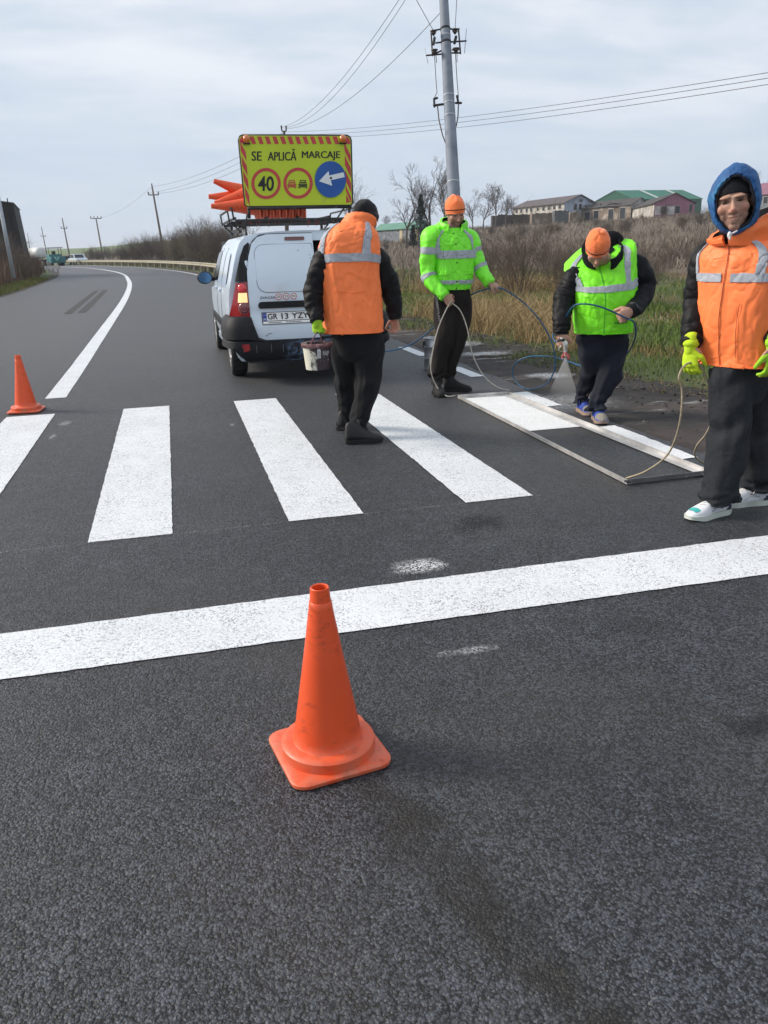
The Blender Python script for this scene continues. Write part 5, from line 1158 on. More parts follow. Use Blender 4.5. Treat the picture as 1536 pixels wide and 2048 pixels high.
# ---- person in orange vest with a blue hood at the right edge
def person_hood():
    Y = 3.62; J = lambda u, v, dy=0: at(u, v, Y+dy); org = V((2.80, 3.62, 0))
    p = thing('person', org, 'person in orange vest with blue hood over black beanie standing at the right edge', 'person')
    H = head_frame(J(1464, 404, -.03), 214, 3, -9); face = 250
    neck = J(1474, 480, .02); chest = J(1474, 570, .0); pel = J(1474, 730, .05)
    sR, eR, wR = J(1418, 515, .17), J(1394, 600, .20), J(1382, 688, .10); sL, eL, wL = J(1545, 520, -.12), J(1578, 610, -.10), J(1548, 688, -.22)
    G1, G2 = V((*gp(1452, 1024)[:2], 0)), V((*gp(1532, 1006)[:2], 0)); hR, kR, aR = J(1462, 745, -.0), J(1462, 870, -.05), G1+V((-.055, -.02, .08)); hL, kL, aL = J(1515, 745, .06), J(1510, 870, .05), G2+V((-.055, .01, .08))
    b = MB(); head_blobs(b, H, 1.12); b.tube([H[0]+H[1] @ V((0, -.03, -.05)), mid(H[0], neck, .6), neck], [.058, .058, .064], 16, rnd=True)
    core(b, pel, chest, neck, sL, eL, wL, sR, eR, wR, hL, kL, aL, hR, kR, aR)
    hand(b, wR, (.02, -.05, -1), (-.9, -.35, 0), -1, (30, 45, 30), .9, .9); hand(b, wL, (.0, -.05, -1), (.3, -.9, 0), 1, (45, 50, 30), .9, .9)
    finish_body(b, H, skin_mat('skin_hood', (.43, .245, .175)), p, org, .5, 1.12)
    T = Torso([(J(1484, 726, .04), face, .205, .180, .165, 0), (J(1484, 702, .04), face, .207, .185, .165, 0), (J(1485, 650, .03), face, .208, .185, .16, 0), (J(1486, 590, .02), face-3, .210, .175, .155, 0), (J(1486, 545, .02), face-6, .214, .16, .15, 0), (J(1485, 513, .02), face-8, .214, .14, .14, 2), (J(1483, 493, .02), face-8, .175, .115, .12, 3), (J(1480, 478, .02), face-8, .115, .10, .10, 4)], 2.6, .0065, 51)
    vb = MB(); T.full(vb, 0, 1); v = shift(vb, org).build('vest', M_ORANGE, p)
    for fn in (lambda m: T.patch(m, 4, 357, .515, .575, .004, 110, 4, .006), lambda m: T.patch(m, lambda t: -46-8*smooth(.6, .95, t), lambda t: -31-8*smooth(.6, .95, t), .57, .95, .006, 8, 30, .006), lambda m: T.patch(m, lambda t: 48+8*smooth(.6, .95, t), lambda t: 62+8*smooth(.6, .95, t), .57, .95, .006, 8, 30, .006)):
        m = MB(); fn(m); shift(m, org).build('reflective_strip', M_REFL, v)
    m = MB(); zip_line(T, m, 1, .01, .90, .004, .0022); shift(m, org).build('zip', M_ZIP, v)
    m = MB(); zip_line(T, m, -17, .13, .40, .004, .0018); shift(m, org).build('pocket_seam', M_ZIP, v)
    m = MB(); T.patch(m, 0, 360, .003, .020, .003, 100, 2, .006); shift(m, org).build('hem', M_ORANGE, v)
    collar(org, v, J(1477, 494, .02), J(1490, 418, .05), face-6, .122, .122, .162, .152, 5, M_ORANGE, M_DKLIN, -4, 'collar', .30, .018, 8, .010, .055)
    for pts, rad, sd in (([J(1436, 506, .14), sR, J(1404, 555, .19), eR, J(1387, 655, .15), mid(wR, J(1382, 698, .09), .1)], [.055, .078, .076, .066, .060, .050], 61), ([J(1535, 525, -.09), J(1556, 535, -.12), J(1570, 570, -.12), eL, J(1562, 655, -.18), wL], [.045, .07, .074, .068, .060, .048], 67)):
        m = MB(); P, R, D = sleeve(m, pts, rad, sd, 10, .007); shift(m, org).build('sleeve', M_PUFF, p)
    for W, d, n, th, mt in ((wR, (.03, -.05, -1), (-.90, -.40, 0), -1, M_GLOVE), (wL, (.0, -.05, -1), (.25, -.95, 0), 1, M_GLOVE2)):
        g = MB(); hand(g, W+V((0, 0, -.02)), d, n, th, (18, 32, 24), 1.06, 1.10, 6, .35); g.tube([W+V((0, 0, .03)), W+V((0, 0, -.005)), W+V((0, 0, -.03))], [.038, .036, .032], 16, rnd=True)
        gl = place('glove', fuse(g, .004, 2), mt, p, org); m = MB(); m.lathe([(.032, -.014), (.040, -.012), (.0415, .002), (.040, .018), (.032, .02)], W+V((0, 0, .005))-org, 24); m.build('glove_cuff', mt, gl)
    m = MB(); LR = ([J(1462, 735, .01), J(1460, 800, -.02), kR, V((*gp(1452, 1024)[:2], .17))+V((-.06, -.02, 0)), V((*gp(1452, 1024)[:2], .075))+V((-.055, -.02, 0))], [.108, .105, .098, .094, .084]); LL = ([J(1514, 735, .07), J(1514, 800, .06), kL, V((*gp(1532, 1006)[:2], .17))+V((-.06, .01, 0)), V((*gp(1532, 1006)[:2], .08))+V((-.055, .01, 0))], [.108, .102, .096, .092, .084])
    trousers(m, J(1484, 742, .04), face+25, .165, .13, [LR, LL], 33); place('trousers', fuse(m, .007, 2), M_DENIM, p, org)
    wsh = (mat('white_leather', (.66, .68, .72), .5, vary=(9, .06), bump=(50, .3, .004), dirt=(6, (.45, .44, .43), .6, .8)), mat('pale_rubber_sole', (.55, .60, .55), .6, dirt=(8, (.36, .38, .34), .5, .75)), mat('white_lace', (.68, .66, .66), .8))
    for hp, dr in ((gp(1452, 1024), (-.975, -.22, 0)), (gp(1532, 1006), (-.98, .12, 0))):
        sh = shoe(p, org, V((*hp[:2], 0)), dr, 'trainer', wsh, .285, w=.050); d = V(dr).normalized(); sd2 = V((d.y, -d.x, 0)); hl = V((*hp[:2], 0))-org
        m = MB(); R = [[hl+d*(a-.004)+sd2*w*math.cos(PI*k/12)+V((0, 0, .03+z*math.sin(PI*k/12)**.8)) for k in range(13)] for a, w, z in ((-.003, .020, .040), (.006, .034, .050), (.030, .0405, .052), (.048, .040, .034))]; m.rings(R, False, False); m.build('heel_tab', mat('navy_heel_tab', (.012, .018, .05), .6), sh)
        m = MB(); R = [[hl+d*a*.285+sd2*w*1.03*math.cos(PI*k/16)+V((0, 0, .0275+z*math.sin(PI*k/16)**.75)) for k in range(4, 13)] for a, w, z in ((.80, .046, .036), (.87, .042, .0335), (.93, .034, .0295))]; m.rings(R, False, False); m.build('toe_mark', mat('turquoise_paint', (.05, .42, .40), .5), sh)
        # side stripe and small logo bar
        for sg in (-1, 1):
            m = MB(); m.tube([hl+d*a*.285+sd2*sg*(w+.0035)+V((0, 0, z)) for a, w, z in ((.24, .037, .052), (.36, .037, .062), (.46, .039, .058), (.56, .044, .042))], .0022, 5); m.build('side_stitch', mat('grey_stitch', (.36, .37, .40), .7), sh)
            m = MB(); m.box(hl+d*.40*.285+sd2*sg*.0405+V((0, 0, .072)), (.026, .003, .008), Matrix((d, sd2, V((0, 0, 1)))).transposed()); m.build('logo_bar', mat('grey_logo', (.16, .16, .18), .6), sh)
    beanie(H, M_KNIT, p, org, 1.03, .93, None, None, (.040, -.04), 7)
    # blue hood: outer shell and dark lining, open at the face
    c, M = H; hb = MB(); hl_ = MB(); nu = 60
    prof = [(.080, .79, 0), (.088, .82, 0), (.084, .875, .0), (.056, .97, .004), (.02, 1.03, .012), (-.03, 1.02, .018), (-.08, .90, .020), (-.12, .66, .016), (-.142, .34, .010), (-.150, .03, .005)]
    pr = crom(prof, 4)
    def hp(k, a, off):
        y, s, dz = pr[k]; t = k/(len(pr)-1); rx, rz = .112, (.153 if math.sin(a) > 0 else .154)
        w = .010*noise.noise(V((math.cos(a)*2.2, math.sin(a)*2.2, t*5+3)))+.009*smooth(.05, .3, t)*(.35-abs(noise.noise(V((math.cos(a)*3+t*2, math.sin(a)*3-t*3, t*6+1)))))+.004*noise.noise(V((math.cos(a)*8, math.sin(a)*8, t*17+1)))+.0035*math.sin(a*34)*math.exp(-((t-.13)/.045)**2)
        pk = 1+.02*max(0, math.sin(a))**5
        return c+M @ V((math.cos(a)*(rx*s+off+w)-.012-.020*max(0, math.sin(a))**1.5*smooth(0, .5, t), y-.028*math.sin(a)*(1-t)*-1*0-.010*(1-math.sin(a))*(1-t), math.sin(a)*(rz*s*pk+off+w)+dz-.006))-org
    hb.rings([[hp(k, 2*PI*i/nu, 0) for i in range(nu)] for k in range(len(pr))], False); ho = hb.build('hood', mat('blue_hood_cloth', (.006, .080, .25), .65, vary=(6, .3), bump=(30, .8, .02), dirt=(9, (.02, .17, .34), .52, .72)), p)
    hl_.rings([[hp(0, 2*PI*i/nu, 0) for i in range(nu)]]+[[hp(k, 2*PI*i/nu, -.010) for i in range(nu)] for k in range(0, len(pr)-2)], False); hl_.build('lining', mat('navy_lining', (.010, .013, .022), .9), ho)
    m = MB(); m.tube([H[0]+H[1] @ V((0, -.03, -.13)), neck+V((0, 0, .0))], [.066, .074], 24, rnd=True); shift(m, org).build('neck_warmer', M_DKLIN, p)
    # white drawstring knot under the chin
    m = MB(); q = J(1459, 470, -.20); m.ell(q, (.010, .010, .016), None, 10, 8); m.tube([q, q+V((.018, -.012, .012)), q+V((.030, -.012, .018))], .004, 6); m.tube([q, q+V((-.004, -.012, -.022))], .005, 6); shift(m, org).build('drawstring', wsh[2], p)
    return wR
WR4 = person_hood()
# ------------------------------------------------------------------ tools: frame, ropes, hose, gun, buckets
M_ALU = mat('aluminium_frame', (.48, .47, .46), .45, .55, vary=(9, .2), dirt=(5, (.74, .73, .72), .42, .72)); M_ALU2 = mat('grey_frame_bar', (.20, .20, .21), .5, .5, vary=(9, .2), dirt=(14, (.55, .54, .53), .60, .68))
def frame():
    org = V((2.87, 5.8, 0)); t = thing('marking_frame', org, 'long rectangular metal stencil frame lying over the half-painted crosswalk stripe', 'frame')
    A, B, C, D = V((2.607, 7.36, 0)), V((3.135, 7.345, 0)), V((3.175, 4.215, 0)), V((2.575, 4.195, 0)); cen = (A+B+C+D)/4
    for p, q, nm, mt, w in ((A, B, 'end_bar', M_ALU, .035), (B, C, 'long_bar', M_ALU, .065), (D, C, 'end_bar', M_ALU2, .035), (A, D, 'long_bar', M_ALU, .03)):
        d = (q-p).normalized(); inn = V((-d.y, d.x, 0)); inn = inn if inn.dot(cen-p) > 0 else -inn; L = (q-p).length; o = p.copy(); sec = [(0, .007), (0, .036), (.005, .036), (.005, .012), (w, .010), (w, .007)]
        m = MB(); R = [[o+d*s+inn*x+V((0, 0, z)) for x, z in sec] for s in ((.008 if nm == 'end_bar' else 0), L-(.008 if nm == 'end_bar' else 0))]; m.rings(R, True); shift(m, org).build(nm, mt, t, sm=False, recalc=True)
    for q in (A, B, C, D):
        m = MB(); a = q+(q-cen).normalized()*.012; m.tube([a+V((.018*math.cos(k*PI/5), .018*math.sin(k*PI/5), .030)) for k in range(11)], .004, 6, caps=False); shift(m, org).build('corner_ring', mat('dark_steel', (.05, .05, .05), .5, .6), t)
    return A, B, C, D
FA, FB, FC, FD = frame()
M_ROPE = mat('rope_tan', (.36, .30, .21), .9, vary=(60, .3), bump=(150, .6, .004)); M_ROPEG = mat('rope_grey', (.40, .38, .34), .9, vary=(60, .3), bump=(150, .6, .004)); M_HOSE = mat('blue_hose', (.008, .075, .17), .42, vary=(9, .35), dirt=(13, (.16, .32, .44), .62, .72)); M_BHOSE = mat('black_hose', (.010, .022, .028), .45)
def line(name, pts, r, mt, label, cat, k=10):
    P = [V(p) for p in crom(pts, k)]; org = V((P[0].x, P[0].y, 0)); m = MB(); m.tube(P, r, 8, rnd=True); o = shift(m, org).build(name, mt); o.location = org; return tag(o, label, cat)
h2 = V(WR2)+V((.055, -.035, -.075))
line('rope', [FA+V((-.01, .01, .03)), gp(893, 792, .02), at(874, 774, 7.55), at(862, 742, 7.55), at(865, 705, 7.55), at(877, 655, 7.56), h2+V((-.02, -.01, .0)), h2+V((.02, .0, -.005)), at(921, 622, 7.52), at(934, 655, 7.5), at(944, 705, 7.5), at(965, 748, 7.45), at(993, 773, 7.4), FB+V((.01, .0, .045))], .0055, M_ROPEG, 'thin grey rope from the frame to the hand of the lime-jacketed person', 'rope')
h4 = V(WR4)+V((.0, -.02, -.10))
line('rope', [FD+V((-.01, -.01, .05)), at(1290, 943, 4.0), at(1330, 915, 3.9), at(1350, 880, 3.8), at(1362, 830, 3.72), at(1364, 780, 3.7), at(1358, 752, 3.68), h4+V((-.03, 0, 0)), h4+V((.035, -.01, .0)), at(1410, 752, 3.70), at(1424, 790, 3.72), at(1428, 830, 3.8), at(1412, 868, 3.9), at(1393, 893, 4.0), at(1392, 915, 4.1), FC+V((.01, -.01, .04))], .0055, M_ROPE, 'tan rope looping from the frame up to the yellow glove at the right', 'rope')
g2 = V(WL2)+V((.065, -.045, -.045)); g3 = V(WL3)+V((-.075, -.045, -.045)); GN = at(1131, 684, 6.0)
line('paint_hose', [V((1.62, 9.0, .40)), at(640, 692, 8.6), at(700, 703, 8.2), at(762, 704, 8.0), at(815, 692, 7.95), at(862, 660, 7.9), at(905, 612, 7.85), at(945, 588, 7.7), g2, at(1030, 592, 7.55), at(1066, 624, 7.5), at(1092, 660, 7.5), at(1108, 700, 7.5), at(1109, 738, 7.52), at(1094, 766, 7.6), gp(1062, 779, .012), at(1036, 768, 7.9), at(1025, 745, 8.0), at(1034, 724, 7.95), at(1062, 713, 7.8), at(1110, 715, 7.3), at(1160, 731, 6.75), at(1200, 742, 6.42), at(1232, 728, 6.38), at(1258, 702, 6.22), at(1271, 672, 6.0), at(1268, 645, 5.86), g3, at(1222, 622, 5.80), at(1195, 612, 5.78), at(1168, 608, 5.80), at(1146, 613, 5.9), at(1128, 640, 6.16), at(1112, 660, 6.22), at(1106, 672, 6.15), at(1112, 684, 6.08), GN+V((-.02, .02, .03))],   .0068, M_HOSE, 'blue paint hose running from the van through two hands to the spray gun', 'hose', 12)
def gun():
    t = thing('spray_gun', GN, 'silver paint spray gun with red nozzle guard held pointing down', 'spray gun'); st = mat('worn_steel', (.50, .49, .47), .35, .8, dirt=(30, (.8, .8, .8), .5, .6))
    P = lambda u, v, dy=0: at(u, v, 6.0+dy)-GN
    m = MB(); m.tube([P(1124, 678, .02), P(1131, 686), P(1131, 698)], [.016, .021, .017], 14, rnd=True); m.build('gun_body', st, t)
    m = MB(); m.tube([P(1118, 680, .03), P(1127, 680)], [.014, .013], 10, rnd=True); m.build('grip', M_BLACK, t)
    m = MB(); m.tube([P(1122, 692, -.02), P(1116, 700, -.01), P(1126, 704)], .004, 6, rnd=True); m.build('trigger_guard', st, t)
    m = MB(); m.tube([P(1131, 697), P(1131, 704)], [.012, .013], 14); m.build('swivel', mat('white_swivel', (.7, .72, .74), .4, .3), t)
    m = MB(); m.tube([P(1131, 703), P(1131, 710)], [.012, .017], 14, rnd=True); m.build('nozzle', mat('red_nozzle', (.55, .10, .09), .5, dirt=(40, (.75, .7, .68), .5, .6)), t)
    for s in (-1, 1): m = MB(); m.tube([P(1131+s*3, 708), P(1131+s*6.5, 713), P(1131+s*6, 718)], [(.010, .003)]*3, 8, rnd=True); m.build('guard_wing', MATS['red_nozzle'], t)
gun()
def mist():
    a, b, c = at(1131, 715, 6.0), V((*gp(1100, 792)[:2], .02)), V((*gp(1158, 812)[:2], .02)); m = MB(); w = V((.0, .035, 0)); w0 = V((0, .006, 0)); d = V((.008, 0, 0))
    m.add([a-d-w0, a+d-w0, a+d+w0, a-d+w0, b-w, c-w, c+w, b+w], [(0, 1, 2, 3), (7, 6, 5, 4), (0, 4, 5, 1), (1, 5, 6, 2), (2, 6, 7, 3), (3, 7, 4, 0)])
    mt = bpy.data.materials.new('paint_mist'); mt.use_nodes = True; N, L = mt.node_tree.nodes, mt.node_tree.links; N.remove(N['Principled BSDF']); v = N.new('ShaderNodeVolumePrincipled'); v.inputs['Color'].default_value = (.95, .96, .97, 1); v.inputs['Anisotropy'].default_value = .1
    tc = N.new('ShaderNodeTexCoord'); sp = N.new('ShaderNodeSeparateXYZ'); L.new(tc.outputs['Generated'], sp.inputs[0]); mr = N.new('ShaderNodeMapRange'); mr.inputs[1].default_value = 0; mr.inputs[2].default_value = 1; mr.inputs[3].default_value = 7; mr.inputs[4].default_value = 26; L.new(sp.outputs[2], mr.inputs[0]); L.new(mr.outputs[0], v.inputs['Density'])
    L.new(v.outputs[0], N['Material Output'].inputs['Volume']); tag(m.build('paint_mist', mt, None, sm=False, recalc=True), 'fan of fine white paint spray below the spray gun', 'spray', kind='stuff')
mist()
def bucket():
    c = at(636, 738, 5.93); hgt = .19; t = thing('paint_bucket', c, 'dirty plastic paint bucket with purple stains hanging from the glove', 'bucket'); 
    def bm_(): 
        q = NT('bucket_plastic'); X = q.xyz(); n1 = q.noise(12, 6, .7); c0 = q.mix(q.mr(q.math('ADD', X[0], q.mr(n1, .3, .7, -.05, .05)), -.055, -.035), (.62, .60, .50), (.035, .022, .030)); c0 = q.mix(q.mr(q.noise(55, 6, .75), .60, .66), c0, (.6, .58, .5)); return q.fin(c0, .5, q.bump(q.noise(40, 4), .4, .004))
    m = MB(); m.lathe([(.003, .002), (.084, .0), (.088, .003), (.107, hgt), (.102, hgt), (.086, .012), (.003, .010)], n=36); b = m.build('bucket_body', bm_(), t, auto=.6)
    m = MB(); m.lathe([(.105, hgt-.028), (.113, hgt-.026), (.115, hgt), (.110, hgt+.004), (.102, hgt)], n=36); m.build('rim', mat('purple_rim', (.10, .035, .04), .6, dirt=(22, (.30, .17, .17), .5, .65), bump=(50, .5, .005)), t)
    m = MB(); m.lathe([(.003, hgt-.03), (.10, hgt-.028)], n=30); m.build('paint_surface', mat('purple_paint', (.09, .03, .04), .4), t)
    top = V(WL1)+V((.0, -.015, -.085))-c; a, e = V((-.062, -.075, hgt-.012)), V((.062, .075, hgt-.012)); m = MB(); m.tube([V(p) for p in crom([a, a*.75+V((0, 0, (top.z-hgt)*.55+.03)), top+V((-.012, -.012, -.004)), top+V((.012, .012, -.004)), e*.75+V((0, 0, (top.z-hgt)*.55+.03)), e], 5)], .0042, 8); m.build('handle', mat('stained_handle', (.16, .06, .07), .6), t)
    f = lambda ang, z: V((.0005+(.088+.019*z/hgt+.0012)*math.cos(ang), (.088+.019*z/hgt+.0012)*math.sin(ang), z)); A0 = -PI/2-.05
    m = MB(); m.poly([f(A0-.12+dx, z) for dx, z in ((0, .09), (.0, .145), (.05, .158), (.20, .158), (.25, .145), (.25, .09))]); lb = m.build('label_patch', mat('label_white', (.55, .57, .58), .6), t, sm=False)
    m = MB()
    for k in range(6): m.poly([f(A0-.09+dx, .096+.009*k+dz) for dx, dz in ((0, 0), (.19, 0), (.19, .003), (0, .003))])
    m.build('label_lines', mat('label_grey', (.12, .13, .15), .6), lb, sm=False)
    m = MB(); text_on(m, 'Nuga', lambda p, q: f(A0+.30+.55*p, .095+.045*q+.012*p), 0.0); m.build('label_script', MATS['label_white'], t, sm=False)
bucket()
def can():
    c = gp(872, 738); c.z = 0; t = thing('paint_drum', c, 'tall shiny steel paint drum standing behind the person in the lime jacket', 'drum'); st = mat('tin_plate', (.50, .51, .53), .38, .8, vary=(6, .25), dirt=(9, (.75, .75, .75), .62, .7)); R_, h_ = .145, .375
    m = MB(); m.lathe([(.003, .004), (R_-.006, .0), (R_, .006), (R_-.003, .014), (R_-.003, .13), (R_, .135), (R_-.003, .14), (R_-.003, .27), (R_, .275), (R_-.003, .28), (R_-.003, h_-.01), (R_+.004, h_-.004), (R_+.003, h_), (R_-.008, h_), (R_-.010, .02), (.003, .02)], n=44); m.build('drum_body', st, t, auto=.7)
    m = MB(); m.lathe([(.003, h_-.05), (R_-.011, h_-.05)], n=36); m.build('paint_surface', M_PLATE, t)
    for s in (-1, 1): m = MB(); m.box((s*(R_+.006), 0, h_-.06), (.016, .05, .05), bev=.006); m.build('handle_ear', M_BLACK, t)
    m = MB(); m.tube([V(p) for p in crom([(R_+.012, 0, h_-.06), (.12, .11, h_-.12), (0, R_+.02, h_-.17), (-.12, .11, h_-.12), (-R_-.012, 0, h_-.06)], 6)], .004, 6); m.build('handle', M_BLACK, t)
    f = lambda a, z, o=.001: V(((R_+o)*math.sin(a), -(R_+o)*math.cos(a), z))
    m = MB(); R = [[f(lerp(-.15, .75, i/8), z) for i in range(9)] for z in (.09, .28)]; m.rings(R, False, False); lb = m.build('label', mat('drum_label', (.42, .47, .55), .6), t)
    m = MB(); m.poly([f(.2+dx, .19+dz, .002) for dx, dz in ((0, -.055), (.38, 0), (0, .055), (-.38, 0))]); m.build('hazard_diamond', mat('hazard_red', (.50, .03, .03), .5), lb, sm=False)
    m = MB(); R = [[f(lerp(-.85, -.35, i/6)+.05*math.sin(z*40), z, .0012) for i in range(7)] for z in np.linspace(.02, .16, 8)]; m.rings(R, False, False); m.build('paint_splash', mat('cream_splash', (.72, .68, .55), .6), t)
can()
# ------------------------------------------------------------------ background structures
def tz(x, y): return terrain(x, y)
def gable(name, E1, E2, E3, rise, label, cat, wall, gwall, roof, depth=7, over=.35, wins=(), gwins=(), rt=.12, wmat=None):
    """E1-E2 long eave, E2-E3 gable end (top-of-wall points); ridge parallel to E1-E2"""
    E1, E2, E3 = V(E1), V(E2), V(E3); z = (E1.z+E2.z+E3.z)/3; E1.z = E2.z = E3.z = z; E4 = E1+E3-E2; org = V((E2.x, E2.y, z-depth)); t = thing(name, org, label, cat); dn = V((0, 0, -depth)); up = V((0, 0, rise))
    R2, R1 = (E2+E3)/2+up, (E1+E4)/2+up
    for q in ([E1+dn, E2+dn, E2, E1], [E3+dn, E4+dn, E4, E3]): m = MB(); m.poly(q); shift(m, org).build('side_wall', wall, t, sm=False)
    for q in ([E2+dn, E3+dn, E3, R2, E2], [E4+dn, E1+dn, E1, R1, E4]): m = MB(); m.poly(q); shift(m, org).build('gable_wall', gwall, t, sm=False)
    l = (E1-E2).normalized(); w = (E3-E2).normalized(); nl = V((0, 0, rt))
    for a, b, ra, rb, s in ((E1, E2, R1, R2, -1), (E4, E3, R1, R2, 1)):
        sl = (a-ra).normalized(); p = [a+sl*over+l*over, b+sl*over-l*over, rb-l*over, ra+l*over]; m = MB(); m.prism(p, nl); shift(m, org).build('roof_slope', roof, t, sm=False, recalc=True)
    nl_ = (E2-E1).cross(V((0, 0, 1))).normalized(); nl_ = nl_ if nl_.dot(EYE-E2) > 0 else -nl_; ng = (E3-E2).cross(V((0, 0, 1))).normalized(); ng = ng if ng.dot(EYE-E2) > 0 else -ng
    fr = mat('weathered_window_frame', (.30, .28, .26), .8)
    for (A, B, n, lst) in ((E1, E2, nl_, wins), (E2, E3, ng, gwins)):
        for f0, f1, z0, z1 in lst:
            p = [A.lerp(B, f)+V((0, 0, -zz))+n*.06 for f, zz in ((f0, z0), (f1, z0), (f1, z1), (f0, z1))]; m = MB(); m.prism(p, -n*.08); wo = shift(m, org).build('window', fr, t, sm=False, recalc=True)
            c = sum(p, V())/4; q = [c+(k-c)*.86+n*.012 for k in p]; m = MB(); m.poly(q); shift(m, org).build('pane', wmat or mat('dark_pane', (.018, .020, .024), .2), wo, sm=False)
    return t
W_WHITE = mat('peeling_white_plaster', (.46, .44, .40), .9, vary=(.6, .2), dirt=(.8, (.20, .18, .155), .45, .62)); W_BLUE = mat('faded_blue_plaster', (.30, .36, .45), .9, vary=(.6, .2), dirt=(.9, (.16, .16, .17), .5, .65)); W_PINK = mat('pink_plaster', (.30, .13, .19), .9, vary=(.5, .2), dirt=(.9, (.18, .10, .12), .5, .7)); W_TAN = mat('ruined_brick', (.17, .13, .10), .95, vary=(.9, .3), dirt=(.7, (.34, .30, .25), .52, .6))
R_BRN = mat('brown_roof_sheet', (.085, .066, .066), .7, vary=(.6, .2)); R_GRN = mat('green_roof_sheet', (.003, .135, .075), .5, vary=(.25, .15)); R_DRK = mat('collapsed_roof', (.055, .048, .045), .9, vary=(1.2, .5), bump=(3, .8, .3)); R_GRN2 = mat('pale_green_roof', (.09, .23, .16), .6, vary=(.4, .2)); W_GRY = mat('grey_plank_wall', (.13, .15, .17), .9, vary=(2, .4), dirt=(2, (.26, .27, .28), .5, .65)); W_GWALL = mat('green_sheet_wall', (.003, .085, .045), .6, vary=(.3, .15))
ww = [(f, f+.045, .35, 1.15) for f in (.06, .16, .27, .36, .49, .60, .70, .80, .90)]
gable('long_house', atd(1026, 416, 186), atd(1129, 407, 166), atd(1190, 405, 172), 1.55, 'long low white house with brown roof and blue gable left of the green hall', 'house', W_WHITE, W_BLUE, R_BRN, 6, .5, ww, [(.30, .40, .2, 1.4), (.46, .56, .2, 1.4), (.66, .74, .3, 1.4), (.46, .58, -.75, -.2)])
grn = gable('green_hall', atd(1404, 396, 229), atd(1269, 399, 222), atd(1190, 405, 230), 2.6, 'large hall with bright green metal roof on the hill', 'hall', W_GWALL, W_GWALL, R_GRN, 8, .2)
for f in (.33, .72):
    a, b = atd(1269, 399, 222), atd(1404, 396, 229); z = (atd(1404, 396, 229).z+atd(1269, 399, 222).z+atd(1190, 405, 230).z)/3; c = atd(1190, 405, 230); a.z = b.z = c.z = z; p = a.lerp(b, f); r = (a+c)/2-a+V((0, 0, 2.6)); l = (b-a).normalized(); m = MB(); m.prism([p+V((0, 0, .22)), p+l*1.2+V((0, 0, .22)), p+l*1.2+r+V((0, 0, .22)), p+r+V((0, 0, .22))], (0, 0, .05)); shift(m, grn.location).build('light_strip', mat('pale_roof_strip', (.42, .50, .46), .6), grn, sm=False, recalc=True)
gable('pink_house', atd(1262, 414, 158), atd(1309, 410, 136), atd(1390, 407, 139), 1.55, 'pink gabled house with dark broken windows above the brown field', 'house', W_WHITE, W_PINK, R_DRK, 6, .35, (), [(.16, .29, .45, 1.75), (.50, .63, .40, 1.7), (.86, .93, .1, 1.6)])
_p = bpy.data.objects['pink_house']; _a, _b = atd(1309, 410, 136), atd(1390, 407, 139); _z = (atd(1262, 414, 158).z+_a.z+_b.z)/3; _n = V((_b.y-_a.y, -(_b.x-_a.x), 0)).normalized()
for f0, f1 in ((.02, .15), (.30, .49)): m = MB(); m.prism([V((*(_a.lerp(_b, f)[:2]), _z-zz))+_n*.05 for f, zz in ((f0, .5), (f1, .5), (f1, 1.85), (f0, 1.85))], _n*-.06); shift(m, _p.location).build('white_wall_patch', mat('whitewash', (.52, .50, .50), .9, vary=(1, .2)), _p, sm=False, recalc=True)
ru = gable('ruined_shed', atd(1150, 424, 172), atd(1262, 414, 156), atd(1300, 405, 166), 1.5, 'long ruined shed with sagging dark roof and empty doorways', 'shed', W_TAN, W_WHITE, R_DRK, 6, .3, [(.18, .30, .5, 3), (.36, .46, .4, 2.2), (.62, .72, .3, 3.0), (.82, .92, .2, 2.6)])
for k in range(16):
    a = atd(1175+random.random()*110, 414-random.random()*9, 160); m = MB(); m.tube([a, a+V((random.uniform(-2.5, 2.5), random.uniform(-1, 1), random.uniform(-.3, .5)))], .09, 5); shift(m, ru.location).build('fallen_rafter', mat('old_rafter', (.06, .05, .045), .9), ru)
gable('low_barn', atd(752, 461, 132), atd(842, 457, 120), atd(858, 456, 132), 1.0, 'low grey barn with pale green roof beyond the field', 'barn', W_GRY, W_GRY, R_GRN2, 5, .5, [(.55, .62, .1, 2.0), (.88, .95, .1, 2.0)], (), .12, mat('cream_pillar', (.42, .36, .24), .9))
gable('purple_roof_house', atd(1500, 392, 122), atd(1600, 384, 112), atd(1640, 384, 122), 1.9, 'house with purple roof and teal band behind the hooded person', 'house', W_GRY, W_GRY, mat('purple_roof', (.22, .09, .13), .7, vary=(.6, .2)), 6, .4, [(.1, .2, .3, 1.4), (.3, .4, .3, 1.4)])
# broken grey walls in front of the long house
for k, (u0, u1, v0, v1, D, mt, lb) in enumerate(((985, 1062, 431, 428, 150, R_DRK, 'dark ruined wall end nearest the lime-jacketed person'), (1064, 1108, 427, 425, 146, W_TAN, 'broken brown wall between two dark ruins'), (1110, 1138, 421, 421, 140, mat('grey_concrete_block', (.10, .11, .12), .9, vary=(.9, .4)), 'grey square concrete ruin in the field'), (1140, 1160, 425, 423, 144, W_TAN, 'short brown wall beside the grey concrete ruin'))):
    a, b = atd(u0, v0, D), atd(u1, v1, D); n = V((FWD.x, FWD.y, 0)).normalized(); t = thing('ruined_wall', V((a.x, a.y, a.z-5)), lb, 'wall'); m = MB(); cnt = 9; top = [a.lerp(b, i/cnt)+V((0, 0, .35*noise.noise(V((i*1.7, k*3, 0))))) for i in range(cnt+1)]
    m.prism(top+[b+V((0, 0, -5)), a+V((0, 0, -5))], n*2.2); shift(m, t.location).build('wall_block', mt, t, sm=False, recalc=True)
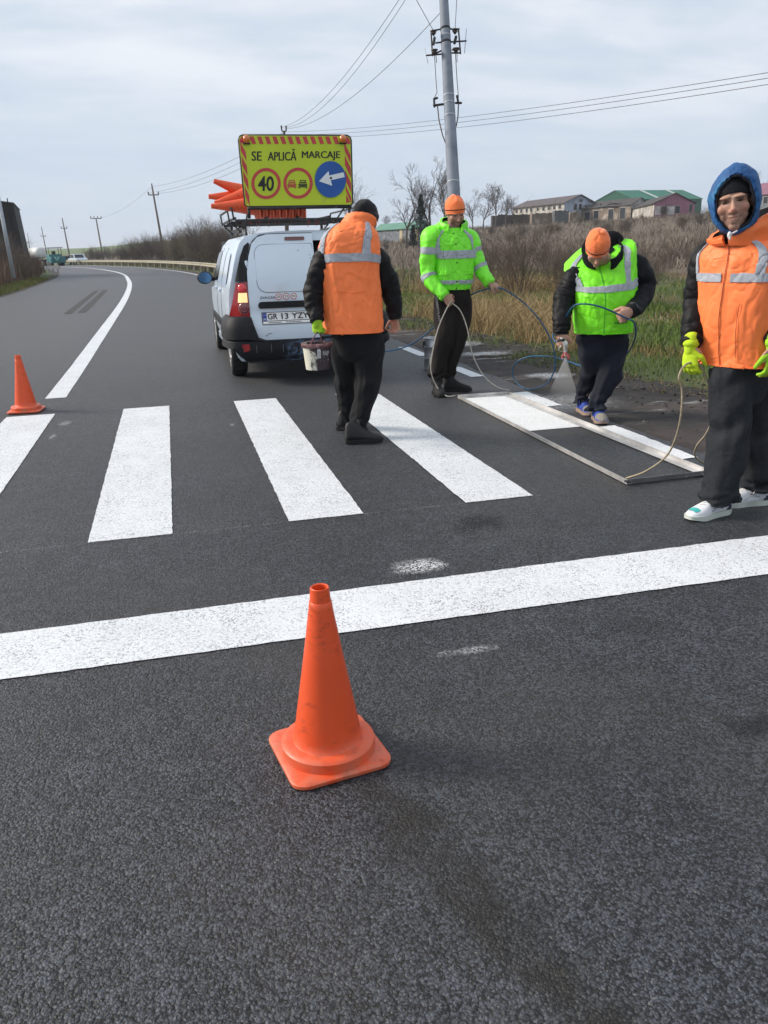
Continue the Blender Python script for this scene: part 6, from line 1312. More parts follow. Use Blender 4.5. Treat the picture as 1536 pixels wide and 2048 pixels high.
# dark building and pale post on the left edge
bl = thing('dark_building', at(-40, 530, 62), 'tall dark sheet-metal building at the left edge behind the reeds', 'building'); M_DKS = mat('dark_sheet_metal', (.016, .014, .015), .8, vary=(2, .3))
A_, B_ = at(-160, 395, 62), at(26, 407, 62); top = max(A_.z, B_.z); m = MB(); m.prism([V((A_.x, A_.y, 0)), V((B_.x+.3, B_.y, 0)), V((B_.x, B_.y, B_.z)), V((A_.x, A_.y, A_.z+.4))], (-1.0, 9, 0)); shift(m, bl.location).build('wall', M_DKS, bl, sm=False, recalc=True)
m = MB(); m.prism([V((A_.x-.2, A_.y-.05, A_.z+.4)), V((B_.x+.06, B_.y-.05, B_.z)), V((B_.x+.06, B_.y-.05, B_.z+.06)), V((A_.x-.2, A_.y-.05, A_.z+.48))], (-1.0, 9.1, 0)); shift(m, bl.location).build('roof_edge', mat('dark_roof_edge', (.05, .055, .06), .6), bl, sm=False, recalc=True)
for k in range(9): x = lerp(A_.x, B_.x, (k+.5)/9); m = MB(); m.box((x, A_.y-.03, top*.5), (.06, .06, top*.96)); shift(m, bl.location).build('wall_rib', M_DKS, bl, sm=False)
M_GALV = mat('galvanised_post', (.40, .44, .48), .5, .3, vary=(3, .2)); a, b = at(28, 556, 40), at(-12, 350, 40); m = MB(); m.tube([a, b], [.085, .075], 12); o = shift(m, (a.x, a.y, 0)).build('metal_post', M_GALV); o.location = (a.x, a.y, 0); tag(o, 'pale galvanised post rising out of the reeds at the left edge', 'post')

# ------------------------------------------------------------------ poles and wires
M_CONC = mat('pole_concrete', (.20, .23, .28), .7, vary=(.8, .18), dirt=(2.5, (.12, .15, .20), .50, .72), bump=(40, .2, .01)); M_WOOD = mat('pole_timber', (.085, .070, .060), .9, vary=(3, .3)); M_IRON = mat('dark_iron', (.028, .028, .030), .6, .4); M_BRWN = mat('brown_insulator', (.035, .022, .018), .3); M_WIRE = mat('wire', (.045, .048, .052), .6)
def main_pole():
    D = 28; P = lambda u, v, dd=0: atd(u, v, D+dd); base, top = P(918, 585), P(874, -260); org = V((base.x, base.y, base.z-.5)); t = thing('utility_pole', org, 'tall grey concrete pole with switchgear behind the person in the lime jacket', 'pole')
    m = MB(); m.tube([base-(top-base).normalized()*.8]+[base.lerp(top, k/10) for k in range(11)], [.26]+[lerp(.252, .118, k/10) for k in range(11)], 28); shift(m, org).build('shaft', M_CONC, t)
    ax = (top-base).normalized()
    def cen(v): f = lambda q: base.lerp(top, q); k = (585-v)/(585+260); return f(k), lerp(.252, .118, k)
    for v in (72, 192, 207, 232, 365): c, r = cen(v); m = MB(); m.tube([c-ax*.02, c+ax*.02], r+.006, 28); shift(m, org).build('steel_band', M_GALV, t)
    for v in (58, 85): c, r = cen(v); m = MB(); m.tube([c-ax*.035, c+ax*.035], r+.010, 28); shift(m, org).build('clamp', M_IRON, t)
    def seg(name, pts, r, mt=M_IRON): m = MB(); m.tube([P(*q) for q in pts], r, 7, rnd=True); return shift(m, org).build(name, mt, t)
    for q in (((862, 62), (884, 58)), ((864, 110), (886, 100)), ((900, 58), (918, 58)), ((904, 106), (921, 106)), ((862, 62), (865, 111)), ((917, 58), (921, 107)), ((853, 111), (886, 108)), ((872, 86), (886, 84)), ((901, 84), (932, 82)), ((905, 100), (920, 98))): seg('switch_frame', q, .028)
    for u, v in ((867, 66), (869, 104), (910, 63), (912, 101)): c = P(u, v, -.1); m = MB(); m.lathe([(.02, .10), (.12, .08), (.11, .04), (.07, .02), (.10, 0), (.05, -.05), (.02, -.09)], c-org, 14); m.build('insulator', M_BRWN, t)
    for q in (((869, 76), (867, 88)), ((912, 74), (909, 86))): seg('fuse_holder', q, .05)
    seg('contact_blade', ((933, 58), (929, 106)), .014, M_GALV); seg('contact_blade', ((849, 97), (856, 126)), .014, M_GALV)
    for q in (((869, 110), (872, 160), (874, 185), (869, 195)), ((911, 108), (914, 160), (917, 195)), ((872, 108), (873, 125)), ((914, 108), (914, 124))): seg('jumper_wire', q, .013, M_WIRE)
    for q in (((868, 198), (869, 213)), ((868, 211), (890, 208)), ((914, 192), (917, 206)), ((912, 206), (922, 206)), ((874, 196), (868, 198))): seg('arrester_bracket', q, .04)
    seg('down_cable', ((875, 212), (878, 240), (885, 270), (894, 293), (897, 330)), .022, mat('brown_cable', (.10, .075, .07), .7)); seg('down_cable', ((917, 206), (916, 232), (913, 250), (906, 270)), .022, MATS['brown_cable'])
main_pole()
def far_pole(u0, v0, u1, v1, D, arm, label, tee=False, rad=.13):
    a, b = atd(u1, v1, D), atd(u0, v0, D); t = thing('utility_pole', a, label, 'pole', 'line of old poles'); m = MB(); m.tube([a+(a-b).normalized()*3, a, b], [rad*1.3, rad*1.25, rad*.8], 10); shift(m, a).build('shaft', M_WOOD, t)
    k = D/FPX; s = (RGT*arm*k); c = b if tee else b+(a-b).normalized()*(17*k); m = MB(); m.tube([c-s, c+s], .075, 6); shift(m, a).build('crossarm', M_WOOD, t)
    for f in ((-1, -.35, .35, 1) if tee else (-.95, .95)): m = MB(); q = c+s*f; m.tube([q, q+V((0, 0, .32))], [.06, .09], 7, rnd=True); shift(m, a).build('insulator', M_BRWN, t)
    if not tee: m = MB(); m.tube([b, b+V((0, 0, .3))], [.06, .09], 7, rnd=True); shift(m, a).build('insulator', M_BRWN, t)
far_pole(304, 373, 324, 486, 108, 10.5, 'leaning timber pole nearest the van among the roadside bushes')
far_pole(192, 437, 207, 520, 150, 10.5, 'T-shaped timber pole with four insulators at the road bend', True)
far_pole(125, 440, 141, 522, 165, 6, 'timber pole between the paver and the white pickup')
far_pole(83, 456, 95, 515, 230, 5, 'second smallest timber pole above the distant tanker')
far_pole(55, 468, 62, 512, 300, 4.5, 'smallest and farthest timber pole at the left')
a, b = atd(574, 470, 62), atd(568, 263, 62); t = thing('utility_pole', a, 'pole whose forked insulators show just above the sign board', 'pole', 'line of old poles'); m = MB(); m.tube([a+V((0, 0, -4)), a, b], [.17, .16, .11], 10); shift(m, a).build('shaft', M_WOOD, t)
for s in (-1, 1): m = MB(); m.tube([b, b+V((s*.17, 0, .05)), b+V((s*.18, 0, .36))], [.06, .05, .07], 7, rnd=True); shift(m, a).build('insulator', M_IRON, t)
def wire(p, q, sag, r, label):
    p, q = V(p), V(q); P = [p.lerp(q, k/24)+V((0, 0, -sag*4*(k/24)*(1-k/24))) for k in range(25)]; o_ = V((p.x, p.y, 0)); m = MB(); m.tube(P, r, 5); o = shift(m, o_).build('overhead_wire', M_WIRE); o.location = o_; tag(o, label, 'wire', 'overhead wires')
S_ = atd(568, 258, 62)
wire(S_+V((-.2, 0, .1)), atd(836, -60, 29), 1.0, .011, 'overhead wire running from the sign pole steeply up to the top edge'); wire(S_+V((.2, 0, .1)), atd(848, -60, 29), 1.1, .011, 'second steep overhead wire close beside the first')
wire(S_+V((0, 0, 0)), atd(884, 22, 28), .9, .011, 'overhead wire from the sign pole to the top of the concrete pole'); wire(atd(866, 60, 28), atd(800, -60, 24), .0, .010, 'short wire rising left from the switchgear'); wire(atd(910, 60, 28), atd(916, -60, 24), .1, .010, 'short wire rising above the right insulators')
for k, (v1, n) in enumerate(((128, 'upper'), (139, 'middle'), (152, 'lower'))): wire(S_+V((0, 0, -.2-.22*k)), atd(1680, v1-6, 20), .35+.04*k, .009, n+' of the three wires crossing the sky to the right')
for k, (v0, n) in enumerate(((375, 'upper'), (388, 'middle'), (389, 'lower'))): wire(atd(304 if k == 0 else 295+18*(k-1), v0-2, 108), S_+V((0, 0, -.2-.5*k)), .7, .014, n+' wire from the leaning timber pole towards the sign')
wire(atd(304, 373, 108), atd(192, 437, 150), .8, .012, 'faint wire between the leaning pole and the T-shaped pole')

# ------------------------------------------------------------------ guardrail
M_RAIL = mat('weathered_guardrail', (.40, .37, .28), .6, .2, vary=(1.5, .25), dirt=(3, (.24, .21, .15), .55, .75))
def guardrail():
    org = V((road_cx(60)+ROAD_R+.75, 60, 0)); t = thing('guardrail', org, 'weathered steel guardrail along the outside of the bend', 'guardrail'); ys = list(np.arange(26, 150, 4.0))
    def pt(y): c, c2 = road_cx(y), road_cx(y+.5); h = math.atan2(c2-c, .5); return V((c, y, 0))+V((math.cos(h), -math.sin(h), 0))*(ROAD_R+.55), h
    sec = [(0, .56), (-.05, .585), (-.05, .635), (.0, .665), (.0, .705), (-.05, .735), (-.05, .785), (0, .81), (.006, .81), (-.035, .775), (-.035, .74), (.012, .71), (.012, .66), (-.035, .63), (-.035, .59), (.006, .56)]
    for i, y in enumerate(ys[:-1]):
        R = []
        for k in range(4):
            p, h = pt(lerp(y, ys[i+1], k/3)-.02*k); n = V((math.cos(h), -math.sin(h), 0)); R.append([p+n*a+V((0, 0, z-.10)) for a, z in sec])
        m = MB(); m.rings(R, True); shift(m, org).build('beam', M_RAIL, t, sm=False, recalc=True)
        p, h = pt(y); m = MB(); m.box(p+V((.09*math.cos(h), -.09*math.sin(h), .30)), (.10, .07, .85), Matrix.Rotation(-h, 3, 'Z')); shift(m, org).build('post', M_RAIL, t, sm=False)
guardrail()
lg = gp(112, 546); t = thing('guardrail_end', lg, 'short white guardrail end at the left road edge', 'guardrail'); k = 82/FPX
for u in (100, 108, 117): c = gp(u, 549)-lg; m = MB(); m.box(c+V((0, 0, .28)), (.12, .10, .75)); m.build('post', mat('white_post', (.45, .48, .50), .6), t, sm=False)
m = MB(); a, b = gp(97, 549)-lg, gp(122, 549)-lg; m.box((a+b)/2+V((0, -.08, .55)), ((b-a).length, .05, .28), (b-a).to_track_quat('X', 'Z').to_matrix()); m.build('beam', mat('grey_beam', (.22, .25, .28), .6, .3), t, sm=False)

# ------------------------------------------------------------------ distant vehicles
def box_part(t, nm, c, d, mt, bev=.06, M=None): m = MB(); m.box(c, d, M, bev=bev); return m.build(nm, mt, t)
def wheel_part(t, x, y, r, w=.22):
    m = MB(); m.lathe([(r*.55, -w/2), (r, -w/2), (r, w/2), (r*.55, w/2)], (x, y, r), 20, True, Matrix.Rotation(PI/2, 3, 'Y')); o = m.build('wheel', M_RUB, t, sm=False, recalc=True); s = 1 if x > 0 else -1
    m = MB(); m.lathe([(.002, w/2*s*1.02), (r*.55, w/2*s)], (x, y, r), 16, False, Matrix.Rotation(PI/2, 3, 'Y')); m.build('rim', M_RIM, o)
g = atd(156, 524, 128); t = thing('pickup_truck', (g.x, g.y, tz(g.x, g.y)), 'small white pickup parked by the far bend', 'pickup', rz=math.radians(22)); t.scale = (.95,)*3
_pr = [(-2.5, .45), (2.45, .45), (2.5, .8), (2.3, 1.0), (1.25, 1.08), (.75, 1.68), (-.85, 1.72), (-1.05, 1.05), (-2.5, 1.0)]
m = MB(); m.prism([V((-.9, -y, z)) for y, z in _pr], (1.8, 0, 0)); m.build('body', M_WHITE, t, sm=False, recalc=True)
for s in (-1, 1):
    m = MB(); m.prism([V((s*.905, -y, z)) for y, z in ((1.05, 1.12), (.68, 1.6), (.05, 1.63), (.05, 1.12))], (s*.01, 0, 0)); m.build('side_window', M_GLASS, t, sm=False, recalc=True)
    m = MB(); m.prism([V((s*.905, -y, z)) for y, z in ((-.05, 1.12), (-.05, 1.63), (-.75, 1.63), (-.85, 1.12))], (s*.01, 0, 0)); m.build('side_window', M_GLASS, t, sm=False, recalc=True)
    for y in (-1.5, 1.55): wheel_part(t, s*.82, y, .36)
    box_part(t, 'headlight', (s*.65, -2.48, .82), (.4, .06, .18), M_PLATE, .02)
m = MB(); m.quad(V((-.75, -1.26, 1.12)), V((.75, -1.26, 1.12)), V((.68, -.80, 1.64)), V((-.68, -.80, 1.64))); m.build('windscreen', M_GLASS, t, sm=False)
g = atd(112, 528, 122); t = thing('asphalt_paver', (g.x, g.y, tz(g.x, g.y)), 'teal road paving machine with canopy parked on the left', 'machine', rz=math.radians(20)); TEAL = mat('teal_machine_paint', (.006, .12, .13), .5, vary=(2, .2))
box_part(t, 'hopper', (0, -1.2, .9), (2.1, 1.5, .9), TEAL, .08); box_part(t, 'engine_box', (0, .5, 1.15), (1.9, 1.9, 1.1), TEAL, .08); box_part(t, 'track', (-.8, .2, .38), (.4, 3.2, .7), M_RUB, .15); box_part(t, 'track', (.8, .2, .38), (.4, 3.2, .7), M_RUB, .15); box_part(t, 'canopy', (0, .4, 2.62), (2.3, 2.2, .14), mat('canopy_grey', (.22, .23, .24), .6), .05)
for s in (-1, 1):
    for y in (-.4, 1.2): m = MB(); m.tube([(s*.9, y, 1.6), (s*.9, y, 2.58)], .04, 6); m.build('canopy_post', M_IRON, t)
box_part(t, 'seat', (0, .6, 1.9), (.5, .5, .5), M_BLACK, .05); m = MB(); m.tube([(-.5, -1.98, 1.3), (-.2, -1.98, .7)], .09, 6); m.tube([(-.2, -1.98, .7), (.05, -1.98, 1.3)], .09, 6); m.build('hopper_ram', mat('pale_teal', (.20, .45, .42), .6), t)
g = atd(76, 526, 126); t = thing('tank_truck', (g.x, g.y, tz(g.x, g.y)), 'white cylindrical tank truck parked behind the reeds', 'truck', rz=math.radians(28)); m = MB(); m.tube([(0, -2.2, 1.95), (0, -2.05, 1.95), (0, 1.6, 1.95), (0, 1.75, 1.95)], [.6, .85, .85, .6], 24); m.build('tank', mat('white_tank', (.62, .63, .62), .4, dirt=(1.2, (.22, .21, .20), .55, .75)), t)
box_part(t, 'chassis', (0, .3, .85), (.9, 6.2, .3), M_IRON, .03); cb_ = box_part(t, 'cab', (0, 2.75, 1.75), (2.1, 1.5, 1.8), mat('grey_cab', (.10, .11, .13), .5), .12); box_part(t, 'cab_window', (0, 3.51, 2.1), (1.8, .04, .7), M_GLASS, .02)
for s in (-1, 1):
    for y in (-1.6, -.5, 2.7): wheel_part(t, s*.9, y, .48, .28)
g = atd(135, 526, 132); t = thing('dark_car', (g.x, g.y, tz(g.x, g.y)), 'dark car half hidden between the paver and the pickup', 'car', rz=math.radians(15)); m = MB(); m.prism([V((-.85, y, z)) for y, z in ((-2.1, .35), (2.1, .35), (2.1, .8), (1.2, .95), (.6, 1.4), (-1.2, 1.4), (-1.9, .95), (-2.1, .9))], (1.7, 0, 0)); m.build('body', mat('dark_car_paint', (.015, .018, .022), .3), t, sm=False, recalc=True)
box_part(t, 'rear_window', (0, -1.6, 1.18), (1.4, .05, .35), M_GLASS, .02, Matrix.Rotation(.9, 3, 'X'))
for s in (-1, 1):
    for y in (-1.3, 1.3): wheel_part(t, s*.78, y, .31)
# ------------------------------------------------------------------ plants
def leafmat(name, rough=.85):
    t = NT(name); a = t.N.new('ShaderNodeAttribute'); a.attribute_name = 'tint'; t.p.inputs['Specular IOR Level'].default_value = .2; return t.fin(a.outputs['Color'], rough)
M_BLADE = leafmat('grass_blades'); M_BARK = mat('grey_bark', (.085, .074, .068), .9, vary=(3, .3)); M_TWIG = mat('dark_twigs', (.075, .060, .055), .9, vary=(.5, .3)); M_TWIG2 = mat('brown_twigs', (.105, .078, .062), .9, vary=(.5, .3)); M_TWIG3 = mat('pale_twigs', (.16, .135, .09), .9, vary=(.5, .3))
rng = np.random.default_rng(5)
tzv = np.vectorize(terrain)
def blades(name, pos, h, w, bend, cols, label, seg=2, spread=.15, parent=None):
    """pos (n,3); h, w, bend arrays; one mesh of tapered curved blades"""
    n = len(pos); a = rng.uniform(0, 2*PI, n); d = np.stack([np.cos(a), np.sin(a), np.zeros(n)], 1); b = rng.uniform(0, 2*PI, n); sd = np.stack([np.cos(b), np.sin(b), np.zeros(n)], 1)
    vs = []; 
    for k in range(seg+1):
        t = k/seg; c = pos+d*(bend*h*t**1.8)[:, None]; c[:, 2] += h*(t-.5*np.minimum(bend, 1.2)*t**2.4*.8); ww = w*(1-t)**.7 if k < seg else w*.08
        vs += [c-sd*ww[:, None]*.5, c+sd*ww[:, None]*.5]
    Vv = np.stack(vs, 1).reshape(-1, 3); m = 2*(seg+1); F = []
    for k in range(seg): F.append(np.array([2*k, 2*k+1, 2*k+3, 2*k+2]))
    F = (np.array(F)[None]+(np.arange(n)*m)[:, None, None]).reshape(-1, 4); C = np.repeat(np.concatenate([cols, np.ones((n, 1))], 1), m, 0)
    o = big_mesh(name, Vv, F, M_BLADE, parent, col=C); tag(o, label, None if parent else 'grass', kind='stuff'); return o
def scatter(n, smin, smax, y0, y1, p=1.0, side=1, keep=None):
    y = y0+(y1-y0)*rng.random(n)**p; s = smin+(smax-smin)*rng.random(n); cx = np.array([road_cx(min(max(q, -40), 240)) for q in y]); x = cx+(ROAD_R+s if side > 0 else ROAD_L-s)
    if keep is not None: k = keep(x, y, s); x, y = x[k], y[k]
    return np.stack([x, y, tzv(x, y)], 1)
def noisev(P, sc, z): return np.array([noise.noise(V((q[0]*sc, q[1]*sc, z))) for q in P])
def mixcol(n, *cols): 
    c = np.array(cols)[rng.integers(0, len(cols), n)]; return c*rng.uniform(.7, 1.3, (n, 1))
G1, G2, G3 = (.085, .135, .022), (.115, .160, .034), (.065, .095, .020); S1, S2, S3_ = (.30, .215, .105), (.38, .285, .15), (.22, .15, .075); B1, B2, B3 = (.18, .152, .124), (.235, .20, .16), (.13, .108, .092)
# near verge: short green grass, thinning towards the dirt
def edge_keep(x, y, s): return s > (.62+.3*noisev(np.stack([x, y], 1), .9, 3)+np.array([.95*smooth(8.5, 5, q) for q in y]))
P = scatter(60000, .4, 7, 3.5, 26, 1.25, 1, edge_keep); n = len(P); cl = noisev(P, .55, 8); g = cl > -.12
C = np.where(g[:, None], mixcol(n, G1, G2, G3, G2), mixcol(n, S1, S3_, G3)); h = rng.uniform(.05, .15, n)*np.clip(.9+1.8*noisev(P, .9, 2), .35, 2.4); blades('verge_grass', P, h, rng.uniform(.006, .011, n), rng.uniform(.2, 1.1, n), C, 'short green and straw coloured grass along the verge')
P = scatter(44000, 2.5, 15, 4, 46, 1.1, 1); n = len(P); C = np.where((noisev(P, .3, 8) > -.22)[:, None], mixcol(n, G1, G2, G3), mixcol(n, S1, S3_, B2)); hv = np.clip(.8+1.4*noisev(P, .7, 17), .3, 2.0); blades('rough_grass', P, rng.uniform(.12, .34, n)*hv, rng.uniform(.010, .018, n), rng.uniform(.3, 1.2, n), C, 'rough green grass at the foot of the field')
# straw tussocks: arching dead grass behind the painters
T = scatter(520, 1.6, 8, 9.5, 26, 1.0, 1); tn = noisev(T, .22, 5); T = T[((tn > -.05) | ((T[:, 1] > 10.5) & (T[:, 1] < 17))) & (T[:, 0] < .50*T[:, 1]+.3)]; pos = np.repeat(T, 60, 0); n = len(pos); pos[:, :2] += rng.normal(0, .13, (n, 2))
blades('straw_tussocks', pos, rng.uniform(.30, .80, n), rng.uniform(.006, .011, n), rng.uniform(.3, 1.5, n), mixcol(n, S1, S2, S3_, S2), 'arching golden dead grass tussocks on the verge', 4)
# brown dead weeds over the field
P = scatter(36000, 10, 42, 9, 75, 1.0, 1); P = P[noisev(P, .5, 21)+rng.normal(0, .25, len(P)) > -.22]; n = len(P); hv = np.clip(.65+1.5*noisev(P, .33, 14), .25, 1.9)*np.clip(.45+.55*(P[:, 1]-12)/28, .45, 1); blades('dead_weeds', P, rng.uniform(.22, .62, n)*hv, rng.uniform(.010, .020, n), rng.uniform(.1, .9, n), np.where((noisev(P, .25, 31) > .12)[:, None], mixcol(n, B3, (.10, .075, .06), B1), mixcol(n, B1, B2, B3, B2, G3, S1)), 'brown dead weeds covering the field')
P = scatter(36000, 12, 110, 30, 165, 1.0, 1); n = len(P); blades('far_weeds', P, rng.uniform(.3, .85, n), rng.uniform(.04, .09, n), rng.uniform(.1, .9, n), mixcol(n, B1, B2, B3, B2, B1), 'brown scrub on the rising far field')
# left bank: reeds, and short green grass by the asphalt
P = scatter(9000, .35, 1.5, 18, 60, 1.0, -1); n = len(P); blades('left_verge_grass', P, rng.uniform(.08, .22, n), rng.uniform(.015, .03, n), rng.uniform(.2, 1.0, n), mixcol(n, G1, G2, S3_), 'green grass fringe along the left road edge')
P = scatter(30000, 1.3, 12, 20, 78, 1.0, -1); n = len(P); RD = (.15, .095, .065); blades('dry_reeds', P, rng.uniform(.6, 1.9, n), rng.uniform(.018, .045, n), rng.uniform(.05, .45, n), mixcol(n, RD, (.11, .075, .06), (.19, .125, .08), B3), 'brown dry reeds on the left bank')
P = scatter(9000, 1.0, 9, 78, 170, 1.0, -1); n = len(P); blades('far_reeds', P, rng.uniform(.4, 1.2, n), rng.uniform(.06, .12, n), rng.uniform(.05, .4, n), mixcol(n, RD, B1, B2), 'brown scrub at the far left bend')
P = scatter(9000, 1.2, 9, 26, 140, 1.0, 1); n = len(P); blades('rail_scrub', P, rng.uniform(.2, .8, n), rng.uniform(.03, .07, n), rng.uniform(.1, .8, n), mixcol(n, G3, B1, B2, S3_), 'scrub under the guardrail')
# clods and stones on the shoulder
P = scatter(1500, -.05, 1.7, 3, 22, 1.2, 1); n = len(P); sz = rng.uniform(.006, .026, n); octa = np.array([(1, 0, 0), (0, 1, 0), (-1, 0, 0), (0, -1, 0), (0, 0, .7), (0, 0, -.5)]); Vv = (P[:, None, :]+octa[None]*sz[:, None, None]*rng.uniform(.6, 1.4, (n, 6, 1))); Vv[:, :, 2] += .03; F = np.array([(0, 1, 4), (1, 2, 4), (2, 3, 4), (3, 0, 4), (1, 0, 5), (2, 1, 5), (3, 2, 5), (0, 3, 5)]); F = (F[None]+(np.arange(n)*6)[:, None, None]).reshape(-1, 3)
big_c = np.repeat(np.concatenate([mixcol(n, (.03, .028, .027), (.07, .058, .05), (.12, .11, .10)), np.ones((n, 1))], 1), 6, 0); tag(big_mesh('clods', Vv.reshape(-1, 3), F, M_BLADE, col=big_c), 'dark clods and stones on the dirt shoulder', 'clods', kind='stuff')

# ---- bare trees and shrubs
def segs_mesh(name, S, mt, sides=3):
    S = np.array(S); n = len(S); p0, p1, r0, r1 = S[:, :3], S[:, 3:6], S[:, 6], S[:, 7]; d = p1-p0; d /= np.maximum(np.linalg.norm(d, axis=1), 1e-6)[:, None]
    ref = np.where(np.abs(d[:, 2:3]) < .9, np.array([[0, 0, 1.]]), np.array([[1., 0, 0]])); u = np.cross(d, ref); u /= np.linalg.norm(u, axis=1)[:, None]; w = np.cross(d, u); vs = []
    for p, r in ((p0, r0), (p1, r1)):
        for k in range(sides): a = 2*PI*k/sides; vs.append(p+(u*math.cos(a)+w*math.sin(a))*r[:, None])
    Vv = np.stack(vs, 1).reshape(-1, 3); F = np.array([(k, (k+1) % sides, sides+(k+1) % sides, sides+k) for k in range(sides)]); F = (F[None]+(np.arange(n)*2*sides)[:, None, None]).reshape(-1, 4)
    o = big_mesh(name, Vv, F, mt); me = o.data; bpy.data.objects.remove(o); return me
def grow(rd, h, kind):
    """returns (thick, fine) segment lists for a leafless plant of height h"""
    big, fine = [], []
    def br(p, d, L, r, lev, maxlev):
        n = 4 if lev < 2 else 3; q = p.copy(); dd = d.copy()
        for i in range(n):
            dd = (dd+V((rd.gauss(0, .13), rd.gauss(0, .13), rd.gauss(.03, .07)))).normalized(); e = q+dd*L/n; ra, rb = r*(1-.5*i/n), r*(1-.5*(i+1)/n); (big if lev < 2 and kind != 'shrub' or lev < 1 else fine).append((*q, *e, max(ra, rmin), max(rb, rmin))); q = e
            if lev < maxlev and (i > 0 or lev > 0):
                for _ in range(rd.choice((1, 2, 2)) if lev < maxlev-1 else rd.choice((1, 2, 3))):
                    ax = V((rd.gauss(0, 1), rd.gauss(0, 1), rd.gauss(0, 1))).cross(dd).normalized(); ang = rd.uniform(.35, .95); nd = (dd*math.cos(ang)+ax*math.sin(ang)); nd.z += .15; br(q, nd.normalized(), L*rd.uniform(.42, .68), rb*.62, lev+1, maxlev)
    rmin = h*.0014
    if kind == 'tree': br(V((0, 0, -.3)), V((rd.gauss(0, .05), rd.gauss(0, .05), 1)), h*.62, h*.022, 0, 4)
    elif kind == 'poplar':
        br(V((0, 0, -.3)), V((0, 0, 1)), h*.9, h*.016, 0, 3)
    elif kind == 'shrub':
        for _ in range(13): br(V((rd.gauss(0, .12*h), rd.gauss(0, .12*h), -.1)), V((rd.gauss(0, .33), rd.gauss(0, .33), 1)).normalized(), h*rd.uniform(.5, .85), h*.009, 0, 3)
    else:
        for _ in range(26): br(V((rd.gauss(0, .06*h), rd.gauss(0, .06*h), -.05)), V((rd.gauss(0, .30), rd.gauss(0, .30), 1)).normalized(), h*rd.uniform(.55, .95), h*.006, 0, 2)
    return big, fine
_plants = {}
def plant_meshes(key, h, kind, m1, m2, seed):
    if key not in _plants:
        b, f = grow(random.Random(seed), h, kind); _plants[key] = (segs_mesh('trunk', b, m1, 5 if kind in ('tree', 'poplar') else 3) if b else None, segs_mesh('crown', f, m2))
    return _plants[key]
def plant(name, key, h, kind, loc, label, cat, group=None, sc=1.0, rz=0, m1=None, m2=None, seed=1):
    a, b = plant_meshes(key, h, kind, m1 or M_BARK, m2 or M_TWIG, seed); t = thing(name, loc, label, cat, group, rz); t.scale = (sc,)*3
    if a: link('trunk' if kind in ('tree', 'poplar') else 'stems', a, t)
    link('crown' if kind in ('tree', 'poplar') else 'twigs', b, t); return t
def on(u, v, D): p = atd(u, v, D); return V((p.x, p.y, tz(p.x, p.y)))
rd = random.Random(3)
# thicket behind the guardrail
GL = 'leafless dark shrub in the thicket behind the guardrail'
for i in range(26):
    u = 252+i*9.0+rd.uniform(-5, 5); D = lerp(112, 46, (i/25)**.8)+rd.uniform(0, 12); hh = lerp(4.0, 5.2, i/25) if i < 14 else lerp(4.6, 4.2, (i-14)/11)
    k = i % 4; plant('shrub', 'sh%d' % k, 4.5, 'shrub', on(u, 520, D), GL, 'shrub', 'thicket behind the guardrail', hh/4.5*rd.uniform(.46, .66), rd.uniform(0, 6), M_TWIG, (M_TWIG, M_TWIG2, M_TWIG, M_TWIG3)[k], 40+k)
for i in range(10):
    u = 180+i*9+rd.uniform(-4, 4); D = rd.uniform(125, 165); plant('shrub', 'sh%d' % (i % 4), 4.5, 'shrub', on(u, 520, D), 'thin leafless shrub at the end of the guardrail', 'shrub', 'thin shrubs by the far bend', rd.uniform(.32, .5), rd.uniform(0, 6), M_TWIG, None, 40+i % 4)
for i in range(6):
    u = 18+i*7+rd.uniform(-4, 4); D = lerp(52, 80, i/5); plant('shrub', 'sh%d' % (i % 4), 4.5, 'shrub', on(u, 520, D), 'bare brown bush rising from the reeds on the left bank', 'shrub', 'bushes on the left bank', lerp(.50, .26, i/5)*rd.uniform(.85, 1.1), rd.uniform(0, 6), M_TWIG, None, 40+i % 4)
for i in range(8): u = -25+i*9; plant('shrub', 'sh%d' % (i % 4), 4.5, 'shrub', on(u, 540, rd.uniform(46, 56)), 'dark bare bush in front of the dark building', 'shrub', 'bushes before the dark building', rd.uniform(.3, .5), rd.uniform(0, 6), M_TWIG, None, 40+i % 4)
# trees on the right skyline
plant('bare_tree', 't1', 11, 'tree', on(858, 455, 100), 'tallest spreading bare tree just left of the concrete pole', 'tree', None, .76, .4, seed=11)
plant('bare_tree', 't2', 11, 'tree', on(812, 455, 104), 'slender bare tree left of the small conifer', 'tree', None, .74, 1.2, seed=12)
plant('bare_tree', 't3', 11, 'tree', on(884, 455, 108), 'bare tree directly behind the concrete pole', 'tree', None, .72, 2.1, seed=13)
plant('bare_tree', 'p1', 10, 'poplar', on(716, 455, 112), 'thin upright bare tree beside the sign board', 'tree', None, .62, 2.1, seed=14)
plant('bare_tree', 'p1', 10, 'poplar', on(696, 455, 118), 'thin bare tree half hidden by the sign board', 'tree', None, .7, .7, seed=14)
for i, (u, s, lb) in enumerate(((944, .62, 'leftmost of the rounded bare trees left of the long house'), (966, .68, 'second of the rounded bare trees left of the long house'), (990, .74, 'tallest of the rounded bare trees left of the long house'), (1012, .66, 'rounded bare tree second from the long house'), (1030, .50, 'small bare tree at the end of the long house'), (770, .38, 'small bare tree above the barn roof'), (748, .34, 'smallest bare tree beside the black beanie'))):
    plant('bare_tree', 't%d' % (1+i % 3), 11, 'tree', on(u, 450, 128+4*i), lb, 'tree', None, s*.78, i*1.3, seed=11+i % 3)
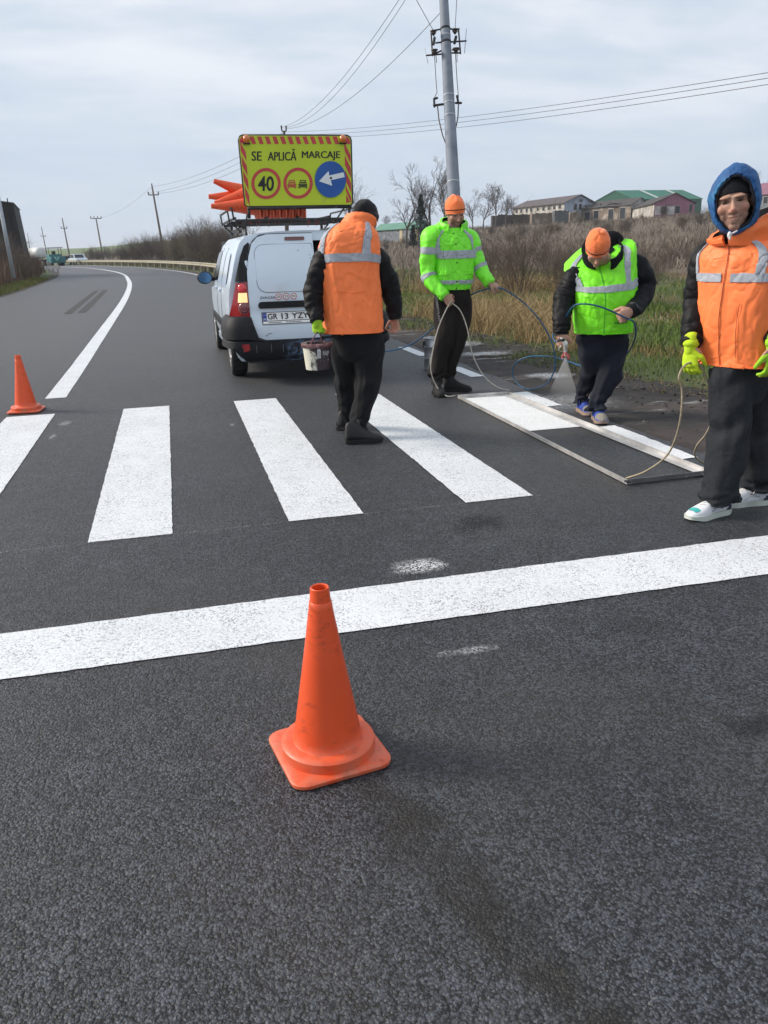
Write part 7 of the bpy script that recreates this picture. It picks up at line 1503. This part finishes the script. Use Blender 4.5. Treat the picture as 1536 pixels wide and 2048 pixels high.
for u, s, D, lb in ((1203, .62, 250, 'bare tree between the long house and the green hall'), (1378, .55, 285, 'bare tree right behind the green hall'), (1408, .7, 270, 'bare tree left of the blue hood'), (1510, .8, 190, 'bare tree right of the blue hood'), (1526, .75, 196, 'rightmost bare tree at the frame edge')):
    plant('bare_tree', 't2', 11, 'tree', on(u, 420, D), lb, 'tree', None, s, u*.1, seed=12)
# conifer
def conifer(loc, h, label):
    t = thing('conifer_tree', loc, label, 'tree'); m = MB(); m.tube([(0, 0, -.3), (0, 0, h)], [.14, .02], 8); m.build('trunk', M_BARK, t); n = 5200; z = rng.random(n)**.8*h*.95+.3; r = (1-z/h)**.8*h*.22*rng.random(n)**.6*(.75+.5*np.abs(np.sin(z*3.3))); a = rng.uniform(0, 2*PI, n); P = np.stack([r*np.cos(a), r*np.sin(a), z], 1)
    blades('crown', P, rng.uniform(.15, .35, n), rng.uniform(.03, .07, n), rng.uniform(.5, 1.6, n), mixcol(n, (.012, .028, .02), (.02, .04, .026), (.010, .020, .016)), None, 2, parent=t)
conifer(on(842, 455, 98), 6.0, 'small dark conifer among the bare trees')
conifer(on(826, 455, 99), 2.6, 'low dark conifer bush beside the small conifer')
# bare bushes standing in the weeds
plant('bush', 'b1', 1.9, 'bush', on(1040, 590, 19), 'bare multi-stemmed bush between the lime jacket and the spraying person', 'bush', None, .78, .3, M_TWIG2, M_TWIG2, 71)
plant('bush', 'b2', 1.9, 'bush', on(985, 560, 23), 'bare bush right behind the lime jacket', 'bush', None, .7, 1.3, M_TWIG2, M_TWIG2, 72)
for i in range(16): u = 1080+i*29+rd.uniform(-9, 9); plant('bush', 'b%d' % (1+i % 2), 1.9, 'bush', on(u, 540, rd.uniform(17, 40)), 'thin bare sapling standing in the brown weeds', 'sapling', 'saplings in the brown weeds', rd.uniform(.35, .65), rd.uniform(0, 6), M_TWIG2, M_TWIG2, 71+i % 2)
for i in range(20): u = 780+i*34+rd.uniform(-9, 9); plant('shrub', 'sh%d' % (i % 4), 4.5, 'shrub', on(u, 480, rd.uniform(70, 125)), 'low dark brown bush along the foot of the ruins', 'shrub', 'bushes before the ruins', rd.uniform(.18, .34), rd.uniform(0, 6), M_TWIG, None, 40+i % 4)
# ------------------------------------------------------------------ thin winter haze
def haze():
    m = MB(); m.box((0, 2470, 17.9), (7200, 5200, 38.4))
    mt = bpy.data.materials.new('haze_air'); mt.use_nodes = True; N, L = mt.node_tree.nodes, mt.node_tree.links; N.remove(N['Principled BSDF']); v = N.new('ShaderNodeVolumePrincipled'); v.inputs['Color'].default_value = (.86, .92, 1, 1); v.inputs['Density'].default_value = .00038; v.inputs['Anisotropy'].default_value = .2
    L.new(v.outputs[0], N['Material Output'].inputs['Volume']); tag(m.build('haze', mt, None, sm=False, recalc=True), kind='stuff')
haze()
